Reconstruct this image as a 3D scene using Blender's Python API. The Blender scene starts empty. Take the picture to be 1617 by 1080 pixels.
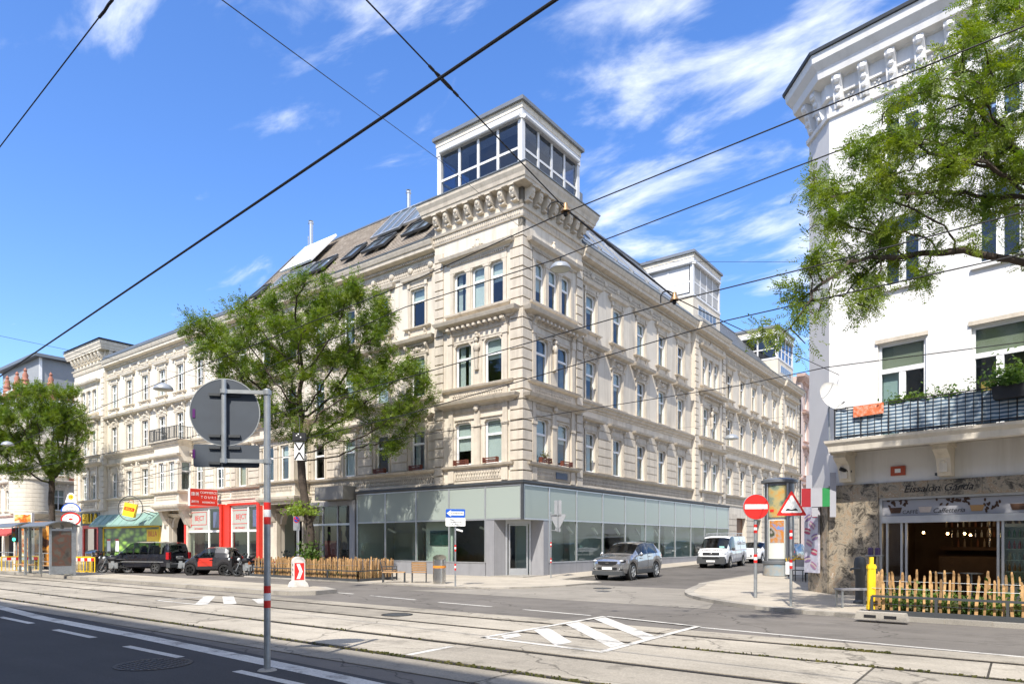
import bpy, bmesh, math, random
import numpy as np
from mathutils import Matrix, Vector
R = math.radians
random.seed(7)
rng = np.random.default_rng(7)
scene = bpy.context.scene
COL = scene.collection

# ------------------------------------------------------------------ camera
F_PX, CXP, YH, CAM_H = 1070.0, 808.5, 857.0, 1.75      # focal length in photo pixels, horizon row, eye height
PHI = R(37.1)
RV = (math.cos(PHI), math.sin(PHI)); DV = (-math.sin(PHI), math.cos(PHI))
CAM = (19.68, -26.87)
cam_data = bpy.data.cameras.new('camera'); cam = bpy.data.objects.new('camera', cam_data); COL.objects.link(cam)
cam.location = (CAM[0], CAM[1], CAM_H); cam.rotation_euler = (R(90), 0, PHI)
cam_data.sensor_width = 36.0; cam_data.lens = 36.0*F_PX/1617.0
cam_data.shift_y = (YH-540.0)/1617.0
cam_data.clip_start = 0.1; cam_data.clip_end = 3000
scene.camera = cam

# ------------------------------------------------------------------ sky and sun
SUN_EL = R(51); SUN_AZ = (0.35, -0.937)
world = bpy.data.worlds.new('World'); scene.world = world; world.use_nodes = True
wn = world.node_tree.nodes; wl = world.node_tree.links; wn.clear()
def wnode(t, **k):
    n = wn.new(t)
    for a, b in k.items(): setattr(n, a, b)
    return n
w_out = wnode('ShaderNodeOutputWorld'); w_bg = wnode('ShaderNodeBackground'); w_bg.inputs['Strength'].default_value = 0.15
sky = wnode('ShaderNodeTexSky', sky_type='NISHITA', sun_disc=False, sun_elevation=SUN_EL, sun_rotation=math.atan2(SUN_AZ[0], SUN_AZ[1]), air_density=1.0, dust_density=1.3, ozone_density=3.0, altitude=200)
hsv = wnode('ShaderNodeHueSaturation'); hsv.inputs['Saturation'].default_value = 1.24; hsv.inputs['Hue'].default_value = 0.510; hsv.inputs['Value'].default_value = 1.42
wl.new(sky.outputs[0], hsv.inputs['Color'])
# wispy clouds: a flat cloud layer seen from below (direction divided by its height)
tc = wnode('ShaderNodeTexCoord'); sep = wnode('ShaderNodeSeparateXYZ'); wl.new(tc.outputs['Generated'], sep.inputs[0])
mx = wnode('ShaderNodeMath', operation='MAXIMUM'); wl.new(sep.outputs['Z'], mx.inputs[0]); mx.inputs[1].default_value = 0.0
ad = wnode('ShaderNodeMath', operation='ADD'); wl.new(mx.outputs[0], ad.inputs[0]); ad.inputs[1].default_value = 0.12
dx = wnode('ShaderNodeMath', operation='DIVIDE'); wl.new(sep.outputs['X'], dx.inputs[0]); wl.new(ad.outputs[0], dx.inputs[1])
dy = wnode('ShaderNodeMath', operation='DIVIDE'); wl.new(sep.outputs['Y'], dy.inputs[0]); wl.new(ad.outputs[0], dy.inputs[1])
cmb = wnode('ShaderNodeCombineXYZ'); wl.new(dx.outputs[0], cmb.inputs[0]); wl.new(dy.outputs[0], cmb.inputs[1])
mp = wnode('ShaderNodeMapping'); wl.new(cmb.outputs[0], mp.inputs[0]); mp.inputs['Rotation'].default_value = (0, 0, R(-62)); mp.inputs['Scale'].default_value = (1.0, 2.1, 1.0); mp.inputs['Location'].default_value = (3.3, 1.4, 0)
n1 = wnode('ShaderNodeTexNoise'); n1.inputs['Scale'].default_value = 2.6; n1.inputs['Detail'].default_value = 7; n1.inputs['Roughness'].default_value = 0.58; n1.inputs['Distortion'].default_value = 0.35
wl.new(mp.outputs[0], n1.inputs['Vector'])
n2 = wnode('ShaderNodeTexNoise'); n2.inputs['Scale'].default_value = 0.75; n2.inputs['Detail'].default_value = 2; wl.new(cmb.outputs[0], n2.inputs['Vector'])
m2 = wnode('ShaderNodeMapRange'); wl.new(n2.outputs[0], m2.inputs[0]); m2.inputs[1].default_value = 0.36; m2.inputs[2].default_value = 0.62; m2.inputs[3].default_value = -0.16; m2.inputs[4].default_value = 0.10
# more cloud towards the right of the view (north-east), clearer to the west, as the weather that day
mr = wnode('ShaderNodeMapRange'); wl.new(dx.outputs[0], mr.inputs[0]); mr.inputs[1].default_value = -1.25; mr.inputs[2].default_value = -0.5; mr.inputs[3].default_value = -0.28; mr.inputs[4].default_value = 0.06
sm = wnode('ShaderNodeMath', operation='ADD'); wl.new(n1.outputs[0], sm.inputs[0]); wl.new(m2.outputs[0], sm.inputs[1])
sm2 = wnode('ShaderNodeMath', operation='ADD'); wl.new(sm.outputs[0], sm2.inputs[0]); wl.new(mr.outputs[0], sm2.inputs[1])
cr = wnode('ShaderNodeMapRange', interpolation_type='SMOOTHSTEP'); wl.new(sm2.outputs[0], cr.inputs[0]); cr.inputs[1].default_value = 0.41; cr.inputs[2].default_value = 0.70; cr.inputs[3].default_value = 0.0; cr.inputs[4].default_value = 0.85
mixw = wnode('ShaderNodeMix', data_type='RGBA'); wl.new(cr.outputs[0], mixw.inputs['Factor']); wl.new(hsv.outputs[0], mixw.inputs['A']); mixw.inputs['B'].default_value = (6.0, 6.3, 6.7, 1)
wl.new(mixw.outputs['Result'], w_bg.inputs['Color']); wl.new(w_bg.outputs[0], w_out.inputs[0])

sun_d = bpy.data.lights.new('sun', 'SUN'); sun = bpy.data.objects.new('sun', sun_d); COL.objects.link(sun)
sun_d.energy = 5.0; sun_d.angle = R(0.53); sun_d.color = (1.0, 0.945, 0.855)
sv = Vector((SUN_AZ[0]*math.cos(SUN_EL), SUN_AZ[1]*math.cos(SUN_EL), math.sin(SUN_EL)))
sun.rotation_euler = sv.to_track_quat('Z', 'Y').to_euler(); sun.location = (30, -40, 60)
vs = scene.view_settings; vs.view_transform = 'Standard'; vs.look = 'None'; vs.gamma = 1.0; vs.use_curve_mapping = False
vs.exposure = 0.56
scene.cycles.max_bounces = 8; scene.cycles.transparent_max_bounces = 24; scene.cycles.caustics_reflective = False; scene.cycles.caustics_refractive = False

# ------------------------------------------------------------------ photo pixel -> place (on ground height z, plane Y or plane X)
def ray(px, py):
    u = (px-CXP)/F_PX; v = (YH-py)/F_PX
    return (u*RV[0]+DV[0], u*RV[1]+DV[1], v)
def onZ(px, py, z=0.0):
    q = ray(px, py); t = (z-CAM_H)/q[2]; return Vector((CAM[0]+q[0]*t, CAM[1]+q[1]*t, z))
def onY(px, py, Y=0.0):
    q = ray(px, py); t = (Y-CAM[1])/q[1]; return Vector((CAM[0]+q[0]*t, Y, CAM_H+q[2]*t))
def onX(px, py, X=0.0):
    q = ray(px, py); t = (X-CAM[0])/q[0]; return Vector((X, CAM[1]+q[1]*t, CAM_H+q[2]*t))
def atD(px, py, d):
    q = ray(px, py); return Vector((CAM[0]+q[0]*d, CAM[1]+q[1]*d, CAM_H+q[2]*d))

# ------------------------------------------------------------------ materials
MATS = {}
def mat(name, col, rough=0.75, var=0.12, vscale=1.2, bump=0.0, bscale=40.0, metal=0.0, spec=0.4, stain=None, stain_amt=0.3, stain_scale=0.35, streak=False, coat=0.0, fine=0.0):
    if name in MATS: return MATS[name]
    m = bpy.data.materials.new(name); m.use_nodes = True; nt = m.node_tree; N = nt.nodes; L = nt.links
    b = N['Principled BSDF']; b.inputs['Roughness'].default_value = rough; b.inputs['Metallic'].default_value = metal; b.inputs['Specular IOR Level'].default_value = spec
    b.inputs['Coat Weight'].default_value = coat; b.inputs['Coat Roughness'].default_value = 0.05
    c = (col[0], col[1], col[2], 1)
    b.inputs['Base Color'].default_value = c; m.diffuse_color = c
    MATS[name] = m
    if var == 0 and bump == 0 and stain is None: return m
    g = N.new('ShaderNodeNewGeometry')
    cur = None
    if var > 0:
        t = N.new('ShaderNodeTexNoise'); t.inputs['Scale'].default_value = vscale; t.inputs['Detail'].default_value = 5; t.inputs['Roughness'].default_value = 0.6; L.new(g.outputs['Position'], t.inputs['Vector'])
        r = N.new('ShaderNodeMapRange'); L.new(t.outputs[0], r.inputs[0]); r.inputs[1].default_value = 0.25; r.inputs[2].default_value = 0.75; r.inputs[3].default_value = 1-var; r.inputs[4].default_value = 1+var
        mu = N.new('ShaderNodeVectorMath'); mu.operation = 'SCALE'; mu.inputs[0].default_value = col; L.new(r.outputs[0], mu.inputs['Scale']); cur = mu.outputs[0]
        if fine > 0:
            t2 = N.new('ShaderNodeTexNoise'); t2.inputs['Scale'].default_value = bscale; t2.inputs['Detail'].default_value = 3; L.new(g.outputs['Position'], t2.inputs['Vector'])
            r2 = N.new('ShaderNodeMapRange'); L.new(t2.outputs[0], r2.inputs[0]); r2.inputs[1].default_value = 0.3; r2.inputs[2].default_value = 0.7; r2.inputs[3].default_value = 1-fine; r2.inputs[4].default_value = 1+fine
            mu2 = N.new('ShaderNodeVectorMath'); mu2.operation = 'SCALE'; L.new(cur, mu2.inputs[0]); L.new(r2.outputs[0], mu2.inputs['Scale']); cur = mu2.outputs[0]
    if stain is not None:
        t = N.new('ShaderNodeTexNoise'); t.inputs['Scale'].default_value = stain_scale; t.inputs['Detail'].default_value = 6; t.inputs['Roughness'].default_value = 0.65
        if streak:
            mpn = N.new('ShaderNodeMapping'); mpn.inputs['Scale'].default_value = (4, 4, 0.35); L.new(g.outputs['Position'], mpn.inputs[0]); L.new(mpn.outputs[0], t.inputs['Vector'])
        else: L.new(g.outputs['Position'], t.inputs['Vector'])
        r = N.new('ShaderNodeMapRange'); L.new(t.outputs[0], r.inputs[0]); r.inputs[1].default_value = 0.48; r.inputs[2].default_value = 0.72; r.inputs[3].default_value = 0; r.inputs[4].default_value = stain_amt
        mi = N.new('ShaderNodeMix'); mi.data_type = 'RGBA'; L.new(r.outputs[0], mi.inputs['Factor'])
        if cur is not None: L.new(cur, mi.inputs['A'])
        else: mi.inputs['A'].default_value = c
        mi.inputs['B'].default_value = (*stain, 1); cur = mi.outputs['Result']
    if cur is not None: L.new(cur, b.inputs['Base Color'])
    if bump > 0:
        t = N.new('ShaderNodeTexNoise'); t.inputs['Scale'].default_value = bscale; t.inputs['Detail'].default_value = 4; L.new(g.outputs['Position'], t.inputs['Vector'])
        bn = N.new('ShaderNodeBump'); bn.inputs['Strength'].default_value = bump; bn.inputs['Distance'].default_value = 0.02; L.new(t.outputs[0], bn.inputs['Height']); L.new(bn.outputs[0], b.inputs['Normal'])
    return m
def glass_mat(name, tint=(0.75, 0.82, 0.8), ior=1.6, rough=0.0, frost=None):
    if name in MATS: return MATS[name]
    m = bpy.data.materials.new(name); m.use_nodes = True; nt = m.node_tree; N = nt.nodes; L = nt.links; N.clear()
    o = N.new('ShaderNodeOutputMaterial'); fr = N.new('ShaderNodeFresnel'); fr.inputs[0].default_value = ior
    gl = N.new('ShaderNodeBsdfGlossy'); gl.inputs['Roughness'].default_value = rough; gl.inputs['Color'].default_value = (0.95, 0.97, 1, 1)
    tr = N.new('ShaderNodeBsdfTransparent'); tr.inputs[0].default_value = (*tint, 1)
    mx_ = N.new('ShaderNodeMixShader'); g = N.new('ShaderNodeNewGeometry'); bf = N.new('ShaderNodeMath'); bf.operation = 'SUBTRACT'; bf.inputs[0].default_value = 1.0; L.new(g.outputs['Backfacing'], bf.inputs[1]); fm = N.new('ShaderNodeMath'); fm.operation = 'MULTIPLY'; L.new(fr.outputs[0], fm.inputs[0]); L.new(bf.outputs[0], fm.inputs[1]); L.new(fm.outputs[0], mx_.inputs[0])
    t = N.new('ShaderNodeTexNoise'); t.inputs['Scale'].default_value = 0.9; L.new(g.outputs['Position'], t.inputs['Vector'])
    bn = N.new('ShaderNodeBump'); bn.inputs['Strength'].default_value = 0.06; bn.inputs['Distance'].default_value = 0.05; L.new(t.outputs[0], bn.inputs['Height']); L.new(bn.outputs[0], gl.inputs['Normal'])
    if frost is None: L.new(tr.outputs[0], mx_.inputs[1])
    else:
        df = N.new('ShaderNodeBsdfDiffuse'); df.inputs[0].default_value = (*frost, 1); L.new(df.outputs[0], mx_.inputs[1])
    L.new(gl.outputs[0], mx_.inputs[2]); L.new(mx_.outputs[0], o.inputs[0]); MATS[name] = m
    return m
def emit_mat(name, col, s):
    m = bpy.data.materials.new(name); m.use_nodes = True; b = m.node_tree.nodes['Principled BSDF']
    b.inputs['Base Color'].default_value = (*col, 1); b.inputs['Emission Color'].default_value = (*col, 1); b.inputs['Emission Strength'].default_value = s; return m
def leaf_mat(name, col, hue=0.5):
    m = bpy.data.materials.new(name); m.use_nodes = True; nt = m.node_tree; N = nt.nodes; L = nt.links; N.clear()
    o = N.new('ShaderNodeOutputMaterial'); d = N.new('ShaderNodeBsdfPrincipled'); d.inputs['Roughness'].default_value = 0.5; d.inputs['Specular IOR Level'].default_value = 0.35
    t = N.new('ShaderNodeBsdfTranslucent'); mx_ = N.new('ShaderNodeMixShader'); mx_.inputs[0].default_value = 0.36
    g = N.new('ShaderNodeNewGeometry'); n = N.new('ShaderNodeTexNoise'); n.inputs['Scale'].default_value = 1.6; n.inputs['Detail'].default_value = 3; L.new(g.outputs['Position'], n.inputs['Vector'])
    rp = N.new('ShaderNodeValToRGB'); rp.color_ramp.elements[0].position = 0.3; rp.color_ramp.elements[1].position = 0.72
    rp.color_ramp.elements[0].color = (col[0]*0.6, col[1]*0.72, col[2]*0.75, 1); rp.color_ramp.elements[1].color = (col[0]*1.45, col[1]*1.22, col[2]*1.1, 1)
    L.new(n.outputs[0], rp.inputs[0]); L.new(rp.outputs[0], d.inputs['Base Color'])
    h = N.new('ShaderNodeHueSaturation'); h.inputs['Value'].default_value = 1.8; h.inputs['Saturation'].default_value = 1.15; L.new(rp.outputs[0], h.inputs['Color']); L.new(h.outputs[0], t.inputs[0])
    L.new(d.outputs[0], mx_.inputs[1]); L.new(t.outputs[0], mx_.inputs[2]); L.new(mx_.outputs[0], o.inputs[0]); return m

# ------------------------------------------------------------------ mesh building
class MB:
    def __init__(s): s.v = []; s.f = []
    def add(s, vs, fs):
        n = len(s.v); s.v += [tuple(p) for p in vs]; s.f += [tuple(i+n for i in q) for q in fs]; return s
    def box(s, x0, x1, y0, y1, z0, z1):
        return s.add([(x0,y0,z0),(x1,y0,z0),(x1,y1,z0),(x0,y1,z0),(x0,y0,z1),(x1,y0,z1),(x1,y1,z1),(x0,y1,z1)], [(0,3,2,1),(4,5,6,7),(0,1,5,4),(1,2,6,5),(2,3,7,6),(3,0,4,7)])
    def obox(s, c, ax, ay, az):
        c = Vector(c); ax = Vector(ax); ay = Vector(ay); az = Vector(az)
        P = [c+i*ax+j*ay+k*az for k in (-1,1) for (i,j) in ((-1,-1),(1,-1),(1,1),(-1,1))]
        return s.add(P, [(0,3,2,1),(4,5,6,7),(0,1,5,4),(1,2,6,5),(2,3,7,6),(3,0,4,7)])
    def bar(s, p0, p1, w, h=None, up=(0,0,1)):
        p0 = Vector(p0); p1 = Vector(p1); h = h or w; d = p1-p0; L = d.length; d.normalize(); u = Vector(up)
        if abs(d.dot(u)) > 0.98: u = Vector((0,1,0))
        sd = d.cross(u).normalized(); u = sd.cross(d)
        return s.obox((p0+p1)/2, d*L/2, sd*w/2, u*h/2)
    def prism(s, pts, a, b, axis='y'):
        n = len(pts)
        def P(u, v, w): return {'y': (u, w, v), 'x': (w, u, v), 'z': (u, v, w)}[axis]
        vs = [P(u, v, a) for u, v in pts]+[P(u, v, b) for u, v in pts]
        fs = [tuple(range(n)), tuple(range(2*n-1, n-1, -1))]+[(i, n+i, n+(i+1) % n, (i+1) % n) for i in range(n)]
        return s.add(vs, fs)
    def tube(s, p0, p1, r0, r1=None, n=8, cap=True):
        p0 = Vector(p0); p1 = Vector(p1); r1 = r0 if r1 is None else r1; d = (p1-p0)
        if d.length < 1e-6: return s
        d.normalize(); a = d.orthogonal().normalized(); b = d.cross(a)
        vs = []
        for p, r in ((p0, r0), (p1, r1)):
            for i in range(n):
                t = 2*math.pi*i/n; vs.append(p+a*(r*math.cos(t))+b*(r*math.sin(t)))
        fs = [(i, (i+1) % n, n+(i+1) % n, n+i) for i in range(n)]
        if cap: fs += [tuple(range(n-1, -1, -1)), tuple(range(n, 2*n))]
        return s.add(vs, fs)
    def path(s, pts, r, n=6):
        for i in range(len(pts)-1): s.tube(pts[i], pts[i+1], r if not isinstance(r, (list, tuple)) else r[i], r if not isinstance(r, (list, tuple)) else r[i+1], n)
        return s
    def lathe(s, prof, c=(0,0,0), axis=(0,0,1), n=16, a0=0.0, a1=2*math.pi):
        c = Vector(c); d = Vector(axis).normalized(); a = d.orthogonal().normalized() if abs(d.z) < 0.99 else Vector((1,0,0)); b = d.cross(a)
        full = abs(a1-a0-2*math.pi) < 1e-6; m = n if full else n+1; vs = []
        for r, h in prof:
            for i in range(m):
                t = a0+(a1-a0)*i/n; vs.append(c+d*h+a*(r*math.cos(t))+b*(r*math.sin(t)))
        fs = []
        for k in range(len(prof)-1):
            for i in range(n):
                j = (i+1) % m; fs.append((k*m+i, k*m+j, (k+1)*m+j, (k+1)*m+i))
        return s.add(vs, fs)
    def ball(s, c, r, n=8, m=5, sc=(1,1,1)):
        c = Vector(c); vs = [c+Vector((0,0,-r*sc[2]))]; fs = []
        for k in range(1, m):
            ph = -math.pi/2+math.pi*k/m
            for i in range(n):
                t = 2*math.pi*i/n; vs.append(c+Vector((r*sc[0]*math.cos(ph)*math.cos(t), r*sc[1]*math.cos(ph)*math.sin(t), r*sc[2]*math.sin(ph))))
        vs.append(c+Vector((0,0,r*sc[2])))
        for i in range(n): fs.append((0, 1+(i+1) % n, 1+i))
        for k in range(m-2):
            for i in range(n):
                j = (i+1) % n; fs.append((1+k*n+i, 1+k*n+j, 1+(k+1)*n+j, 1+(k+1)*n+i))
        last = 1+(m-1)*n
        for i in range(n): fs.append((last, 1+(m-2)*n+i, 1+(m-2)*n+(i+1) % n))
        return s.add(vs, fs)
    def sweep(s, path, prof, z0=0.0, closed=False):
        """profile (out, z) swept along a plan path; 'out' is to the right of the direction of travel"""
        n = len(path); k = len(prof); P = [Vector((p[0], p[1])) for p in path]; offs = []
        for i in range(n):
            def nrm(a, b): d = (b-a).normalized(); return Vector((d.y, -d.x))
            ns = []
            if closed or i > 0: ns.append(nrm(P[i-1], P[i]))
            if closed or i < n-1: ns.append(nrm(P[i], P[(i+1) % n]))
            if len(ns) == 2:
                mm = (ns[0]+ns[1]); mm = mm/max(1e-6, mm.dot(ns[0])); offs.append(mm)
            else: offs.append(ns[0])
        vs = []
        for i in range(n):
            for o, z in prof: vs.append((P[i].x+offs[i].x*o, P[i].y+offs[i].y*o, z0+z))
        fs = []
        for i in range(n if closed else n-1):
            j = (i+1) % n
            for q in range(k-1): fs.append((i*k+q, j*k+q, j*k+q+1, i*k+q+1))
        if not closed: fs += [tuple(range(k-1, -1, -1)), tuple((n-1)*k+q for q in range(k))]
        return s.add(vs, fs)
    def mesh(s, name, smooth=None):
        me = bpy.data.meshes.new(name); me.from_pydata(s.v, [], s.f); fix_normals(me)
        if smooth is not None:
            me.polygons.foreach_set('use_smooth', [True]*len(me.polygons)); me.set_sharp_from_angle(angle=R(smooth))
        return me
def fix_normals(me):
    bm = bmesh.new(); bm.from_mesh(me); bmesh.ops.remove_doubles(bm, verts=bm.verts, dist=1e-5) if len(bm.verts) < 3000 else None
    bmesh.ops.recalc_face_normals(bm, faces=bm.faces); bm.to_mesh(me); bm.free()
def np_mesh(name, V, Q):
    me = bpy.data.meshes.new(name); me.vertices.add(len(V)); me.vertices.foreach_set('co', np.asarray(V, dtype=np.float32).ravel())
    k = Q.shape[1]; me.loops.add(Q.size); me.loops.foreach_set('vertex_index', Q.astype(np.int32).ravel()); me.polygons.add(len(Q))
    me.polygons.foreach_set('loop_start', np.arange(0, Q.size, k, dtype=np.int32)); me.update(calc_edges=True); return me
def obj(name, mb, m, parent=None, loc=(0,0,0), rz=0.0, smooth=None, label=None, sc=None):
    me = mb.mesh(name, smooth) if isinstance(mb, MB) else mb
    o = bpy.data.objects.new(name, me)
    if m is not None and len(me.materials) == 0: me.materials.append(m)
    elif m is not None and me.materials[0] != m:
        o.material_slots[0].link = 'OBJECT'; o.material_slots[0].material = m
    COL.objects.link(o); o.location = loc; o.rotation_euler = (0, 0, rz)
    if sc: o.scale = sc
    if parent is not None: o.parent = parent
    if label: o['label'] = label
    return o
def tag(o, label=None, cat=None, group=None, kind=None):
    if label: o['label'] = label
    if cat: o['category'] = cat
    if group: o['group'] = group
    if kind: o['kind'] = kind
    return o
def thing(name, label, cat, loc=(0,0,0), rz=0.0, group=None, kind=None):
    o = bpy.data.objects.new(name, None); o.empty_display_size = 0.2; COL.objects.link(o); o.location = loc; o.rotation_euler = (0, 0, rz)
    return tag(o, label, cat, group, kind)
def struct(name, mb, m, parent=None):
    o = obj(name, mb, m, parent)
    if parent is None: o['kind'] = 'structure'
    return o
def copy_tree(o, parent=None):
    c = o.copy(); COL.objects.link(c); c.parent = parent
    for ch in list(o.children): copy_tree(ch, c)
    return c
def text_mesh(s, size, depth=0.004, align='CENTER', shear=0.0):
    cu = bpy.data.curves.new('lettering', 'FONT'); cu.body = s; cu.size = size; cu.extrude = depth; cu.align_x = align; cu.align_y = 'CENTER'; cu.shear = shear; cu.resolution_u = 3
    t = bpy.data.objects.new('lettering', cu); COL.objects.link(t); bpy.context.view_layer.update()
    me = bpy.data.meshes.new_from_object(t.evaluated_get(bpy.context.evaluated_depsgraph_get())); bpy.data.objects.remove(t); me.name = 'lettering'
    me.transform(Matrix.Rotation(R(90), 4, 'X'))       # stands upright, faces -Y
    me.materials.clear(); return me

M = {}
def setup_mats():
    st = (0.22, 0.19, 0.15)
    M['stone'] = mat('beige_render', (0.585, 0.53, 0.445), 0.85, 0.09, 0.9, 0.25, 25, stain=(0.30, 0.25, 0.19), stain_amt=0.55, streak=True, stain_scale=0.5)
    M['trim'] = mat('beige_stone_trim', (0.53, 0.47, 0.385), 0.8, 0.12, 2.2, 0.25, 30, stain=st, stain_amt=0.45, streak=True, stain_scale=0.8)
    M['white_stone'] = mat('cream_render', (0.69, 0.635, 0.535), 0.85, 0.07, 0.9, 0.2, 25, stain=(0.38, 0.32, 0.24), stain_amt=0.4, streak=True, stain_scale=0.5)
    M['white_trim'] = mat('cream_stone_trim', (0.66, 0.60, 0.50), 0.8, 0.1, 2.2, 0.2, 30, stain=st, stain_amt=0.35, streak=True, stain_scale=0.8)
    M['white_wall'] = mat('white_render', (0.70, 0.69, 0.67), 0.85, 0.06, 0.7, 0.15, 30, stain=(0.46, 0.44, 0.41), stain_amt=0.5, streak=True, stain_scale=0.4)
    M['pink'] = mat('pale_pink_render', (0.6, 0.49, 0.44), 0.85, 0.08, 1, 0.2, 25, stain=(0.4, 0.3, 0.26), stain_amt=0.4, streak=True)
    M['terracotta'] = mat('terracotta', (0.33, 0.14, 0.095), 0.8, 0.15, 3, 0.2, 30)
    M['frame'] = mat('white_window_paint', (0.78, 0.78, 0.77), 0.4, 0.05, 3)
    M['glass'] = glass_mat('window_glass', (0.86, 0.9, 0.9), 1.7)
    M['shopglass'] = glass_mat('shop_glass', (0.88, 0.93, 0.9), 1.6)
    M['cglass'] = glass_mat('car_glass', (0.35, 0.4, 0.4), 1.6)
    M['frost'] = glass_mat('frosted_glass', rough=0.12, frost=(0.30, 0.34, 0.31), ior=1.45)
    M['blind'] = mat('pale_blind', (0.55, 0.58, 0.54), 0.8, 0.06, 2)
    M['blind2'] = mat('sand_blind', (0.42, 0.36, 0.22), 0.8, 0.06, 2)
    M['curtain'] = mat('grey_curtain', (0.28, 0.30, 0.30), 0.9, 0.2, 5)
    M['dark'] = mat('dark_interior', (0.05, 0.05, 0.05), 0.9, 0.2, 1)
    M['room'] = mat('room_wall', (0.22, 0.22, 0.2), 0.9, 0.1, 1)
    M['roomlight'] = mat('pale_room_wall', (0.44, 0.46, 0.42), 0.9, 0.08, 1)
    M['zinc'] = mat('grey_zinc_sheet', (0.20, 0.21, 0.22), 0.45, 0.12, 2, metal=0.5)
    M['darkmetal'] = mat('dark_grey_metal', (0.07, 0.075, 0.08), 0.5, 0.15, 3, metal=0.3)
    M['greypanel'] = mat('grey_metal_panel', (0.30, 0.30, 0.315), 0.5, 0.06, 2, metal=0.25, stain=(0.17, 0.17, 0.17), stain_amt=0.35, streak=True)
    M['alu'] = mat('brushed_aluminium', (0.52, 0.53, 0.54), 0.38, 0.08, 4, metal=0.7)
    M['galv'] = mat('galvanised_steel', (0.38, 0.40, 0.41), 0.45, 0.16, 9, metal=0.65, stain=(0.22, 0.22, 0.21), stain_amt=0.4, stain_scale=3)
    M['signback'] = mat('grey_sign_back', (0.075, 0.087, 0.105), 0.55, 0.06, 5, metal=0.2, stain=(0.06, 0.065, 0.075), stain_amt=0.3, stain_scale=4)
    M['steel'] = mat('stainless_steel', (0.6, 0.59, 0.57), 0.25, 0.05, 6, metal=1.0)
    M['red'] = mat('traffic_red', (0.62, 0.025, 0.02), 0.4, 0.06, 5)
    M['white'] = mat('sign_white', (0.8, 0.8, 0.78), 0.45, 0.04, 5)
    M['blue'] = mat('sign_blue', (0.015, 0.10, 0.50), 0.4, 0.05, 5)
    M['black'] = mat('matt_black', (0.015, 0.015, 0.017), 0.6, 0.2, 5)
    M['yellow'] = mat('bright_yellow', (0.85, 0.56, 0.02), 0.5, 0.08, 5)
    M['wire'] = mat('black_cable', (0.012, 0.012, 0.014), 0.6, 0.0)
    M['tile'] = mat('roof_tiles', (0.30, 0.255, 0.205), 0.85, 0.28, 7, 0.3, 30, stain=(0.2, 0.15, 0.11), stain_amt=0.5, stain_scale=1.2)
    M['wood'] = mat('split_chestnut', (0.50, 0.33, 0.16), 0.8, 0.3, 7, 0.3, 60, stain=(0.26, 0.15, 0.07), stain_amt=0.7, stain_scale=6)
    nt = M['wood'].node_tree; N = nt.nodes; L = nt.links; b = N['Principled BSDF']; src = b.inputs['Base Color'].links[0].from_socket     # every picket weathered differently
    oi = N.new('ShaderNodeObjectInfo'); rp = N.new('ShaderNodeValToRGB'); e = rp.color_ramp.elements; e[0].color = (0.52, 0.48, 0.46, 1); e[1].color = (1.25, 1.15, 1.05, 1); x = e.new(0.45); x.color = (0.9, 0.8, 0.7, 1)
    mu = N.new('ShaderNodeMix'); mu.data_type = 'RGBA'; mu.blend_type = 'MULTIPLY'; mu.inputs['Factor'].default_value = 1; L.new(oi.outputs['Random'], rp.inputs[0]); L.new(src, mu.inputs['A']); L.new(rp.outputs[0], mu.inputs['B']); L.new(mu.outputs['Result'], b.inputs['Base Color'])
    M['benchwood'] = mat('bench_wood', (0.42, 0.25, 0.12), 0.7, 0.25, 9, 0.2, 60)
    M['bark'] = mat('tree_bark', (0.062, 0.047, 0.036), 0.95, 0.35, 6, 0.8, 18)
    M['rubber'] = mat('tyre_rubber', (0.02, 0.02, 0.02), 0.85, 0.2, 8)
    M['soil'] = mat('planter_soil', (0.09, 0.06, 0.04), 0.95, 0.3, 6, 0.5, 20)
setup_mats()

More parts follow.
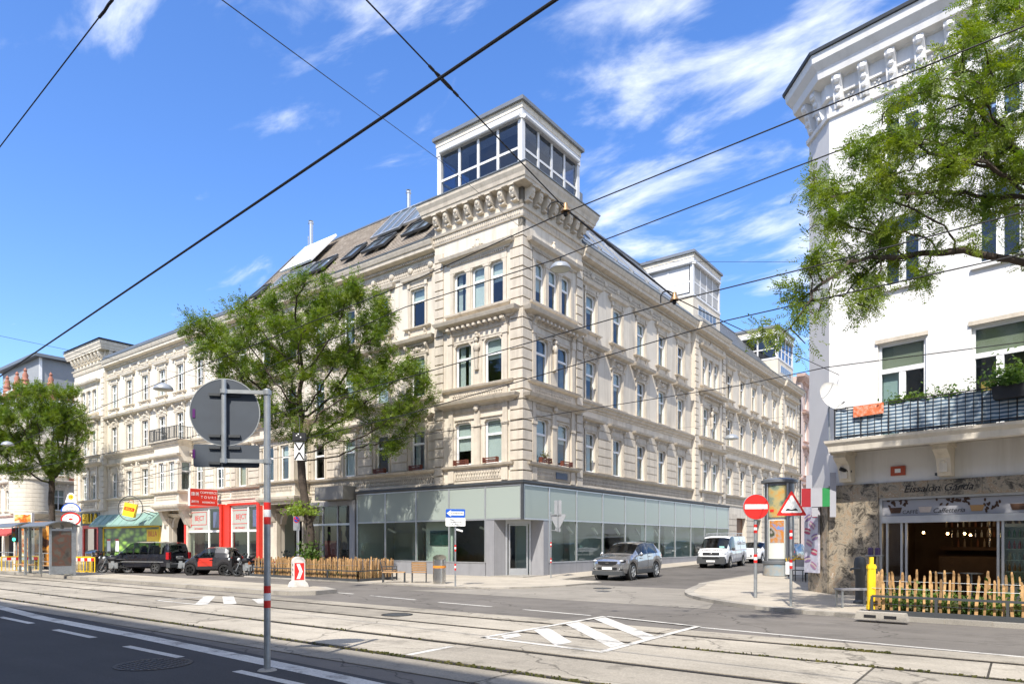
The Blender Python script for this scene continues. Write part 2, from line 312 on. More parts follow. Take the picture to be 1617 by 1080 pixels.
# ================================================================== GROUND AND STREETS
SLOPE = 0.016
def zg(y): return SLOPE*max(0.0, y)
def ground_mat(name, col, var, crack=False, dark=None, randobj=0.0, rough=0.9, bscale=55, bump=0.35, speck=0.18):
    m = bpy.data.materials.new(name); m.use_nodes = True; nt = m.node_tree; N = nt.nodes; L = nt.links; b = N['Principled BSDF']; b.inputs['Roughness'].default_value = rough; b.inputs['Specular IOR Level'].default_value = 0.25
    g = N.new('ShaderNodeNewGeometry')
    def noise(s, d=5, ro=0.6, sc=None):
        t = N.new('ShaderNodeTexNoise'); t.inputs['Scale'].default_value = s; t.inputs['Detail'].default_value = d; t.inputs['Roughness'].default_value = ro
        if sc:
            mp_ = N.new('ShaderNodeMapping'); mp_.inputs['Scale'].default_value = sc; L.new(g.outputs['Position'], mp_.inputs[0]); L.new(mp_.outputs[0], t.inputs['Vector'])
        else: L.new(g.outputs['Position'], t.inputs['Vector'])
        return t.outputs[0]
    def rng_(src, a, b_, lo, hi):
        r = N.new('ShaderNodeMapRange'); L.new(src, r.inputs[0]); r.inputs[1].default_value = a; r.inputs[2].default_value = b_; r.inputs[3].default_value = lo; r.inputs[4].default_value = hi; return r.outputs[0]
    def mul(a, b_):
        k = N.new('ShaderNodeMath'); k.operation = 'MULTIPLY'; L.new(a, k.inputs[0]); L.new(b_, k.inputs[1]); return k.outputs[0]
    f = mul(rng_(noise(0.35, 6), 0.3, 0.7, 1-var, 1+var), rng_(noise(bscale, 3), 0.3, 0.7, 1-speck, 1+speck))
    f = mul(f, rng_(noise(1.4, 5, 0.65, (0.16, 1.6, 1)), 0.3, 0.7, 1-var*0.7, 1+var*0.7))       # long tyre wear along the street
    if randobj:
        oi = N.new('ShaderNodeObjectInfo'); f = mul(f, rng_(oi.outputs['Random'], 0, 1, 1-randobj, 1+randobj*0.6))
    if dark is not None: f = mul(f, rng_(noise(0.9, 8, 0.75), 0.53, 0.62, 1.0, dark))
    if crack:
        v = N.new('ShaderNodeTexVoronoi'); v.feature = 'DISTANCE_TO_EDGE'; v.inputs['Scale'].default_value = 0.22
        mp_ = N.new('ShaderNodeMapping'); L.new(g.outputs['Position'], mp_.inputs[0])
        nz = N.new('ShaderNodeTexNoise'); nz.inputs['Scale'].default_value = 1.3; nz.inputs['Detail'].default_value = 5; L.new(g.outputs['Position'], nz.inputs['Vector'])
        ad_ = N.new('ShaderNodeVectorMath'); ad_.operation = 'ADD'; L.new(g.outputs['Position'], ad_.inputs[0]); L.new(nz.outputs['Color'], ad_.inputs[1]); L.new(ad_.outputs[0], v.inputs['Vector'])
        f = mul(f, rng_(v.outputs['Distance'], 0.0015, 0.006, 0.5, 1.0))
    mu = N.new('ShaderNodeVectorMath'); mu.operation = 'SCALE'; mu.inputs[0].default_value = col; L.new(f, mu.inputs['Scale']); L.new(mu.outputs[0], b.inputs['Base Color'])
    bn = N.new('ShaderNodeBump'); bn.inputs['Strength'].default_value = bump; bn.inputs['Distance'].default_value = 0.01; L.new(noise(bscale, 3), bn.inputs['Height']); L.new(bn.outputs[0], b.inputs['Normal'])
    return m
M['asphalt'] = ground_mat('worn_asphalt', (0.145, 0.132, 0.118), 0.16, crack=True, dark=0.82)
M['newasphalt'] = ground_mat('dark_asphalt', (0.052, 0.051, 0.052), 0.14, speck=0.3, bscale=70)
M['sideasphalt'] = ground_mat('side_street_asphalt', (0.115, 0.105, 0.095), 0.2, crack=True, dark=0.8)
M['apron'] = ground_mat('pale_asphalt_apron', (0.235, 0.215, 0.185), 0.14, crack=True, dark=0.85)
M['slab'] = ground_mat('concrete_slab', (0.325, 0.292, 0.24), 0.18, crack=True, dark=0.70, randobj=0.28, bscale=40)
M['strip'] = ground_mat('concrete_edge_strip', (0.3, 0.27, 0.22), 0.14, dark=0.8)
M['pave'] = ground_mat('pale_pavement', (0.38, 0.34, 0.28), 0.12, dark=0.85, bscale=35)
M['kerb'] = ground_mat('granite_kerb', (0.33, 0.305, 0.265), 0.12, dark=0.75, randobj=0.2, bscale=60)
M['paint'] = ground_mat('road_paint', (0.52, 0.50, 0.46), 0.14, dark=0.5, bscale=30, speck=0.2)
M['bed'] = ground_mat('dark_joint_filler', (0.055, 0.05, 0.042), 0.2)
M['rail'] = mat('rail_steel', (0.055, 0.048, 0.042), 0.6, 0.2, 5, metal=0.7)
M['kplatform'] = ground_mat('platform_paving', (0.37, 0.33, 0.265), 0.14, dark=0.85)

g = MB(); g.add([(-1500,-1500,-0.35),(1500,-1500,-0.35),(1500,1500,-0.35),(-1500,1500,-0.35)], [(0,1,2,3)]); struct('ground', g, M['sideasphalt'])
g = MB(); g.add([(-160,-36,0),(90,-36,0),(90,0,0),(-160,0,0)], [(0,1,2,3)]); road = struct('road', g, M['asphalt'])
g = MB(); g.add([(2.2,0,0),(9.6,0,0),(9.6,75,zg(75)),(2.2,75,zg(75))], [(0,1,2,3)]).add([(2.6,-2.3,0.003),(9.7,-2.3,0.003),(9.7,0.0,0.003),(2.6,0.0,0.003)], [(0,1,2,3)]); struct('side_street', g, M['sideasphalt'])
g = MB(); g.add([(1.5,-9.2,0.004),(13,-9.4,0.004),(12,-6,0.004),(10.2,-2.3,0.004),(3.2,-2.3,0.004),(3.2,-7,0.004)], [(0,1,2,3,4,5)]); struct('street_mouth', g, M['apron'])
# near lane of fresh asphalt, its edge slightly bent
nl = [(-80,-19.5),(-20,-19.9),(-4,-20.25),(2.8,-20.45),(8.6,-20.73),(12.3,-20.92),(18,-21.2),(40,-22.2)]
g = MB(); n = len(nl); g.add([(x,y,0.004) for x, y in nl]+[(x,-36,0.004) for x, y in nl], [(i, n+i, n+i+1, i+1) for i in range(n-1)]); near_lane = struct('near_lane', g, M['newasphalt'])

RAILS = (-14.72, -16.18, -18.08, -19.56)
bed = MB(); bed.box(-90, 45, -20.45, -13.9, -0.3, 0.001)
tram_bed = struct('tram_bed', bed, M['bed'])
rows = [(-13.93, RAILS[0]+0.11), (RAILS[0]-0.10, RAILS[1]+0.11), (RAILS[1]-0.10, RAILS[2]+0.11), (RAILS[2]-0.10, RAILS[3]+0.11), (RAILS[3]-0.10, -20.42)]
for k, (y1, y0) in enumerate(rows):
    x = -62.0+k*2.3
    while x < 38:
        L_ = random.choice((4.6, 5.2, 6.0, 6.8)) if x < 20 else 6.5; s = MB(); e = random.choice((0.008, 0.012, 0.017)); hz = 0.010+random.uniform(-0.002, 0.003); tw = random.uniform(-0.25, 0.25)
        s.prism([(x+e+tw*0, y0), (x+L_-e, y0), (x+L_-e+0.0, y1), (x+e, y1)], -0.05, hz, 'z')
        obj('concrete_slab', s, M['slab'], tram_bed); x += L_
for y in RAILS:
    r_ = MB(); r_.box(-90, 45, y-0.02, y+0.05, -0.05, 0.009); r_.box(-90, 45, y-0.066, y-0.054, -0.05, 0.007)
    obj('rail', r_, M['rail'], tram_bed)
M['weed'] = leaf_mat('weed_green', (0.10, 0.105, 0.035))
# weeds in the rail grooves and joints
V = []; Q = []
def weeds(x0, x1, y, n):
    for _ in range(n):
        x = random.uniform(x0, x1); yy = y+random.gauss(0, 0.035); a = random.uniform(0, 6.28); h = random.uniform(0.012, 0.05); w = random.uniform(0.008, 0.03); dx_, dy_ = w*math.cos(a), w*math.sin(a)
        i = len(V); V.extend([(x-dx_, yy-dy_, 0.004), (x+dx_, yy+dy_, 0.004), (x+dx_*1.3+random.uniform(-.02,.02), yy+dy_+random.uniform(-.02,.02), h), (x-dx_*0.5, yy-dy_*0.5, h*0.9)]); Q.append((i, i+1, i+2, i+3))
weeds(11, 22, RAILS[3]-0.04, 420); weeds(15, 22, RAILS[1]-0.04, 260); weeds(16.5, 18, RAILS[0]-0.04, 260); weeds(4, 15, RAILS[3]-0.04, 200); weeds(-10, 8, RAILS[3]-.04, 140); weeds(-12, 12, RAILS[2]-.04, 90)
o = obj('weeds', np_mesh('weeds', V, np.array(Q)), M['weed']); tag(o, 'small green weeds growing in the tram rail grooves', 'weeds', kind='stuff')

# ---- painted markings (thin sheets laid on the surfaces)
def stripe(parent, pts, w, z, name='painted_line'):
    s = MB(); P = [Vector(p) for p in pts]; L_ = []
    for i, p in enumerate(P):
        d = (P[min(i+1, len(P)-1)]-P[max(i-1, 0)]).normalized(); nrm = Vector((-d.y, d.x)); L_ += [(p.x+nrm.x*w/2, p.y+nrm.y*w/2, z), (p.x-nrm.x*w/2, p.y-nrm.y*w/2, z)]
    s.add(L_, [(2*i, 2*i+1, 2*i+3, 2*i+2) for i in range(len(P)-1)]); return obj(name, s, M['paint'], parent)
stripe(near_lane, [(-30,-20.2),(-6,-20.45),(-2.56,-20.58),(1.37,-20.88),(4,-20.93),(6.8,-20.97),(10.68,-21.13),(12.63,-21.22),(18,-21.6),(30,-22.3)], 0.30, 0.0085)
for a, b in (((0.4,-21.40),(2.5,-21.43)), ((4.1,-21.53),(6.0,-21.56)), ((7.55,-21.66),(9.4,-21.67)), ((11.1,-21.76),(12.9,-21.80)), ((-3.4,-21.3),(-1.3,-21.35)), ((-7,-21.25),(-5,-21.3))): stripe(near_lane, [a, b], 0.14, 0.0085)
for a, b in (((-0.3,-11.5),(1.31,-11.6)), ((2.35,-11.75),(4.73,-12.02)), ((5.89,-12.22),(8.03,-12.36)), ((9.16,-12.46),(11.33,-12.68))): stripe(road, [a, b], 0.12, 0.005)
stripe(road, [(14.1,-13.28),(17,-13.58),(19.7,-13.84),(19.9,-13.86)], 0.11, 0.005); stripe(tram_bed, [(20.4,-13.99),(26,-14.35),(34,-14.6)], 0.11, 0.017)
HZ = 0.0165
stripe(tram_bed, [(12.0,-18.4),(12.05,-19.45)], 0.13, HZ)
hat = MB()
def clipbar(x0, x1, ya, yb, w, lo):
    N_ = 14
    for i in range(N_):
        a = i/N_; b = (i+1)/N_; xa = x0+(x1-x0)*a; xb = x0+(x1-x0)*b; qa = ya+(yb-ya)*a; qb = ya+(yb-ya)*b
        if qb-w/2 < lo: break
        hat.add([(xa,qa-w/2,HZ),(xb,qb-w/2,HZ),(xb,qb+w/2,HZ),(xa,qa+w/2,HZ)], [(0,1,2,3)])
for ys in (-13.15, -14.35, -15.55, -16.6): clipbar(11.85, 14.2, ys, ys-2.3, 0.52, -17.3)
obj('hatched_marking', hat, M['paint'], tram_bed)
for a, b in (((11.75,-17.3),(11.75,-12.75)), ((11.8,-12.75),(14.2,-13.25)), ((14.25,-13.2),(14.3,-17.35)), ((11.7,-17.25),(14.35,-17.40))): stripe(tram_bed, [a, b], 0.13, HZ+0.0025)
for a, b in (((-1.5,-15.2),(1.2,-16.95)), ((-1.0,-14.85),(1.6,-16.3)), ((0.6,-14.8),(2.2,-15.6))): stripe(tram_bed, [a, b], 0.34, HZ)
for a, b in (((-1.3,-17.0),(1.3,-16.98)), ((-1.55,-15.15),(-1.25,-17.05))): stripe(tram_bed, [a, b], 0.11, HZ+0.0025)

# ---- manhole covers
def manhole(x, y, r, z, label, grid=True):
    t = thing('manhole_cover', label, 'manhole cover', (x, y, z))
    rim = MB(); rim.lathe([(r*1.12,0),(r*1.12,0.008),(r,0.008),(r,0.0)], n=28); obj('rim', rim, M['rail'], t)
    pl = MB(); pl.lathe([(0.001,0.003),(r,0.003)], n=28); obj('cover_plate', pl, M['darkmetal'], t)
    if grid:
        rb = MB(); k = int(r*2/0.075)
        for i in range(k):
            yy = -r+0.05+i*0.075; hw = math.sqrt(max(0, r*r-yy*yy))*0.97
            nseg = max(1, int(2*hw/0.1))
            for j in range(nseg):
                xa = -hw+2*hw*j/nseg; rb.box(xa, xa+2*hw/nseg-0.025, yy-0.02, yy+0.02, 0.002, 0.010)
        obj('tread', rb, M['rail'], t)
manhole(9.68, -22.2, 0.46, 0.0045, 'ribbed iron manhole cover in dark asphalt beside the white dashes')
manhole(7.54, -15.44, 0.34, 0.012, 'small round manhole cover between the tram rails', False)
manhole(6.71, -3.95, 0.32, 0.006, 'small dark manhole cover in the side street mouth before the silver car', False)

# ---- kerbs
def kerb(path, h, parent, w=0.18, L_=1.0, base=0.0, slope=False):
    P = [Vector(p) for p in path]
    for i in range(len(P)-1):
        d = P[i+1]-P[i]; n_ = max(1, round(d.length/L_)); u = d.normalized(); nr = Vector((u.y, -u.x))
        for k in range(n_):
            a = P[i]+d*(k/n_)+u*0.006; b = P[i]+d*((k+1)/n_)-u*0.006
            s = MB(); q = [(a-nr*w), (b-nr*w), b+nr*0.012, a+nr*0.012]; za = base+(zg(a.y) if slope else 0); zb = base+(zg(b.y) if slope else 0)
            zz = [za, zb, zb, za]; hh = h+random.uniform(-0.003, 0.004)
            s.add([(p.x, p.y, z_-0.25) for p, z_ in zip(q, zz)]+[(p.x, p.y, z_+hh) for p, z_ in zip(q, zz)], [(0,1,2,3),(4,7,6,5),(0,4,5,1),(1,5,6,2),(2,6,7,3),(3,7,4,0)])
            obj('kerb_stone', s, M['kerb'], parent)
def slab_poly(name, poly, z, m, zs=None):
    s = MB(); n = len(poly); zz = zs or [z]*n
    s.add([(x, y, q) for (x, y), q in zip(poly, zz)]+[(x, y, -0.3) for x, y in poly], [tuple(range(n))]+[(i, (i+1) % n, n+(i+1) % n, n+i) for i in range(n)]); return struct(name, s, m)
PZ = 0.06
kL = [(-150,-4.4),(-12.6,-4.4),(-12.4,-7.35),(1.6,-7.3),(3.4,-6.9),(4.5,-5.6),(4.95,-3.8),(5.0,-1.0),(4.4,-0.45),(2.5,-0.3),(2.4,0)]
pav = slab_poly('pavement', [(x, y+0.0) for x, y in kL]+[(-150,0)], PZ-0.004, M['pave'])
kerb(kL[2:], PZ, pav, 0.16); kerb([(-45,-4.4),(-12.6,-4.4)], PZ+0.02, pav, 0.16)
spv = slab_poly('side_pavement', [(0,0),(2.4,0),(2.4,70),(0,70)], 0, M['pave'], [PZ-0.003, PZ-0.003, PZ+zg(70), PZ+zg(70)])
kerb([(2.4,0.1),(2.4,40)], PZ+0.01, spv, 0.16, 1.2, slope=True)
RZ = 0.10
kR = [(9.0,0),(9.35,-1.0),(9.9,-3.2),(10.45,-4.9),(11.4,-6.5),(12.9,-7.95),(14.6,-9.0),(16.6,-9.45),(20,-9.6),(40,-10.2)]
def smooth_path(P, k=4):
    out = []
    for i in range(len(P)-1):
        p0, p1, p2, p3 = P[max(i-1,0)], P[i], P[i+1], P[min(i+2,len(P)-1)]
        for j in range(k):
            t = j/k; out.append(tuple(0.5*((2*p1[a])+(-p0[a]+p2[a])*t+(2*p0[a]-5*p1[a]+4*p2[a]-p3[a])*t*t+(-p0[a]+3*p1[a]-3*p2[a]+p3[a])*t**3) for a in (0,1)))
    return out+[P[-1]]
kR = smooth_path(kR[:8], 3)+kR[8:]
rpav = slab_poly('corner_pavement', kR+[(40,0)], RZ-0.004, M['pave'])
kerb(kR, RZ, rpav, 0.30, 0.9)
rsp = slab_poly('side_pavement', [(9.0,0),(40,0),(40,70),(9.0,70)], 0, M['pave'], [RZ-0.003, RZ-0.003, RZ+zg(70), RZ+zg(70)]); kerb([(9.0,30),(9.0,0.1)], RZ, rsp, 0.2, 1.2, slope=True)
# tram platform (traffic island)
isl = [(-90,-13.55),(-1.2,-13.55),(0.1,-13.35),(0.7,-12.7),(0.55,-11.7),(-0.9,-11.1),(-90,-11.0)]
plat = slab_poly('tram_platform', [(x, y) for x, y in isl], 0.135, M['kplatform'])
kerb([(-60,-13.55),(-1.2,-13.55),(0.1,-13.35),(0.7,-12.7),(0.55,-11.7),(-0.9,-11.1)], 0.14, plat, 0.26, 1.0)
slab_poly('near_pavement', [(-90,-36),(60,-36),(60,-31.2),(-90,-31.2)], 0.11, M['pave'])
g = MB(); g.add([(-66,0.0,-0.002),(-54.6,0.0,-0.002),(-54.6,60,-0.002),(-66,60,-0.002)], [(0,1,2,3)]); struct('side_lane', g, M['sideasphalt'])

# ================================================================== BUILDINGS: shared pieces
MC = {}
def cached(key, fn):
    if key not in MC: MC[key] = fn()
    return MC[key]
def wall_sheet(mb, x0, x1, z0, z1, ops, depth=0.28, y=0.0):
    """front wall facing -Y with openings (xa, xb, za, zb) and their reveals"""
    xs = sorted({x0, x1, *[v for o in ops for v in o[:2] if x0 < v < x1]}); zs = sorted({z0, z1, *[v for o in ops for v in o[2:4] if z0 < v < z1]})
    for i in range(len(xs)-1):
        for k in range(len(zs)-1):
            cx_ = (xs[i]+xs[i+1])/2; cz = (zs[k]+zs[k+1])/2
            if any(o[0] < cx_ < o[1] and o[2] < cz < o[3] for o in ops): continue
            mb.add([(xs[i],y,zs[k]),(xs[i+1],y,zs[k]),(xs[i+1],y,zs[k+1]),(xs[i],y,zs[k+1])], [(0,1,2,3)])
    for a, b, c, d in [o[:4] for o in ops]:
        Y = y+depth
        mb.add([(a,y,c),(a,Y,c),(a,Y,d),(a,y,d)], [(0,1,2,3)]); mb.add([(b,y,c),(b,Y,c),(b,Y,d),(b,y,d)], [(0,1,2,3)])
        mb.add([(a,y,d),(b,y,d),(b,Y,d),(a,Y,d)], [(0,1,2,3)]); mb.add([(a,y,c),(b,y,c),(b,Y,c),(a,Y,c)], [(0,1,2,3)])
    return mb
def fix_free(mb, name):       # mesh without normal fixing for open wall sheets
    me = bpy.data.meshes.new(name); me.from_pydata(mb.v, [], mb.f); return me

def frame_mesh(w, h, style):
    m = MB(); t = 0.085; y0, y1 = 0.13, 0.20
    m.box(-w/2, -w/2+t, y0, y1, 0, h); m.box(w/2-t, w/2, y0, y1, 0, h); m.box(-w/2+t, w/2-t, y0, y1, 0, t); m.box(-w/2+t, w/2-t, y0, y1, h-t, h)
    tz = h*0.66
    m.box(-w/2+t, w/2-t, y0-0.012, y1, tz-0.055, tz+0.055)
    if style == 'old':
        m.box(-0.05, 0.05, y0-0.006, y1-0.002, t, h-t); m.box(-w/2+t, w/2-t, y0+0.01, y1-0.01, h*0.33-0.025, h*0.33+0.025)
    # rounded head corners
    for s in (-1, 1):
        m.prism([(s*(w/2-t), h-t), (s*(w/2-t-0.10), h-t), (s*(w/2-t-0.03), h-t-0.03), (s*(w/2-t), h-t-0.10)], y0+0.005, y1-0.005, 'y')
    return m.mesh('window')
def panes_for(w, h, style):
    t = 0.085; tz = h*0.66
    if style == 'old':
        L = []
        for (xa, xb) in ((-w/2+t, -0.05), (0.05, w/2-t)):
            for za, zb in ((t, h*0.33-0.025), (h*0.33+0.025, tz-0.055), (tz+0.055, h-t)): L.append((xa, xb, za, zb))
        return L
    return [(-w/2+t, w/2-t, t, tz-0.055), (-w/2+t, w/2-t, tz+0.055, h-t)]
def pane_mesh(a, b, c, d):
    m = MB(); m.box(a-0.005, b+0.005, 0.158, 0.166, c-0.005, d+0.005); return m.mesh('pane')
HOODP = [(0,0),(0.07,0),(0.09,0.07),(0.20,0.13),(0.23,0.15),(0.26,0.25),(0.27,0.29),(0,0.31)]
def xmold(mb, prof, x0, x1, z0, y=0.0, ret=True):
    if ret: mb.sweep([(x0, y+0.02), (x0, y), (x1, y), (x1, y+0.02)], prof, z0)
    else: mb.sweep([(x0, y), (x1, y)], prof, z0)
    return mb
def scale_prof(p, so, sz): return [(o*so, z*sz) for o, z in p]
def arch_mesh(w, h, t=0.17, pr=0.07):
    m = MB()
    for (tt, pp, off) in ((t, pr*0.55, 0.0), (0.06, pr, t-0.06)):
        a = w/2+off
        m.box(-a-tt, -a, -pp, 0.01, -0.02, h+off); m.box(a, a+tt, -pp, 0.01, -0.02, h+off); m.box(-a-tt, a+tt, -pp, 0.01, h+off, h+off+tt)
    for s in (-1, 1): m.prism([(s*w/2, h), (s*(w/2-0.11), h), (s*(w/2-0.03), h-0.03), (s*w/2, h-0.11)], -pr*0.5, 0.12, 'y')
    return m.mesh('architrave')
def console(m, x, z1, h, w, pr):
    """scroll bracket hanging below z1"""
    pts = [(0, z1), (-pr, z1), (-pr*1.05, z1-h*0.18), (-pr*0.8, z1-h*0.36), (-pr*0.45, z1-h*0.6), (-pr*0.42, z1-h*0.85), (-pr*0.2, z1-h), (0, z1-h)]
    m.prism(pts, x-w/2, x+w/2, 'x'); m.ball((x, -pr*0.85, z1-h*0.22), w*0.42, 6, 4); m.ball((x, -pr*0.35, z1-h*0.82), w*0.34, 6, 4)
def hood3_mesh(w):
    m = MB(); xmold(m, HOODP, -w/2-0.34, w/2+0.34, 0.30)
    m.box(-w/2-0.22, w/2+0.22, -0.05, 0.01, 0.17, 0.30)
    for s in (-1, 1): m.box(s*(w/2+0.12)-0.1, s*(w/2+0.12)+0.1, -0.11, 0.01, 0.05, 0.30)
    return m.mesh('hood')
def hood2_mesh(w):
    m = MB(); xmold(m, scale_prof(HOODP, 1.7, 1.15), -w/2-0.46, w/2+0.46, 0.62)
    m.box(-w/2-0.3, w/2+0.3, -0.06, 0.01, 0.2, 0.62)
    for s in (-1, 1): console(m, s*(w/2+0.24), 0.62, 0.62, 0.17, 0.27)
    k = int((w+0.7)/0.13)
    for i in range(k): x = -w/2-0.3+i*(w+0.6)/(k-1); m.box(x-0.035, x+0.035, -0.2, -0.05, 0.56, 0.625)
    m.ball((0, -0.08, 0.40), 0.15, 8, 5, (1, 0.6, 1.1)); m.ball((-0.22, -0.07, 0.36), 0.09, 6, 4); m.ball((0.22, -0.07, 0.36), 0.09, 6, 4); m.ball((0.4, -0.06, 0.42), 0.07, 6, 4); m.ball((-0.4, -0.06, 0.42), 0.07, 6, 4)
    return m.mesh('hood')
def hood1_mesh(w):
    m = MB(); xmold(m, scale_prof(HOODP, 1.25, 0.85), -w/2-0.42, w/2+0.42, 0.52)
    m.box(-w/2-0.26, w/2+0.26, -0.05, 0.01, 0.16, 0.52)
    for s in (-1, 1): console(m, s*(w/2+0.25), 0.52, 0.42, 0.15, 0.2)
    k = int((w+0.6)/0.12)
    for i in range(k): x = -w/2-0.26+i*(w+0.52)/(k-1); m.box(x-0.03, x+0.03, -0.13, -0.04, 0.44, 0.53)
    return m.mesh('hood')
def sill_mesh(w, kind):
    m = MB(); xmold(m, [(0,0),(0.10,0.02),(0.13,0.06),(0.2,0.09),(0.21,0.15),(0,0.17)], -w/2-0.28, w/2+0.28, -0.19)
    if kind == 3:
        m.box(-w/2-0.15, w/2+0.15, -0.05, 0.01, -0.5, -0.19)
        for s in (-1, 1): m.prism([(0,-0.19),(-0.15,-0.19),(-0.12,-0.32),(-0.05,-0.42),(0,-0.45)], s*(w/2+0.05)-0.06, s*(w/2+0.05)+0.06, 'x')
        m.box(-w/2-0.05, w/2+0.05, -0.075, 0.01, -0.52, -0.47)
    return m.mesh('sill')
HOODS = {1: hood1_mesh, 2: hood2_mesh, 3: hood3_mesh}
TILT = []
def window(bld, T, x, z, w, h, style, trim, fl=None, hood=True, sill=True, arch=True, blind=None, yo=0.0):
    """T = (ox, oy, rz): facade frame; local x along the facade, facade faces local -Y"""
    ox, oy, rz = T; c, s = math.cos(rz), math.sin(rz)
    P = (ox+c*x-s*yo, oy+s*x+c*yo, z)
    win = obj('window', cached(('fr', round(w,2), round(h,2), style), lambda: frame_mesh(w, h, style)), M['frame'], bld, P, rz)
    for q in panes_for(w, h, style):
        obj('pane', cached(('pn',)+tuple(round(v,3) for v in q), lambda: pane_mesh(*q)), M['glass'], win)
    if arch: obj('architrave', cached(('ar', round(w,2), round(h,2)), lambda: arch_mesh(w, h)), trim, win)
    if hood and fl: obj('hood', cached(('hd', fl, round(w,2)), lambda: HOODS[fl](w)), trim, win, (0, 0, h+0.02))
    if sill: obj('sill', cached(('sl', fl == 3, round(w,2)), lambda: sill_mesh(w, 3 if fl == 3 else 1)), trim, win)
    bl = blind if blind is not None else random.choice((None, 'curtain', 'curtain', 'blind', 'half', 'half'))
    if bl:
        if bl == 'curtain':
            def cm():
                m = MB(); n_ = 22
                for side in (-1, 1):
                    v = []; f = []
                    for i in range(n_+1):
                        xx = side*(w/2-0.06-(w*0.34)*i/n_); yy = 0.34+0.03*math.sin(i*1.7); v += [(xx, yy, 0.03), (xx, yy, h-0.05)]
                    m.add(v, [(2*i, 2*i+1, 2*i+3, 2*i+2) for i in range(n_)])
                return fix_free(m, 'curtain')
            obj('curtain', cached(('cu', round(w,2), round(h,2)), cm), M['blind'] if random.random() < 0.5 else M['curtain'], win)
        else:
            lo = 0.04 if bl in ('blind', 'sand') else random.choice((0.35, 0.55, 0.66))*h
            def bm_(): m = MB(); m.box(-w/2+0.02, w/2-0.02, 0.26, 0.268, lo, h-0.03); return m.mesh('blind')
            obj('blind', cached(('bl', round(w,2), round(h,2), round(lo,2)), bm_), M['blind2'] if bl == 'sand' else M['blind'], win)
    return win
def ornament_mesh(w, h, n, seed):
    rr = random.Random(seed); m = MB(); m.ball((0, -0.05, h*0.5), h*0.34, 8, 6, (0.8, 0.5, 1.3))
    for i in range(n):
        t = (i+1)/n; 
        for s in (-1, 1): m.ball((s*w/2*t, -0.05-rr.uniform(0, 0.03), h*(0.62-0.45*t)+rr.uniform(-0.03, 0.03)), rr.uniform(0.045, 0.085), 6, 4, (1.2, 0.7, 0.8))
    m.ball((0, -0.06, h*0.95), 0.09, 6, 4); return m.mesh('ornament', 60)
def lattice(m, x0, x1, z0, z1, y, pitch=0.2):
    n_ = max(1, int((x1-x0)/pitch)); p = (x1-x0)/n_; t = 0.028
    for i in range(n_):
        a = x0+i*p; b = a+p
        for (u, v) in (((a, z0), (b, z1)), ((a, z1), (b, z0))):
            d = Vector((v[0]-u[0], 0, v[1]-u[1])).normalized(); nr = Vector((-d.z, 0, d.x))*t
            m.add([(u[0]-nr.x, y-0.03, u[1]-nr.z), (v[0]-nr.x, y-0.03, v[1]-nr.z), (v[0]+nr.x, y-0.03, v[1]+nr.z), (u[0]+nr.x, y-0.03, u[1]+nr.z),
                   (u[0]-nr.x, y, u[1]-nr.z), (v[0]-nr.x, y, v[1]-nr.z), (v[0]+nr.x, y, v[1]+nr.z), (u[0]+nr.x, y, u[1]+nr.z)], [(0,1,2,3),(0,4,5,1),(2,6,7,3)])
def place(bld, name, mb, m, T, x=0.0, z=0.0, yo=0.0, **k):
    ox, oy, rz = T; c, s = math.cos(rz), math.sin(rz)
    return obj(name, mb, m, bld, (ox+c*x-s*yo, oy+s*x+c*yo, z), rz, **k)
def quoins(bld, T, x, w, trim, z0=4.85, z1=17.5, pitch=0.5, pr=0.085):
    k = int((z1-z0)/pitch)
    me = cached(('q', round(w,2)), lambda: MB().box(-w/2, w/2, -pr, 0.02, 0.02, pitch-0.05).mesh('quoin_block'))
    for i in range(k): place(bld, 'quoin_block', me, trim, T, x, z0+i*pitch)
def rustic(bld, T, xa, xb, trim, z0=5.62, n=6, pitch=0.5, yo=0.0):
    w = xb-xa
    me = cached(('ru', round(w,2)), lambda: MB().box(-w/2+0.012, w/2-0.012, -0.05, 0.02, 0.02, pitch-0.045).mesh('rustication_block'))
    for i in range(n): place(bld, 'rustication_block', me, trim, T, (xa+xb)/2, z0+i*pitch, yo)
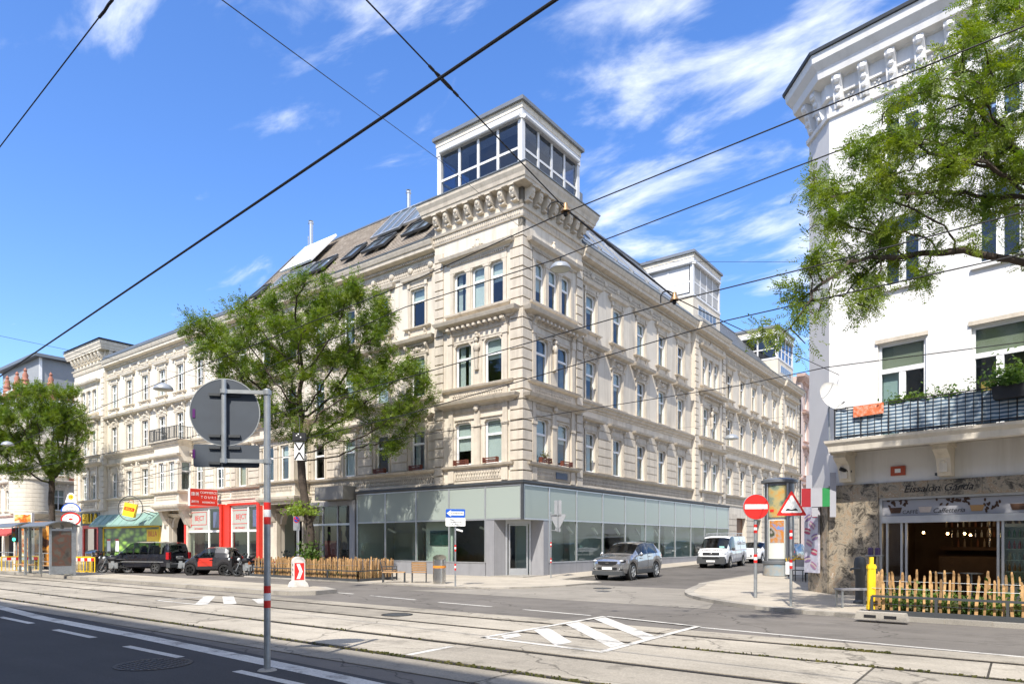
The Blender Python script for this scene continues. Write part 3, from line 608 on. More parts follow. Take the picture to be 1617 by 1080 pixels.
# floor levels
Z1, Z2, Z3 = 5.82, 9.92, 13.86
H1, H2, H3 = 2.25, 2.25, 2.15
DENT = [(0,0),(0.06,0),(0.08,0.10),(0.08,0.34),(0.16,0.36),(0.2,0.44),(0.22,0.52),(0,0.54)]
def dentils(m, x0, x1, z, y, h=0.16, w=0.09, p=0.17, pr=0.1):
    n_ = int((x1-x0)/p)
    for i in range(n_): a = x0+i*(x1-x0)/n_; m.box(a, a+w, y-pr, y+0.02, z, z+h)
def bay(bld, T, xc, hw, wall_m, trim, f1='mod', ground=True, ornate=True, det=True):
    """projecting bay: triple window on floor 3, paired windows on floors 2 and 1"""
    st = f1
    # floor 3 triple
    for k in (-1, 0, 1): window(bld, T, xc+1.23*k, Z3, 0.86, H3, st, trim, fl=None, hood=False, sill=False, arch=False, blind=random.choice((None, 'half', 'curtain')))
    m = MB(); xmold(m, scale_prof(HOODP, 1.5, 1.1), -2.05, 2.05, H3+0.52); m.box(-1.9, 1.9, -0.05, 0.01, H3+0.02, H3+0.5); dentils(m, -1.85, 1.85, H3+0.40, -0.05, 0.12, 0.06, 0.12, 0.08)
    for x in (-1.78, 1.78): m.box(x-0.10, x+0.10, -0.06, 0.01, 0, H3)
    for x in (-0.615, 0.615): m.box(x-0.135, x+0.135, -0.05, 0.01, 0, H3); m.box(x-0.17, x+0.17, -0.075, 0.01, H3-0.12, H3)
    for k in (-1, 0, 1):
        for s in (-1, 1): cxx = 1.23*k; m.prism([(cxx+s*0.43, H3), (cxx+s*0.28, H3), (cxx+s*0.36, H3-0.05), (cxx+s*0.43, H3-0.15)], -0.045, 0.12, 'y')
    xmold(m, [(0,0),(0.12,0.03),(0.22,0.10),(0.24,0.2),(0,0.22)], -1.95, 1.95, -0.24)
    place(bld, 'window_surround', m, trim, T, xc, Z3)
    place(bld, 'ornament', cached('orn3', lambda: ornament_mesh(1.5, 0.6, 5, 3)), trim, T, xc, Z3+H3+0.82)
    # floor 2 pair
    for k in (-1, 1): window(bld, T, xc+1.0*k, Z2, 1.08, H2, st, trim, fl=None, hood=False, sill=False, arch=False)
    m = MB(); xmold(m, scale_prof(HOODP, 2.1, 1.3), -2.2, 2.2, H2+0.85); m.box(-2.0, 2.0, -0.06, 0.01, H2+0.52, H2+0.86)
    n_ = 11
    for i in range(n_): x = -1.8+3.6*i/(n_-1); m.box(x-0.08, x+0.08, -0.4, -0.05, H2+0.74, H2+0.86); m.ball((x, -0.22, H2+0.74), 0.06, 5, 3)
    for x in (-1.84, 1.84):
        m.box(x-0.14, x+0.14, -0.12, 0.01, -0.02, H2+0.10); console(m, x, H2+0.86, 0.4, 0.22, 0.34); m.box(x-0.18, x+0.18, -0.16, 0.01, H2+0.08, H2+0.46)
    m.box(-0.30, 0.30, -0.05, 0.01, 0, H2+0.3); m.box(-1.6, 1.6, -0.08, 0.01, H2+0.14, H2+0.2); m.box(-1.6, 1.6, -0.06, 0.01, H2+0.02, H2+0.14)
    for k in (-1, 1):
        for s in (-1, 1): cxx = 1.0*k; m.prism([(cxx+s*0.54, H2), (cxx+s*0.36, H2), (cxx+s*0.46, H2-0.05), (cxx+s*0.54, H2-0.17)], -0.05, 0.12, 'y')
    xmold(m, [(0,0),(0.1,0.03),(0.22,0.10),(0.26,0.2),(0,0.22)], -2.15, 2.15, -0.24); m.box(-1.95, 1.95, -0.06, 0.01, -0.72, -0.24)
    place(bld, 'window_surround', m, trim, T, xc, Z2)
    if det:
        hm = MB(); hm.tube((0,-0.13,0.1),(0,-0.13,0.9),0.09,0.14,8); hm.ball((0,-0.14,1.15),0.19,8,6,(0.9,0.7,1.4)); hm.ball((0,-0.16,1.52),0.115,8,6,(1,1,1.2)); hm.ball((-0.17,-0.13,1.2),0.08,6,5,(0.8,0.8,2)); hm.ball((0.17,-0.13,1.2),0.08,6,5,(0.8,0.8,2)); hm.box(-0.18,0.18,-0.22,0,1.66,1.76); hm.box(-0.12,0.12,-0.2,0,0.0,0.12); hm.ball((0,-0.13,1.86),0.1,6,4)
        place(bld, 'caryatid', cached('herm', lambda: hm.mesh('caryatid', 50)), trim, T, xc, Z2+0.75)
        l = MB(); lattice(l, -1.7, 1.7, -0.66, -0.34, -0.06, 0.15); place(bld, 'frieze', l, trim, T, xc, Z2)
    # floor 1 pair
    for k in (-1, 1): window(bld, T, xc+1.0*k, Z1, 1.08, H1, st, trim, fl=None, hood=False, sill=False, arch=False, blind=random.choice(('blind', 'blind', 'half')))
    m = MB(); xmold(m, scale_prof(HOODP, 1.9, 1.1), -2.25, 2.25, H1+0.75); m.box(-2.0, 2.0, -0.05, 0.01, H1+0.45, H1+0.76)
    for x in (-1.82, 0, 1.82):
        ww = 0.16 if x else 0.2; m.box(x-ww, x+ww, -0.11, 0.01, -0.02, H1-0.35); m.box(x-ww-0.05, x+ww+0.05, -0.15, 0.01, H1-0.35, H1-0.2); m.box(x-ww+0.02, x+ww-0.02, -0.1, 0.01, H1-0.2, H1+0.75)
    m.ball((0, -0.16, H1+0.62), 0.17, 8, 5, (1, 0.6, 1)); m.box(-1.6, 1.6, -0.075, 0.01, H1+0.12, H1+0.17)
    dentils(m, -1.6, 1.6, H1+0.5, -0.05, 0.12, 0.05, 0.1, 0.05)
    for k in (-1, 1):
        for s in (-1, 1): cxx = 1.0*k; m.prism([(cxx+s*0.54, H1), (cxx+s*0.36, H1), (cxx+s*0.46, H1-0.05), (cxx+s*0.54, H1-0.17)], -0.05, 0.12, 'y')
    xmold(m, [(0,0),(0.1,0.03),(0.22,0.10),(0.26,0.2),(0,0.22)], -2.15, 2.15, -0.24); m.box(-1.98, 1.98, -0.05, 0.01, -0.8, -0.24)
    for x in (-1.8, 1.8): m.box(x-0.2, x+0.2, -0.11, 0.01, -0.9, -0.24)
    place(bld, 'window_surround', m, trim, T, xc, Z1)
    if det: l = MB(); lattice(l, -1.5, 1.5, -0.72, -0.32, -0.05, 0.17); place(bld, 'lattice_frieze', l, trim, T, xc, Z1)
def tower_cornice(bld, x0, x1, y0, y1, trim, faces):
    """bracketed cornice round the rectangle x0..x1, y0..y1 (plan)"""
    loop = [(x0,y0),(x1,y0),(x1,y1),(x0,y1)]
    m = MB(); m.sweep(loop, [(0,17.78),(0.07,17.80),(0.10,17.9),(0.10,18.14),(0.18,18.17),(0.22,18.28),(0,18.32)], 0, True); obj('string_course', m, trim, bld)
    m = MB(); m.sweep(loop, [(0,19.28),(0.5,19.30),(0.52,19.42),(0.56,19.45),(0.60,19.62),(0.70,19.82),(0.72,19.98),(0,20.08)], 0, True); obj('cornice', m, trim, bld)
    m = MB(); m.sweep(loop, [(0,20.085),(0.76,19.985),(0.77,20.04),(0,20.16)], 0, True); obj('gutter_flashing', m, M['zinc'], bld)
    def br():
        b = MB(); b.prism([(0,0.62),(-0.42,0.62),(-0.42,0.26),(-0.34,0.12),(-0.2,0.06),(-0.16,0.0),(0,0)], -0.14, 0.14, 'x'); b.ball((0,-0.43,0.42),0.12,8,5,(1,0.55,1)); b.ball((0,-0.30,0.12),0.08,7,5); b.box(-0.17,0.17,-0.25,0,-0.06,0.02); b.box(-0.17,0.17,-0.52,0,0.58,0.64); return b.mesh('bracket')
    me = cached('tbr', br)
    if 'S' in faces:
        n_ = max(3, round((x1-x0)/0.72)); d = MB()
        for i in range(n_): obj('bracket', me, trim, bld, (x0+(i+0.5)*(x1-x0)/n_, y0, 18.66), 0)
        dentils(d, x0, x1, 17.93, y0-0.1, 0.17, 0.07, 0.14, 0.03); o = obj('dentil_course', d, trim, bld); o['kind'] = 'stuff'
    if 'E' in faces:
        n_ = max(3, round((y1-y0)/0.72)); d = MB()
        for i in range(n_): obj('bracket', me, trim, bld, (x1, y0+(i+0.5)*(y1-y0)/n_, 18.66), R(90))
        dentils(d, y0, y1, 17.93, -0.1, 0.17, 0.07, 0.14, 0.03); o = obj('dentil_course', d, trim, bld, (x1, 0, 0), R(90)); o['kind'] = 'stuff'
def wing_cornice(bld, T, xa, xb, trim, y=0.0, frieze=True):
    m = MB(); xmold(m, [(0,17.5),(0.10,17.52),(0.12,17.62),(0.3,17.66),(0.46,17.72),(0.48,17.9),(0.54,17.94),(0.62,18.12),(0.64,18.2),(0,18.28)], xa, xb, 0, y, False); place(bld, 'cornice', m, trim, T)
    m = MB(); m.sweep([(xa,y),(xb,y)], [(0,18.285),(0.66,18.205),(0.68,18.27),(0.3,18.40),(0,18.40)]); place(bld, 'gutter', m, M['zinc'], T)
    m = MB(); xmold(m, [(0,0),(0.06,0.01),(0.1,0.08),(0,0.12)], xa, xb, 16.72, y, False); place(bld, 'string_course', m, trim, T)
    d = MB(); dentils(d, xa, xb, 17.48, y-0.10, 0.10, 0.07, 0.15, 0.08)
    if frieze:
        x = xa+0.2
        while x+1.3 < xb:
            lattice(d, x, x+1.15, 16.92, 17.32, y, 0.13); d.ball((x+1.34, y-0.03, 17.12), 0.19, 9, 6, (1, 0.5, 1)); x += 1.55
    o = place(bld, 'relief_frieze', d, trim, T); o['kind'] = 'stuff'
def dark_core(bld, x0, x1, y0, y1, z0, z1):
    m = MB(); m.box(x0, x1, y0, y1, z0, z1); return obj('inner_wall', m, M['room'], bld)

# ================================================================== CORNER BUILDING (beige) AND ITS CREAM NEIGHBOUR
TL = (0.0, 0.0, 0.0); TR = (0.0, 0.0, R(90)); WB = 0.25
cb = thing('corner_building', 'beige four-storey corner house with a glazed rooftop room above its corner', 'building')
nb = thing('neighbouring_building', 'cream four-storey house left of the beige corner house, above the supermarket', 'building', (-40, 0, 0))
nb.location = (0, 0, 0)
ST, TRM = M['stone'], M['trim']; WS, WT = M['white_stone'], M['white_trim']
WX = [-7.44-2.95*k for k in range(14)]
W1 = 1.10
def ops_single(xs, f1skip=()):
    L = []
    for x in xs:
        L += [(x-W1/2, x+W1/2, Z2, Z2+H2), (x-W1/2, x+W1/2, Z3, Z3+H3)]
        if x not in f1skip: L.append((x-W1/2, x+W1/2, Z1, Z1+H1))
    return L
def ops_bay(xc):
    L = [(xc+1.23*k-0.43, xc+1.23*k+0.43, Z3, Z3+H3) for k in (-1,0,1)]
    for k in (-1, 1): L += [(xc+k-0.54, xc+k+0.54, Z2, Z2+H2), (xc+k-0.54, xc+k+0.54, Z1, Z1+H1)]
    return L
def wall(bld, T, x0, x1, z0, z1, ops, m, y=0.0):
    w = MB(); wall_sheet(w, x0, x1, z0, z1, ops, 0.30, y)
    if y == 0.0: w.add([(x0,0,z0),(x0,WB+0.02,z0),(x0,WB+0.02,z1),(x0,0,z1)], [(0,1,2,3)]); w.add([(x1,0,z0),(x1,WB+0.02,z0),(x1,WB+0.02,z1),(x1,0,z1)], [(0,1,2,3)])
    return place(bld, 'wall', fix_free(w, 'wall'), m, T)
def bands(bld, T, xa, xb, trim, y=WB, lat=True):
    m = MB(); xmold(m, [(0,0),(0.1,0.03),(0.2,0.10),(0.24,0.2),(0,0.22)], xa, xb, Z1-0.24, y, False); place(bld, 'sill_course', m, trim, T)
    m = MB(); xmold(m, [(0,0),(0.06,0.0),(0.06,0.10),(0,0.12)], xa, xb, Z1-0.92, y, False); place(bld, 'string_course', m, trim, T)
    m = MB(); xmold(m, [(0,0),(0.05,0.02),(0.07,0.14),(0.16,0.18),(0.2,0.3),(0.30,0.36),(0.33,0.46),(0,0.50)], xa, xb, Z2-0.62, y, False); place(bld, 'string_course', m, trim, T)
    if lat: m = MB(); lattice(m, xa+0.1, xb-0.1, Z1-0.74, Z1-0.30, y, 0.17); o = place(bld, 'lattice_frieze', m, trim, T); o['kind'] = 'stuff'
def wing(bld, T, xa, xb, xs, m, trim, style='mod', f1skip=(), f1blank=()):
    wall(bld, T, xa, xb, 4.72, 17.9, ops_single(xs, f1skip), m, WB)
    for x in xs:
        window(bld, T, x, Z3, W1, H3, style, trim, 3, yo=WB); window(bld, T, x, Z2, W1, H2, style, trim, 2, yo=WB)
        if x not in f1skip: window(bld, T, x, Z1, W1, H1, style, trim, 1, yo=WB, sill=False, blind='sand' if x in f1blank else None)
    xs_ = sorted(xs); edges = [xa+0.05]+[v for x in xs_ for v in (x-W1/2-0.27, x+W1/2+0.27)]+[xb-0.05]
    for i in range(0, len(edges), 2):
        if edges[i+1]-edges[i] > 0.25: rustic(bld, T, edges[i], edges[i+1], trim, Z1+0.02, 6, 0.5, WB)
    bands(bld, T, xa, xb, trim); wing_cornice(bld, T, xa, xb, trim, WB)
# --- left (street) facade
wall(cb, TL, -5.9, 0, 4.72, 20.05, ops_bay(-2.85), ST); bay(cb, TL, -2.85, 2.9, ST, TRM)
wing(cb, TL, -26.6, -5.9, WX[:7], ST, TRM, 'mod', (WX[4],), (WX[6],))
wing(nb, TL, -47.2, -26.6, WX[7:], WS, WT, 'old', (WX[9],))
wall(nb, TL, -53.9, -47.2, 4.72, 20.05, ops_bay(-50.55), WS); bay(nb, TL, -50.55, 3.2, WS, WT, 'old')
# --- right (side street) facade
wall(cb, TR, 0, 5.6, 4.72, 20.05, ops_bay(2.72), ST); bay(cb, TR, 2.72, 2.8, ST, TRM)
RX1 = [6.98+3.2*k for k in range(5)]; RX2 = [30.0+3.25*k for k in range(5)]
wing(cb, TR, 5.6, 21.8, RX1, ST, TRM); wall(cb, TR, 21.8, 28.2, 4.72, 18.4, ops_bay(25.0), ST); bay(cb, TR, 25.0, 3.2, ST, TRM)
wing(cb, TR, 28.2, 44.6, RX2, ST, TRM); wall(cb, TR, 44.6, 51.2, 4.72, 18.4, ops_bay(47.9), ST); bay(cb, TR, 47.9, 3.3, ST, TRM)
for xa, xb in ((21.8, 28.2), (44.6, 51.2)): wing_cornice(cb, TR, xa, xb, TRM, 0.0)
# quoins: corner blocks wrap the corner
cq = MB().box(-0.72, 0.085, -0.085, 0.72, 0.02, 0.45).mesh('quoin_block')
for i in range(25): obj('quoin_block', cq, TRM, cb, (0, 0, 4.85+i*0.5))
for x in (-5.55,): quoins(cb, TL, x, 0.62, TRM)
for x in (-47.55, -53.5): quoins(nb, TL, x, 0.62, WT)
for x in (5.27, 22.12, 27.88, 44.92, 50.85): quoins(cb, TR, x, 0.60, TRM)
tower_cornice(cb, -5.9, 0.0, 0.0, 5.6, TRM, 'SE'); tower_cornice(nb, -53.9, -47.2, 0.0, 6.0, WT, 'SE')
m = MB(); m.box(-5.86, -0.02, 0.02, 5.58, 19.9, 20.12); obj('roof_deck', m, M['zinc'], cb)
m = MB(); m.add([(-54.7,-0.8,20.17),(-46.4,-0.8,20.17),(-46.4,6.7,20.17),(-54.7,6.7,20.17),(-52,2,20.75),(-49,2,20.75),(-49,4,20.75),(-52,4,20.75)], [(0,1,5,4),(1,2,6,5),(2,3,7,6),(3,0,4,7),(4,5,6,7)]); obj('roof', m, M['zinc'], nb)
m = MB(); m.box(-53.88,-47.22,5.6,5.95,17,20.05); m.box(-47.5,-47.22,0.02,5.6,17.9,20.05); obj('tower_wall', m, WS, nb)
# closing walls: rear blocks that the rooms back on to
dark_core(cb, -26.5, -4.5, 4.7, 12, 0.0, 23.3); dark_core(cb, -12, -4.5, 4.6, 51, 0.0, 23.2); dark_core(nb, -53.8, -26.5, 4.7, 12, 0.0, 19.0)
for bld, x0, x1, y0, y1 in ((cb, -26.5, -0.35, 0.35, 4.65), (nb, -53.6, -26.55, 0.6, 4.65), (cb, -4.45, -0.35, 4.66, 51)):
    m = MB()
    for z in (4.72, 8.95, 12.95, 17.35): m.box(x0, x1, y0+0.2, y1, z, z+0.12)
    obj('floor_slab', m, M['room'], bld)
m = MB(); m.box(-5.88, -0.02, 5.3, 5.58, 17, 20.05); m.box(-5.88,-5.6,0.02,5.3,17.9,20.05); obj('tower_wall', m, ST, cb)
m = MB(); m.box(-12, -0.02, 51.22, 51.5, 0, 18.3); obj('party_wall', m, ST, cb)

# --- roofs
def slope_roof(bld, T, xa, xb, y0=-0.02, z0=18.36, y1=4.5, z1=23.6, n=30, m=None):
    s = MB(); L = math.hypot(y1-y0, z1-z0); nz = Vector((0, -(z1-z0)/L, (y1-y0)/L))
    for i in range(n):
        a = i/n; b = (i+1)/n+0.006; pa = Vector((0, y0+(y1-y0)*a, z0+(z1-z0)*a)); pb = Vector((0, y0+(y1-y0)*b, z0+(z1-z0)*b)); ea = nz*0.035; eb = nz*0.004
        s.add([(xa, *(pa+ea).yz), (xb, *(pa+ea).yz), (xb, *(pb+eb).yz), (xa, *(pb+eb).yz), (xa, *(pa).yz), (xb, *(pa).yz)], [(0,1,2,3),(4,5,1,0)])
    return place(bld, 'roof', fix_free(s, 'roof'), m or M['tile'], T)
def tile_mat():
    m = mat('tile_rows', (0.33, 0.285, 0.235), 0.85, 0.2, 6, 0.25, 25, stain=(0.22, 0.17, 0.13), stain_amt=0.6, stain_scale=1.0)
    nt = m.node_tree; N = nt.nodes; L = nt.links; b = N['Principled BSDF']; src = b.inputs['Base Color'].links[0].from_socket
    g = N.new('ShaderNodeNewGeometry'); sp = N.new('ShaderNodeSeparateXYZ'); L.new(g.outputs['Position'], sp.inputs[0]); cmb_ = N.new('ShaderNodeCombineXYZ')
    L.new(sp.outputs['X'], cmb_.inputs[0]); L.new(sp.outputs['Z'], cmb_.inputs[1])
    br = N.new('ShaderNodeTexBrick'); br.inputs['Scale'].default_value = 1.0; br.inputs['Brick Width'].default_value = 0.34; br.inputs['Row Height'].default_value = 5.24/30; br.inputs['Mortar Size'].default_value = 0.008; br.inputs['Bias'].default_value = 0
    br.inputs['Color1'].default_value = (1,1,1,1); br.inputs['Color2'].default_value = (0.72,0.7,0.68,1); br.inputs['Mortar'].default_value = (0.4,0.38,0.35,1); L.new(cmb_.outputs[0], br.inputs['Vector'])
    mu = N.new('ShaderNodeMix'); mu.data_type = 'RGBA'; mu.blend_type = 'MULTIPLY'; mu.inputs['Factor'].default_value = 1; L.new(src, mu.inputs['A']); L.new(br.outputs[0], mu.inputs['B']); L.new(mu.outputs['Result'], b.inputs['Base Color']); return m
TILE = tile_mat()
slope_roof(cb, TL, -25.1, -5.88, m=TILE)
slope_roof(cb, TR, 5.58, 21.8, m=M['zinc'], n=14); slope_roof(cb, TR, 27.6, 44.0, m=M['zinc'], n=14)
m = MB(); m.prism([(0.2,18.3),(4.5,23.6),(4.7,23.6),(4.7,18.3)], -25.15, -24.98, 'x'); m.bar((-25.1,-0.05,18.42),(-25.1,4.5,23.68),0.16,0.1); obj('gable', m, M['zinc'], cb)
m = MB(); m.bar((-25.1,4.5,23.63),(-5.9,4.5,23.63),0.2,0.1); m.bar((-4.5,5.6,23.63),(-4.5,50,23.63),0.2,0.1); obj('ridge', m, M['zinc'], cb)
m = MB(); m.add([(-47.2,-0.1,18.42),(-25.2,-0.1,18.42),(-25.2,3.6,19.2),(-47.2,3.6,19.2)], [(0,1,2,3)]); m.bar((-47.2,-0.15,18.52),(-26,-0.15,18.52),0.08,0.22); obj('roof', m, M['zinc'], nb)
def roofpt(x, s, off=0.0):
    L = math.hypot(4.52, 5.24); return Vector((x, -0.02+4.52*s, 18.36+5.24*s))+Vector((0, -5.24/L, 4.52/L))*off
def skylight(x0, x1, s0, s1, m_frame, nm='skylight', cols=1, off=0.12, glass='glass', lift=0.0):
    f = MB()
    def P(x, s, o): return roofpt(x, s, o+lift*(1-(s-s0)/(s1-s0)))
    for i in range(cols+1):
        x = x0+(x1-x0)*i/cols; f.bar(P(x, s0, off), P(x, s1, off), 0.09, 0.14, (0,-0.76,0.65))
    for s in (s0, s1): f.bar(P(x0-0.04, s, off), P(x1+0.04, s, off), 0.12, 0.14, (0,-0.76,0.65))
    o = obj(nm, f, m_frame, cb)
    for i in range(cols):
        a = x0+(x1-x0)*i/cols+0.05; b = x0+(x1-x0)*(i+1)/cols-0.05
        p = MB(); p.add([P(a,s0+0.01,off), P(b,s0+0.01,off), P(b,s1-0.01,off), P(a,s1-0.01,off)], [(0,1,2,3)]); obj('pane', p, M[glass] if isinstance(glass, str) else glass, o)
M['skypane'] = mat('skylight_glass', (0.10, 0.13, 0.16), 0.06, 0.0, spec=0.9)
M['whiteshade'] = mat('white_awning_fabric', (0.55, 0.56, 0.57), 0.6, 0.04, 3)
skylight(-22.7, -19.2, 0.47, 0.93, M['white'], 'roof_glazing', 4, 0.42, 'whiteshade')
skylight(-22.6, -18.9, 0.22, 0.45, M['alu'], 'roof_glazing', 4, 0.16, 'skypane')
skylight(-13.0, -10.5, 0.43, 0.86, M['alu'], 'roof_glazing', 3, 0.3, 'skypane'); skylight(-10.2, -8.3, 0.46, 0.80, M['alu'], 'roof_glazing', 2, 0.3, 'skypane')
for x0, x1, s0, s1 in ((-12.55,-11.65,0.17,0.38), (-11.5,-10.6,0.17,0.38), (-14.5,-13.55,0.18,0.43), (-9.2,-8.3,0.2,0.42), (-8.15,-7.25,0.2,0.42), (-18.6,-17.6,0.17,0.42), (-17.4,-16.35,0.17,0.42), (-24.4,-23.5,0.12,0.36)):
    skylight(x0, x1, s0, s1, M['darkmetal'], 'skylight', 1, 0.16, 'skypane', 0.10)
for i, y in enumerate((6.6, 8.6, 10.6, 12.8, 15, 17.2)):      # skylights on the side street roof
    f = MB(); x0, z0, x1, z1 = -0.6, 19.03, -2.3, 21.0
    for yy in (y, y+1.5): f.bar((x0+0.12, yy, z0+0.2), (x1+0.12, yy, z1+0.2), 0.09, 0.14)
    f.bar((x0+.12, y, z0+.2), (x0+.12, y+1.5, z0+.2), 0.1, 0.14); f.bar((x1+.12, y, z1+.2), (x1+.12, y+1.5, z1+.2), 0.1, 0.14); o = obj('skylight', f, M['alu'], cb)
    p = MB(); p.add([(x0+.14, y+.05, z0+.2), (x0+.14, y+1.45, z0+.2), (x1+.14, y+1.45, z1+.2), (x1+.14, y+.05, z1+.2)], [(0,1,2,3)]); obj('pane', p, M['skypane'], o)
# snow rail on the side street eaves
m = MB()
for k in range(3): m.tube((0.02-0.1*k, 5.7, 18.62+0.12*k), (0.02-0.1*k, 21.5, 18.62+0.12*k), 0.025)
for i in range(14): m.bar((0.06, 6+i*1.15, 18.35), (-0.2, 6+i*1.15, 18.9), 0.04)
obj('snow_guard', m, M['alu'], cb)
def flue(px, pyb, pyt, Y, r=0.16):
    b = onY(px, pyb, Y); t = onY(px, pyt, Y); m = MB(); m.tube(b-Vector((0,0,0.8)), t, r, r, 14); m.tube(t, t+Vector((0,0,0.1)), r*1.25, r*1.25, 14); m.tube(t+Vector((0,0,0.1)), t+Vector((0,0,0.2)), r*0.9, r*1.2, 14); obj('chimney_flue', m, M['steel'], cb, smooth=40)
flue(491, 395, 354, 4.2); flue(645, 330, 306, 4.5, 0.14); flue(487, 380, 378, 4.3, 0.05)

def glass_tower(bld, x0, x1, y0, y1, z0, z1, cs, ce, shade=False, base=None):
    if base:
        m = MB(); wall_sheet(m, x0, x1, base, z0, [], 0.1, y0); m.add([(x1,y0,base),(x1,y1,base),(x1,y1,z0),(x1,y0,z0)], [(0,1,2,3)]); m.box(x0, x1-0.02, y0+0.02, y1, base, z0-0.02); obj('parapet_wall', m, ST, bld)
        q = MB(); q.box(x1-0.05, x1+0.02, y0+0.9, y1-0.9, base+0.9, z0-0.45); w_ = obj('strip_window', q, M['towerframe'], bld); n_ = 5
        for i in range(n_):
            a = y0+0.95+(y1-y0-1.9)*i/n_; p = MB(); p.box(x1+0.02, x1+0.03, a+0.06, a+(y1-y0-1.9)/n_-0.06, base+0.98, z0-0.52); obj('pane', p, M['skypane'], w_)
    f = MB(); t = 0.26; beam = z1-1.05
    for x, y in ((x0,y0),(x1-t,y0),(x1-t,y1-t),(x0,y1-t)): f = MB(); f.box(x, x+t, y, y+t, z0, beam); obj('corner_post', f, M['towerframe'], bld)
    f = MB(); f.box(x0-0.03, x1+0.03, y0-0.03, y1+0.03, beam, z1-0.55); obj('lintel', f, M['towerframe'], bld)
    f = MB(); f.box(x0-0.06, x1+0.06, y0-0.06, y1+0.06, z1-0.55, z1-0.25); obj('fascia', f, M['white_trim'], bld)
    f = MB(); f.box(x0-0.2, x1+0.2, y0-0.2, y1+0.2, z1-0.25, z1-0.08); f.box(x0-0.12, x1+0.12, y0-0.12, y1+0.12, z1-0.08, z1); obj('flat_roof', f, M['zinc'], bld)
    f = MB(); f.box(x0-0.04, x1+0.04, y0-0.04, y1+0.04, z0-0.02, z0+0.16); obj('base_rail', f, M['towerframe'], bld)
    rail = MB(); rail.tube((x0+0.3, y0-0.1, beam+0.1), (x1-0.05, y0-0.1, beam+0.1), 0.11, 0.11, 10); rail.tube((x1+0.1, y0+0.05, beam+0.1), (x1+0.1, y1-0.3, beam+0.1), 0.11, 0.11, 10); obj('blind_box', rail, M['towerframe'], bld, smooth=40)
    zm = z0+(beam-z0)*0.47
    for face, n_, a0, a1 in (('S', cs, x0+t, x1-t), ('E', ce, y0+t, y1-t), ('W', cs, y0+t, y1-t), ('N', cs, x0+t, x1-t)):
        T_ = {'S': (0, y0+0.1, 0), 'E': (x1-0.1, 0, R(90)), 'W': (x0+0.1, 0, R(90)), 'N': (0, y1-0.1, 0)}[face]
        fr = MB(); p = (a1-a0)/n_
        for i in range(1, n_): fr.box(a0+i*p-0.075, a0+i*p+0.075, -0.06, 0.05, z0+0.15, beam)
        fr.box(a0, a1, -0.045, 0.04, zm-0.06, zm+0.06)
        w_ = place(bld, 'glazing_frame', fr, M['towerframe'], T_)
        for i in range(n_):
            for za, zb in ((z0+0.16, zm-0.06), (zm+0.06, beam)):
                q = MB(); q.box(a0+i*p+0.075, a0+(i+1)*p-0.075, -0.012, 0.0, za, zb); obj('pane', q, M['tglass'], w_)
            if shade and (face == 'E' or i > 0):
                q = MB(); q.box(a0+i*p+0.09, a0+(i+1)*p-0.09, -0.035, -0.028, z0+0.3, beam); obj('screen_blind', q, M['screen'] if face == 'E' else M['whiteshade'], w_)
    f = MB(); f.box(x0+0.3, x1-0.3, y0+0.3, y1-0.3, z1-1.0, z1-0.9); obj('ceiling', f, M['room'], bld)
    f = MB(); f.box(x0+1.5, x1-0.9, y0+0.9, y1-1.5, z0+0.1, z1-1.0); obj('darkening_box', f, M['dark'], bld)  # solid dark box added inside to make the glazing look dark
M['screen'] = mat('grey_screen_fabric', (0.36, 0.36, 0.36), 0.8, 0.05, 3)
M['tglass'] = glass_mat('tinted_glass', (0.55,0.6,0.66), 1.7)
M['towerframe'] = mat('pale_grey_window_paint', (0.60, 0.60, 0.60), 0.45, 0.06, 3)
glass_tower(cb, -5.8, -0.08, 0.08, 5.5, 20.14, 23.75, 4, 4)
glass_tower(cb, -6, -0.15, 21.9, 27.5, 20.35, 23.75, 3, 4, True, 18.2); glass_tower(cb, -6, -0.15, 43.8, 49.4, 20.35, 23.75, 3, 4, False, 18.2)
m = MB(); m.box(-7, -2, 5.6, 9.0, 21.0, 23.2); obj('roof_plant_room', m, M['zinc'], cb)

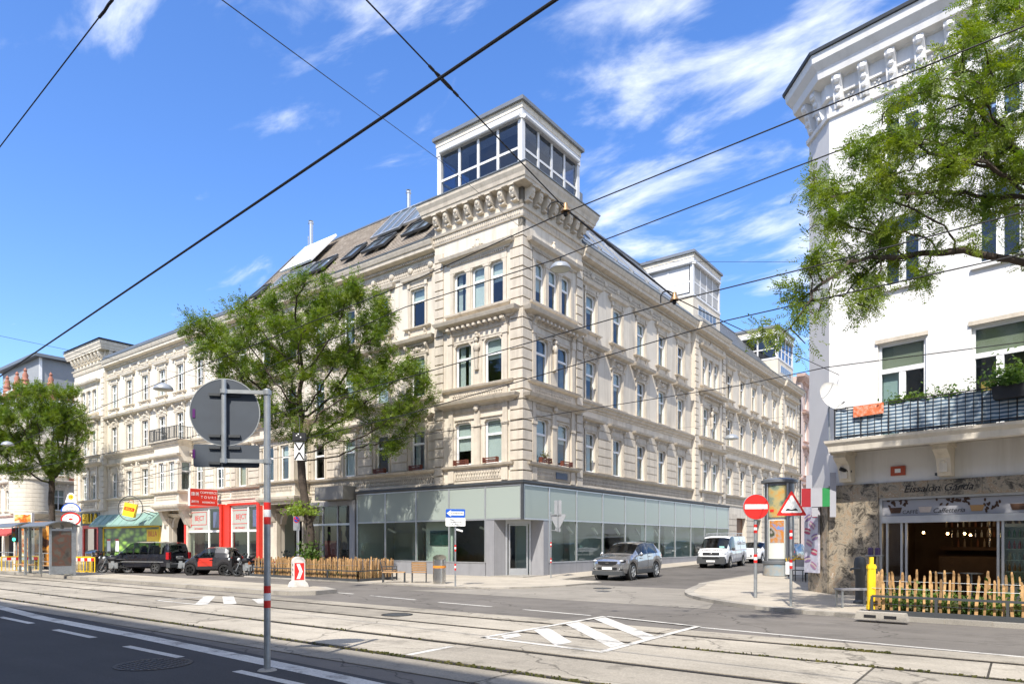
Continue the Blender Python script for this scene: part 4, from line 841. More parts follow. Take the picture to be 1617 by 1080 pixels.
# --- oriels on the street facade
def oriel(bld, xc, wm, trim, style):
    yf = -0.85; hw = 1.95; x0, x1 = xc-hw, xc+hw
    ops = [(xc+0.82*k-0.45, xc+0.82*k+0.45, Z1, Z1+H1) for k in (-1, 1)]
    w = MB(); wall_sheet(w, x0, x1, 4.78, Z2-0.35, ops, 0.25, yf); so = [(yf+0.22, WB-0.12, Z1, Z1+H1)]
    for X in (x0, x1):
        s2 = MB(); wall_sheet(s2, yf, WB, 4.78, Z2-0.35, so, 0.2, 0); w.add([(X-(y if X == x1 else -y), x, z) for x, y, z in s2.v], s2.f)
    w.add([(x0,yf,4.78),(x1,yf,4.78),(x1,WB,4.78),(x0,WB,4.78)], [(0,1,2,3)]); w.add([(x0,yf,Z2-.35),(x1,yf,Z2-.35),(x1,WB,Z2-.35),(x0,WB,Z2-.35)], [(0,1,2,3)])
    o = obj('oriel', fix_free(w, 'oriel'), wm, bld)
    loop = [(x0, WB), (x0, yf), (x1, yf), (x1, WB)]
    m = MB(); m.sweep(loop, [(0,0),(0.05,0.02),(0.07,0.14),(0.16,0.18),(0.22,0.3),(0.34,0.38),(0.36,0.46),(-0.3,0.50)], Z2-0.66); obj('cornice', m, trim, o)
    m = MB(); m.sweep(loop, [(0,0),(0.1,0.03),(0.2,0.1),(0.22,0.2),(0,0.22)], Z1-0.24); m.sweep(loop, [(-0.02,-0.35),(0.02,-0.2),(0.14,-0.12),(0.2,0),(0.22,0.14),(0,0.18)], 4.62); obj('moulding', m, trim, o)
    m = MB(); lattice(m, x0+0.3, x1-0.3, Z1-0.72, Z1-0.32, yf, 0.17)
    for x in (x0+0.17, xc, x1-0.17): m.box(x-0.17, x+0.17, yf-0.08, yf+0.01, Z1-0.02, Z1+H1-0.2); m.box(x-0.22, x+0.22, yf-0.13, yf+0.01, Z1+H1-0.2, Z1+H1-0.02); console(m, x, 0, 0, 0.01, 0.01) if False else None
    xmold(m, scale_prof(HOODP, 1.1, 0.9), x0-0.02, x1+0.02, Z1+H1+0.3, yf); obj('pilasters', m, trim, o)
    for k in (-1, 1): window(bld, (0, yf, 0), xc+0.82*k, Z1, 0.9, H1, style, trim, None, False, False, False)
    sw = WB-0.12-(yf+0.22)
    for X, rz_ in ((x1, R(90)), (x0, R(-90))): window(bld, (X, 0, rz_), (yf+0.22+WB-0.12)/2*(1 if rz_ > 0 else -1), Z1, sw, H1, 'mod', trim, None, False, False, False, blind='half')
    # supporting brackets and the arched soffit
    for x in (x0+0.35, x1-0.35): m = MB(); m.prism([(WB,4.75),(yf+0.1,4.75),(yf+0.15,4.45),(yf+0.5,3.7),(WB-0.35,3.2),(WB,2.9)], x-0.28, x+0.28, 'x'); obj('corbel', m, trim, o)
    # balcony above
    r_ = MB(); zb = Z2-0.16
    lp = [(x0-0.2, WB), (x0-0.2, yf-0.25), (x1+0.2, yf-0.25), (x1+0.2, WB)]
    for i in range(3):
        a, b = Vector((*lp[i], zb)), Vector((*lp[i+1], zb)); L_ = (b-a).length; n_ = int(L_/0.13)
        for h in (0.08, 0.95): r_.bar(a+Vector((0,0,h)), b+Vector((0,0,h)), 0.045)
        for k in range(n_+1): p = a.lerp(b, k/n_); r_.bar(p+Vector((0,0,0.02)), p+Vector((0,0,0.95)), 0.022 if k % 6 else 0.05)
    obj('balcony_railing', r_, M['darkmetal'], o)
oriel(cb, WX[4], ST, TRM, 'mod'); oriel(nb, WX[9], WS, WT, 'old')

# ================================================================== GROUND FLOORS
def panel(bld, name, m, x0, x1, y0, y1, z0, z1, T=TL):
    q = MB(); q.box(x0, x1, y0, y1, z0, z1); return place(bld, name, q, m, T)
GZ0, GZM, GZT = 0.74, 2.95, 4.66
# --- glazed corner shop: two facades meeting at a recessed entrance
def shopfront(T, xs, lo_from, sgn=1):
    """xs: mullion positions (ascending). Upper frosted panels everywhere, lower clear panes where lo_from says"""
    for i in range(len(xs)-1):
        a, b = xs[i], xs[i+1]
        up = panel(cb, 'frosted_panel', M['frost'], a+0.035, b-0.035, -0.015, 0.005, GZM+0.04, GZT-0.02, T)
        if lo_from(a, b):
            panel(cb, 'pane', M['shopglass'], a+0.035, b-0.035, -0.004, 0.004, GZ0+0.04, GZM-0.04, T)
            zb_ = 0.0
            panel(cb, 'plinth_panel', M['greypanel'], a+0.006, b-0.006, -0.03, 0.10, 0.02, GZ0-0.03, T)
    for x in xs:
        lo = GZ0 if any(lo_from(xs[i], xs[i+1]) and (abs(xs[i]-x) < 1e-6 or abs(xs[i+1]-x) < 1e-6) for i in range(len(xs)-1)) else GZM
        panel(cb, 'mullion', M['alu'], x-0.04, x+0.04, -0.055, 0.05, lo, GZT, T)
    for z in (GZM, GZT-0.03): panel(cb, 'transom', M['alu'], xs[0], xs[-1], -0.045, 0.045, z-0.035, z+0.035, T)
    lows = [i for i in range(len(xs)-1) if lo_from(xs[i], xs[i+1])]
    panel(cb, 'transom', M['alu'], xs[lows[0]], xs[lows[-1]+1], -0.05, 0.05, GZ0-0.03, GZ0+0.03, T)
LX = [-12.25, -9.8, -7.3, -4.83, -2.33, -0.06]
RXm = [0.06, 2.3, 5.0, 7.9, 10.7, 13.5, 15.6, 18.2, 21.0, 23.7, 26.4, 29.0]
shopfront(TL, LX, lambda a, b: b < -2); shopfront(TR, RXm, lambda a, b: a > 2)
m = MB(); m.sweep([(-12.4,0),(0,0),(0,29.1)], [(0,4.64),(0.07,4.66),(0.11,4.74),(0.11,4.84),(-0.05,4.86)]); obj('flashing', m, M['darkmetal'], cb)
m = MB(); m.box(-0.07, 0.06, -0.06, 0.07, GZM-0.04, GZT); obj('corner_post', m, M['darkmetal'], cb)
m = MB(); m.sweep([(-12.4,0),(0,0),(0,29.1)], [(0.0,4.84),(0.06,4.86),(0.06,4.95),(-0.02,4.97)]); obj('string_course', m, TRM, cb)
# columns beside the entrance, reveals and the diagonal door
panel(cb, 'column_panel', M['greypanel'], -2.29, -1.75, -0.03, 0.5, 0.02, GZM-0.04, TL); panel(cb, 'column_panel', M['greypanel'], 1.8, 2.26, -0.03, 0.5, 0.02, GZM-0.04, TR)
ent = MB(); ent.add([(-1.75,0.0,0.02),(-1.52,0.62,0.02),(-1.52,0.62,2.93),(-1.75,0.0,2.93)], [(0,1,2,3)]); ent.add([(0,1.8,0.02),(-0.6,1.54,0.02),(-0.6,1.54,2.93),(0,1.8,2.93)], [(0,1,2,3)])
obj('entrance_reveal', fix_free(ent, 'entrance_reveal'), M['greypanel'], cb)
m = MB(); m.add([(-1.9,-0.0,2.92),(0,-0.0,2.92),(0,1.9,2.92),(-0.5,1.7,2.92),(-1.6,0.5,2.92)], [(0,1,2,3,4)]); obj('entrance_soffit', fix_free(m, 'entrance_soffit'), M['roomlight'], cb)
TD = (-1.06, 1.08, R(45))
dr = MB(); dr.box(-0.66,-0.56,-0.05,0.06,0.06,2.92); dr.box(0.56,0.66,-0.05,0.06,0.06,2.92); dr.box(-0.56,0.56,-0.05,0.06,2.74,2.92); dr.box(-0.50,-0.42,-0.03,0.03,0.1,2.72); dr.box(0.42,0.50,-0.03,0.03,0.1,2.72); dr.box(-0.42,0.42,-0.03,0.03,0.1,0.45); dr.box(-0.42,0.42,-0.03,0.03,2.64,2.72)
dd = place(cb, 'door', dr, M['alu'], TD); q = MB(); q.box(-0.42,0.42,-0.005,0.005,0.45,2.64); obj('pane', q, M['shopglass'], dd); q = MB(); q.tube((-0.40,-0.08,0.9),(-0.40,-0.08,1.5),0.018); obj('handle', q, M['steel'], dd)
m = MB(); m.prism([(-1.9,-0.12),(0.12,-0.12),(0.12,1.95),(-0.5,1.75),(-1.7,0.55)], 0.0, 0.10, 'z'); obj('doorstep', m, M['kerb'], cb)
# inside of the empty shop
m = MB(); m.box(-12.3,-0.1,0.12,4.6,0.05,0.09); m.box(-4.4,-0.1,4.6,29,0.05,0.09); obj('shop_floor', m, mat('dusty_floor', (0.28,0.27,0.25), 0.6, 0.15, 1), cb)
m = MB(); m.box(-12.4,-12.28,0.1,4.6,0.05,4.7); m.box(-4.4,-0.1,29.02,29.12,0.05,4.7); m.box(-12.3,-0.2,0.2,4.6,3.6,3.7); m.box(-4.4,-0.2,4.6,29,3.6,3.7); obj('shop_partition', m, M['roomlight'], cb)
for x, y in ((-9.4,2.2),(-4.2,2.6),(-2.4,8),(-2.0,14.5),(-2.2,21)): q = MB(); q.box(x-0.22,x+0.22,y-0.22,y+0.22,0.08,3.6); obj('column', q, M['roomlight'], cb)
panel(cb, 'pale_panel', M['roomlight'], -12.2, -7.6, 2.9, 3.0, 0.1, 3.5); panel(cb, 'pale_panel', M['roomlight'], 3, 12.8, 2.6, 2.7, 0.1, 3.5, TR); panel(cb, 'pale_panel', M['roomlight'], 16, 28.5, 2.8, 2.9, 0.1, 3.5, TR); panel(cb, 'pale_panel', M['roomlight'], -7.1, -5.0, 0.55, 0.65, 0.1, 2.9); panel(cb, 'screen', mat('dark_green_screen', (0.02,0.05,0.045), 0.15, 0.0), -6.75, -5.35, 0.50, 0.54, 1.62, 2.42)  # the deep pale panels are added to make the shop interior look brighter
panel(cb, 'pale_panel', M['roomlight'], 13.6, 15.55, 0.35, 0.4, 0.1, 2.9, TR)
for x, y, a in ((-10.8,1.4,0.35),(-8.4,1.9,0.35),(-3.4,1.2,0.3)): q = MB(); q.obox((x,y,2.5),(0.32*math.cos(a),0,-0.32*math.sin(a)),(0,0.05,0),(0.02,0,0.05)); obj('ceiling_lamp', q, M['white'], cb)
for i in range(7): q = MB(); y = 4+i*2.9; q.obox((-1.6,y,2.5),(0.06,0,0.0),(0,0.28,-0.2),(0,0.03,0.05)); obj('ceiling_lamp', q, M['white'], cb)
# notice stuck to a pane, round alarm light
q = MB(); q.obox((-4.1,-0.018,2.42),(0.22,0,-0.05),(0,0.003,0),(0.012,0,0.045)); obj('notice', q, M['white'], cb)
# --- street facade, west of the glazed shop
LW = WB
def low_wall(bld, x0, x1, ops, m, z1=4.74): w = MB(); wall_sheet(w, x0, x1, 0.0, z1, ops, 0.35, LW); return place(bld, 'ground_floor_wall', fix_free(w, 'ground_floor_wall'), m, TL)
low_wall(cb, -26.6, -12.35, [(-17.85,-12.95,0.06,4.25),(-20.5,-18.0,0.06,4.2),(-26.6,-23.0,0.06,4.45)], ST); low_wall(nb, -53.9, -26.6, [(-32.4,-26.6,0.06,4.45),(-35.2,-32.9,0.06,4.2),(-48.2,-37.2,0.5,3.3),(-52.4,-49.0,0.06,3.4)], WS)
# small dark shop beside the tree
for x in (-17.95, -12.75): panel(cb, 'shop_pillar', M['greypanel'], x-0.24, x+0.24, LW-0.28, LW+0.2, 0.03, 4.35)
panel(cb, 'shop_fascia', M['greypanel'], -17.7, -13.0, LW-0.1, LW+0.2, 4.05, 4.35)
for x in (-15.9, -14.45): panel(cb, 'mullion', M['greypanel'], x-0.05, x+0.05, LW-0.02, LW+0.1, 0.08, 4.05)
panel(cb, 'transom', M['alu'], -17.7, -13.0, LW-0.025, LW+0.1, 2.85, 2.97)
for a, b in ((-17.7,-15.95),(-15.85,-14.5),(-14.4,-13.0)):
    panel(cb, 'pane', M['shopglass'], a, b, LW+0.03, LW+0.04, 0.1, 2.85); panel(cb, 'pane', M['shopglass'], a, b, LW+0.03, LW+0.04, 2.97, 4.05)
panel(cb, 'shop_back_wall', M['dark'], -17.9, -12.9, 2.2, 2.3, 0.05, 4.3); panel(cb, 'display', mat('dark_red_display', (0.12,0.012,0.012), 0.7, 0.3, 4), -16.6, -15.4, 0.9, 1.1, 0.1, 1.9)
q = MB(); q.box(-15.4,-12.7,-0.75,LW,4.38,5.18); obj('canopy', q, mat('grey_canopy', (0.25,0.24,0.22), 0.7, 0.1, 2), cb)
# portals
def portal(bld, xc, m, trim, door_m):
    q = MB(); q.box(xc-1.25,xc+1.25,LW+1.6,LW+1.7,0,4.2); obj('vestibule_wall', q, m, bld)
    d_ = MB(); d_.box(xc-0.85,xc+0.85,LW+1.5,LW+1.58,0.08,3.1); d_.prism([(xc+0.85*math.cos(math.pi*i/10),3.1+0.75*math.sin(math.pi*i/10)) for i in range(11)],LW+1.5,LW+1.58,'y')
    o = obj('door', d_, door_m, bld)
    for s in (-1,1):
        for za, zb in ((0.3,1.1),(1.25,2.2),(2.3,2.95)): p = MB(); p.box(xc+s*0.43-0.3,xc+s*0.43+0.3,LW+1.46,LW+1.5,za,zb); obj('door_panel', p, door_m, o)
    a = MB()
    for s in (-1,1): a.box(xc+s*1.45-0.22,xc+s*1.45+0.22,LW-0.28,LW+0.01,0.02,3.5); a.box(xc+s*1.45-0.3,xc+s*1.45+0.3,LW-0.36,LW+0.02,3.5,3.75); a.box(xc+s*1.45-0.28,xc+s*1.45+0.28,LW-0.33,LW+0.02,0.02,0.7)
    xmold(a, scale_prof(HOODP,1.2,1), xc-1.85, xc+1.85, 3.78, LW); obj('portal_frame', a, trim, bld)
    r2 = MB()     # arch ring
    for i in range(12):
        t0, t1 = math.pi*i/12, math.pi*(i+1)/12
        r2.prism([(xc+1.23*math.cos(t0),3.0+1.15*math.sin(t0)),(xc+1.23*math.cos(t1),3.0+1.15*math.sin(t1)),(xc+1.0*math.cos(t1),3.0+0.95*math.sin(t1)),(xc+1.0*math.cos(t0),3.0+0.95*math.sin(t0))],LW-0.06,LW+0.3,'y')
    obj('arch', r2, trim, bld)
DB = mat('brown_wooden_door', (0.13,0.06,0.03), 0.5, 0.25, 4)
portal(cb, WX[4], ST, TRM, DB); portal(nb, WX[9], WS, WT, DB)
# --- red framed shop
RED = mat('shop_red', (0.60,0.035,0.02), 0.4, 0.08, 3); VIO = mat('violet_poster', (0.14,0.13,0.34), 0.6, 0.15, 2)
REDT = mat('shop_lettering_red', (0.6,0.03,0.03), 0.5, 0.0)
FOIL = glass_mat('foil_glass', rough=0.08, frost=(0.40,0.41,0.37), ior=1.4)
def red_unit(bld, x0, x1, split, txt):
    for a, b in ((x0, x0+0.28),(x1-0.28, x1)): panel(bld, 'shop_pillar', RED, a, b, LW-0.32, LW+0.1, 0.06, 4.6)
    panel(bld, 'shop_fascia', RED, x0+0.28, x1-0.28, LW-0.30, LW+0.1, 4.45, 4.6)
    y = LW-0.12; xa, xb = x0+0.28, x1-0.28
    for za, zb in ((0.1,0.22),(2.55,2.7),(4.3,4.45)): panel(bld, 'transom', M['white'], xa, xb, y-0.04, y+0.06, za, zb)
    for x in (xa+0.05, split, xb-0.05): panel(bld, 'mullion', M['white'], x-0.07, x+0.07, y-0.05, y+0.05, 0.22, 4.3)
    for a, b in ((xa+0.12, split-0.07),(split+0.07, xb-0.12)):
        panel(bld, 'pane', M['shopglass'], a, b, y, y+0.01, 0.22, 2.55)
        panel(bld, 'foil_panel' if a < split-0.5 else 'pane', FOIL if a < split-0.5 else M['shopglass'], a, b, y, y+0.012, 2.7, 4.3)
    panel(bld, 'poster', VIO, split+0.35, xb-0.2, y+0.10, y+0.12, 2.9, 4.1)
    cx_ = (xa+split)/2; f = MB(); w_, h_ = 1.15, 0.5
    for a, b, c, d in ((-w_,w_,h_-0.04,h_),(-w_,w_,-h_,-h_+0.04),(-w_,-w_+0.05,-h_,h_),(w_-0.05,w_,-h_,h_)): f.box(cx_+a,cx_+b,y-0.012,y-0.004,3.62+c,3.62+d)
    f.prism([(cx_-w_,3.13),(cx_-w_+0.16,3.13),(cx_-w_,2.9)], y-0.012, y-0.004, 'y'); lo = obj('logo_frame', f, REDT, bld)
    obj('lettering', text_mesh(txt, 0.52, 0.004), REDT, lo, (cx_+0.12, y-0.01, 3.62)); obj('lettering', text_mesh('WE CONNECT', 0.19, 0.003), REDT, lo, (cx_, y-0.01, 2.83))
    panel(bld, 'shop_back_wall', M['roomlight'], x0+0.1, x1-0.1, 2.9, 3.0, 0.05, 4.5); panel(bld, 'shop_ceiling', M['roomlight'], x0+0.1, x1-0.1, LW+0.1, 2.9, 4.4, 4.48)
    for i in range(3): panel(bld, 'picture', M['black'], split-2.2+i*0.6, split-1.8+i*0.6, 2.84, 2.88, 1.5, 1.9)
    panel(bld, 'display_stand', M['roomlight'], split-1.9, split-0.6, 1.4, 1.8, 0.06, 1.0); panel(bld, 'plant_pot', M['dark'], xa+0.8, xa+1.15, 1.0, 1.35, 0.06, 1.9)
red_unit(nb, -32.75, -27.35, -29.35, 'BE|CT'); red_unit(cb, -26.55, -22.55, -24.1, 'BE|CT')
panel(nb, 'shop_pillar', RED, -27.3, -26.62, LW-0.2, LW+0.1, 0.06, 4.55)
# projecting travel agency sign
sg = thing('projecting_sign', 'red travel agency sign box sticking out above the red shop', 'sign', (-27.9, 0.2, 5.05))
TS = R(90)
q = MB(); q.box(-1.05,1.05,-0.12,0.12,-0.62,0.62); sb = obj('sign_box', q, M['white'], sg, (0,-1.35,0), TS); q = MB(); q.box(-1.02,1.02,-0.13,-0.121,-0.59,0.59); obj('sign_face', q, RED, sb)
for t, s_, z_ in (('COMMERCE',0.235,0.34),('T O U R S',0.27,0.0),('REISEBÜRO',0.19,-0.36)): obj('lettering', text_mesh(t, s_, 0.004), M['white'], sb, (0.34,-0.136,z_))
obj('lettering', text_mesh('康美', 0.30, 0.004), M['white'], sb, (-0.66,-0.136,0.2)); obj('lettering', text_mesh('旅行社', 0.19, 0.004), M['white'], sb, (-0.66,-0.136,-0.34))
q = MB(); q.bar((0,0.05,0.3),(0,-0.35,0.3),0.06); obj('bracket', q, M['darkmetal'], sg); q = MB(); q.bar((0,0.05,-0.3),(0,-0.35,-0.3),0.06); obj('bracket', q, M['darkmetal'], sg)
# --- supermarket
TEAL = mat('teal_sheet', (0.22,0.34,0.29), 0.45, 0.08, 1.5, stain=(0.12,0.16,0.13), stain_amt=0.5, streak=True)
cnp = MB(); cnp.prism([(LW,4.30),(LW-0.15,4.30),(LW-1.0,3.35),(LW-1.0,3.2),(LW,3.2)], -48.7, -36.9, 'x'); cn = obj('awning', cnp, TEAL, nb)
for i in range(9): q = MB(); x = -48+i*1.35; q.bar((x,LW-0.16,4.31),(x,LW-1.01,3.36),0.03,0.03); obj('seam', q, TEAL, cn)
panel(nb, 'window_frame', M['yellow'], -48.0, -37.3, LW-0.06, LW+0.02, 3.08, 3.22); panel(nb, 'window_frame', M['yellow'], -48.1, -47.95, LW-0.06, LW+0.02, 0.55, 3.08); panel(nb, 'window_frame', M['yellow'], -37.35, -37.2, LW-0.06, LW+0.02, 0.55, 3.08)
def leafposter():
    m = bpy.data.materials.new('green_vegetable_print'); m.use_nodes = True; N = m.node_tree.nodes; L = m.node_tree.links; b = N['Principled BSDF']; b.inputs['Roughness'].default_value = 0.3
    g = N.new('ShaderNodeNewGeometry'); mp_ = N.new('ShaderNodeMapping'); mp_.inputs['Rotation'].default_value = (0, R(35), 0); mp_.inputs['Scale'].default_value = (0.8,0.8,1.8); L.new(g.outputs['Position'], mp_.inputs[0])
    v = N.new('ShaderNodeTexVoronoi'); v.inputs['Scale'].default_value = 1.1; L.new(mp_.outputs[0], v.inputs['Vector'])
    r = N.new('ShaderNodeValToRGB'); e = r.color_ramp.elements; e[0].color = (0.45,0.62,0.10,1); e[0].position = 0.1; e[1].color = (0.03,0.06,0.01,1); e[1].position = 0.62; x = e.new(0.35); x.color = (0.22,0.42,0.05,1); x = e.new(0.5); x.color = (0.10,0.18,0.03,1)
    L.new(v.outputs['Distance'], r.inputs[0]); L.new(r.outputs[0], b.inputs['Base Color']); return m
panel(nb, 'poster_window', leafposter(), -47.9, -37.4, LW+0.0, LW+0.05, 0.55, 3.08); panel(nb, 'plinth_panel', M['darkmetal'], -48.6, -36.9, LW-0.05, LW+0.02, 0.03, 0.52)
panel(nb, 'yellow_poster', M['yellow'], -39.6, -37.5, LW-0.02, LW-0.005, 1.9, 2.9); obj('lettering', text_mesh('BILLA', 0.62, 0.004), RED, nb, (-38.55, LW-0.025, 2.5))
for x in (-46.9,-45.2): panel(nb, 'small_poster', M['white'], x-0.35, x+0.35, LW-0.03, LW-0.01, 1.0, 2.1); panel(nb, 'poster_header', RED, x-0.35, x+0.35, LW-0.04, LW-0.031, 1.95, 2.1)
panel(nb, 'grey_cladding', M['darkmetal'], -49.0, -48.1, LW-0.08, LW+0.02, 0.03, 3.3); panel(nb, 'entrance_frame', RED, -52.5, -49.0, LW-0.1, LW+0.02, 3.1, 3.4)
for a, b in ((-52.5,-52.2),(-49.3,-49.0)): panel(nb, 'entrance_frame', RED, a, b, LW-0.1, LW+0.02, 0.03, 3.1)
panel(nb, 'entrance_back', mat('dark_red_interior', (0.14,0.01,0.01), 0.7, 0.2, 2), -52.2, -49.3, LW+0.8, LW+0.9, 0.03, 3.2)
obj('lettering', text_mesh('BILLA', 1.35, 0.06), M['yellow'], nb, (-50.7, LW-0.12, 4.0)); panel(nb, 'letter_board', M['darkmetal'], -53.0, -48.8, LW-0.06, LW+0.0, 3.42, 4.6)
# hanging shopping-bag sign in a ring
bg = thing('hanging_bag_sign', 'yellow shopping bag sign in a round ring over the supermarket awning', 'sign', (-38.2, LW, 4.0))
q = MB(); q.lathe([(1.0,-0.03),(1.04,0),(1.0,0.03),(0.96,0),(1.0,-0.03)], (0.15,-2.0,0.55), (0.6,-0.8,0), 36); obj('ring', q, M['darkmetal'], bg, smooth=60)
q = MB(); q.add([(-0.45,-0.2,-0.62),(0.45,-0.2,-0.62),(0.45,0.2,-0.62),(-0.45,0.2,-0.62),(-0.5,-0.12,0.45),(0.5,-0.12,0.45),(0.5,0.12,0.45),(-0.5,0.12,0.45)], [(0,3,2,1),(4,5,6,7),(0,1,5,4),(1,2,6,5),(2,3,7,6),(3,0,4,7)]); bgm = obj('bag', q, M['yellow'], bg, (0.15,-2.0,0.5), R(35)); bgm.rotation_euler = (0, R(12), R(38))
q = MB(); q.box(-0.4,0.4,-0.182,-0.176,-0.15,0.12); o = obj('label', q, RED, bgm); obj('lettering', text_mesh('BILLA', 0.24, 0.003), M['yellow'], bgm, (0,-0.19,-0.02)); q = MB(); q.path([(-0.2,-0.1,0.45),(-0.15,-0.1,0.7),(0.15,-0.1,0.7),(0.2,-0.1,0.45)],0.025); obj('bag_handle', q, mat('brown_handle',(0.4,0.15,0.05),0.6), bgm)
q = MB(); q.bar((1.1,-0.05,-0.9),(1.1,-0.05,0.4),0.12); q.bar((1.1,0,0.1),(0.75,-1.4,0.45),0.06); q.bar((1.1,0,-0.3),(0.75,-1.4,0.35),0.06); obj('arm', q, M['darkmetal'], bg)
# side street facade beyond the glazed shop
gw = MB(); wall_sheet(gw, 29.05, 51.2, 0.2, 4.74, [(31.2,33.6,0.3,3.9),(36,38,1.3,3.9),(40,42,1.3,3.9),(46,49,0.3,4.0)], 0.4, 0.05); place(cb, 'ground_floor_wall', fix_free(gw, 'ground_floor_wall'), ST, TR)
for xa, xb in ((29.1,31.1),(33.7,35.9),(38.1,39.9),(42.1,45.9),(49.1,51.1)): rustic(cb, TR, xa, xb, TRM, 0.75, 7, 0.5, 0.05)
for a, b, z in ((31.2,33.6,0.3),(46,49,0.3)): panel(cb, 'gate', DB, a, b, 0.35, 0.42, z, 4.0, TR)
for a, b in ((36,38),(40,42)): panel(cb, 'window_infill', M['skypane'], a, b, 0.35, 0.4, 1.3, 3.9, TR)
# flower boxes, street name plate and wall vent
def flower_box(x, T, lab):
    t = thing('flower_box', lab, 'flower box', (0,0,0)); ox, oy, rz = T; c, s = math.cos(rz), math.sin(rz); t.location = (ox+c*x+s*0.19, oy+s*x-c*0.19, Z1-0.0); t.rotation_euler = (0,0,rz)
    q = MB()
    for z in (0.02,0.12,0.22): q.bar((-0.45,-0.1,z),(0.45,-0.1,z),0.02,0.06)
    for xx in (-0.43,0.43): q.box(xx-0.02,xx+0.02,-0.12,0.1,0,0.27)
    q.box(-0.43,0.43,-0.08,0.08,0.02,0.08); obj('rack', q, mat('red_brown_wood',(0.12,0.035,0.02),0.6,0.2,6), t); return t
flower_box(-3.85, TL, 'empty wooden flower box left of the corner on the street side'); flower_box(-1.85, TL, 'empty wooden flower box beside the corner on the street side')
fb = flower_box(1.72, TR, 'wooden flower box with a white flowering plant just round the corner'); flower_box(3.72, TR, 'low wooden flower box second round the corner on the side street')
flower_box(WX[0], (0,WB,0), 'dark window box above the glazed shop near the tree'); flower_box(WX[1], (0,WB,0), 'dark window box half hidden by the tree crown')
V = []; Q = []
for _ in range(260):
    p = Vector((random.gauss(0,0.18), random.gauss(0,0.06), 0.1+abs(random.gauss(0.2,0.16)))); a = Vector((random.uniform(-1,1),random.uniform(-1,1),random.uniform(-1,1)))*0.045; b = a.orthogonal().normalized()*0.03; i = len(V); V += [p-a,p+b,p+a,p-b]; Q.append((i,i+1,i+2,i+3))
obj('plant', np_mesh('plant', V, np.array(Q)), M['weed'], fb)
sn = thing('street_name_plate', 'dark blue street name plate above the glass near the corner', 'sign', (0.09, 3.4, 5.28), R(90)); q = MB(); q.box(-0.55,0.55,-0.03,0.0,-0.17,0.17); obj('plate', q, mat('enamel_dark_blue',(0.012,0.018,0.05),0.3,0.1,3), sn)

# ================================================================== FAR LEFT ORNATE CORNER HOUSE
fl = thing('ornate_house', 'white corner house with red terracotta finials on its roof terrace', 'building', (-66.5, 0, 0))
def ops_grid(xs, zs, w, h): return [(x-w/2, x+w/2, z, z+h) for x in xs for z in zs]
w = MB(); xs = [-2.9-3.1*k for k in range(7)]; zs = (5.4, 9.3, 13.0)
wall_sheet(w, -26, 0, 4.6, 16.6, ops_grid(xs, zs, 1.25, 2.3), 0.3, 0.0); obj('wall', fix_free(w, 'wall'), WS, fl)
w = MB(); ys = [3.0+3.2*k for k in range(7)]; wall_sheet(w, 0, 27, 0.0, 16.6, ops_grid(ys, zs, 1.25, 2.3), 0.3, 0.0); obj('wall', fix_free(w, 'wall'), WS, fl, (0, 0, 0), R(90))
def fwin(T, x, z): window(fl, T, x, z, 1.25, 2.3, 'old', WT, 2 if z < 12 else 3, blind=random.choice((None,'half')))
for z in zs:
    for x in xs: fwin((0, 0, 0), x, z)
    for y in ys: fwin((0, 0, R(90)), y, z)
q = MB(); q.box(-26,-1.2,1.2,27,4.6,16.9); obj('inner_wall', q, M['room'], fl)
for z in (4.7, 8.5, 12.4):
    m = MB(); m.sweep([(-26,0),(0,0),(0,27)], [(0,0),(0.15,0.05),(0.22,0.2),(0,0.25)], z); obj('string_course', m, WT, fl)
m = MB(); m.sweep([(-26,0),(0,0),(0,27)], [(0,16.4),(0.3,16.5),(0.5,16.8),(0.75,17.0),(0.8,17.3),(0,17.4)]); obj('cornice', m, M['frame'], fl)
m = MB(); m.sweep([(-26,-0.3),(0.3,-0.3),(0.3,27)], [(0,17.4),(0.1,17.4),(0.1,17.6),(0,17.6)]); m.sweep([(-26,-0.3),(0.3,-0.3),(0.3,27)], [(-0.05,18.5),(0.15,18.5),(0.15,18.7),(-0.05,18.7)]); obj('balustrade_rail', m, M['frame'], fl)
for i in range(30):
    q = MB(); q.lathe([(0.07,0),(0.12,0.25),(0.06,0.5),(0.1,0.85),(0.07,0.9)], n=7); obj('baluster', cached('bal', lambda: q.mesh('baluster', 50)), M['terracotta'], fl, (0.3, 1.2+i*0.45, 17.6) if i < 16 else (-0.9-(i-16)*0.45, -0.3, 17.6))
def finial(x, y, h=2.4):
    def mk():
        q = MB(); q.box(-0.45,0.45,-0.45,0.45,0,1.1); q.lathe([(0.5,1.1),(0.42,1.3),(0.5,1.5),(0.36,1.75),(0.45,2.0),(0.28,2.3),(0.34,2.6),(0.15,3.0),(0.22,3.2),(0.02,3.5)], n=10); return q.mesh('finial', 40)
    obj('finial', cached('fin', mk), M['terracotta'], fl, (x, y, 17.5), 0, sc=(0.85,0.85,0.9))
for p in ((0.1,-0.2),(0.1,2.2),(-2.4,-0.2),(-5.5,-0.2),(-10,-0.2)): finial(*p)
q = MB(); q.prism([(4.5,17.6),(8.5,17.6),(7.6,18.9),(6.9,19.1),(6.5,20.2),(6.1,19.1),(5.4,18.9)], 0.0, 0.5, 'x'); q.ball((0.25,6.5,20.5),0.4,8,6); obj('gable_ornament', q, M['terracotta'], fl)
q = MB(); q.box(-14,-2.2,1.8,24,17.0,22.6); obj('penthouse', q, mat('grey_shade_cloth',(0.27,0.285,0.30),0.8,0.08,1), fl)
q = MB(); q.box(-14.6,-1.6,1.2,24.6,22.6,22.95); obj('penthouse_roof', q, M['zinc'], fl)
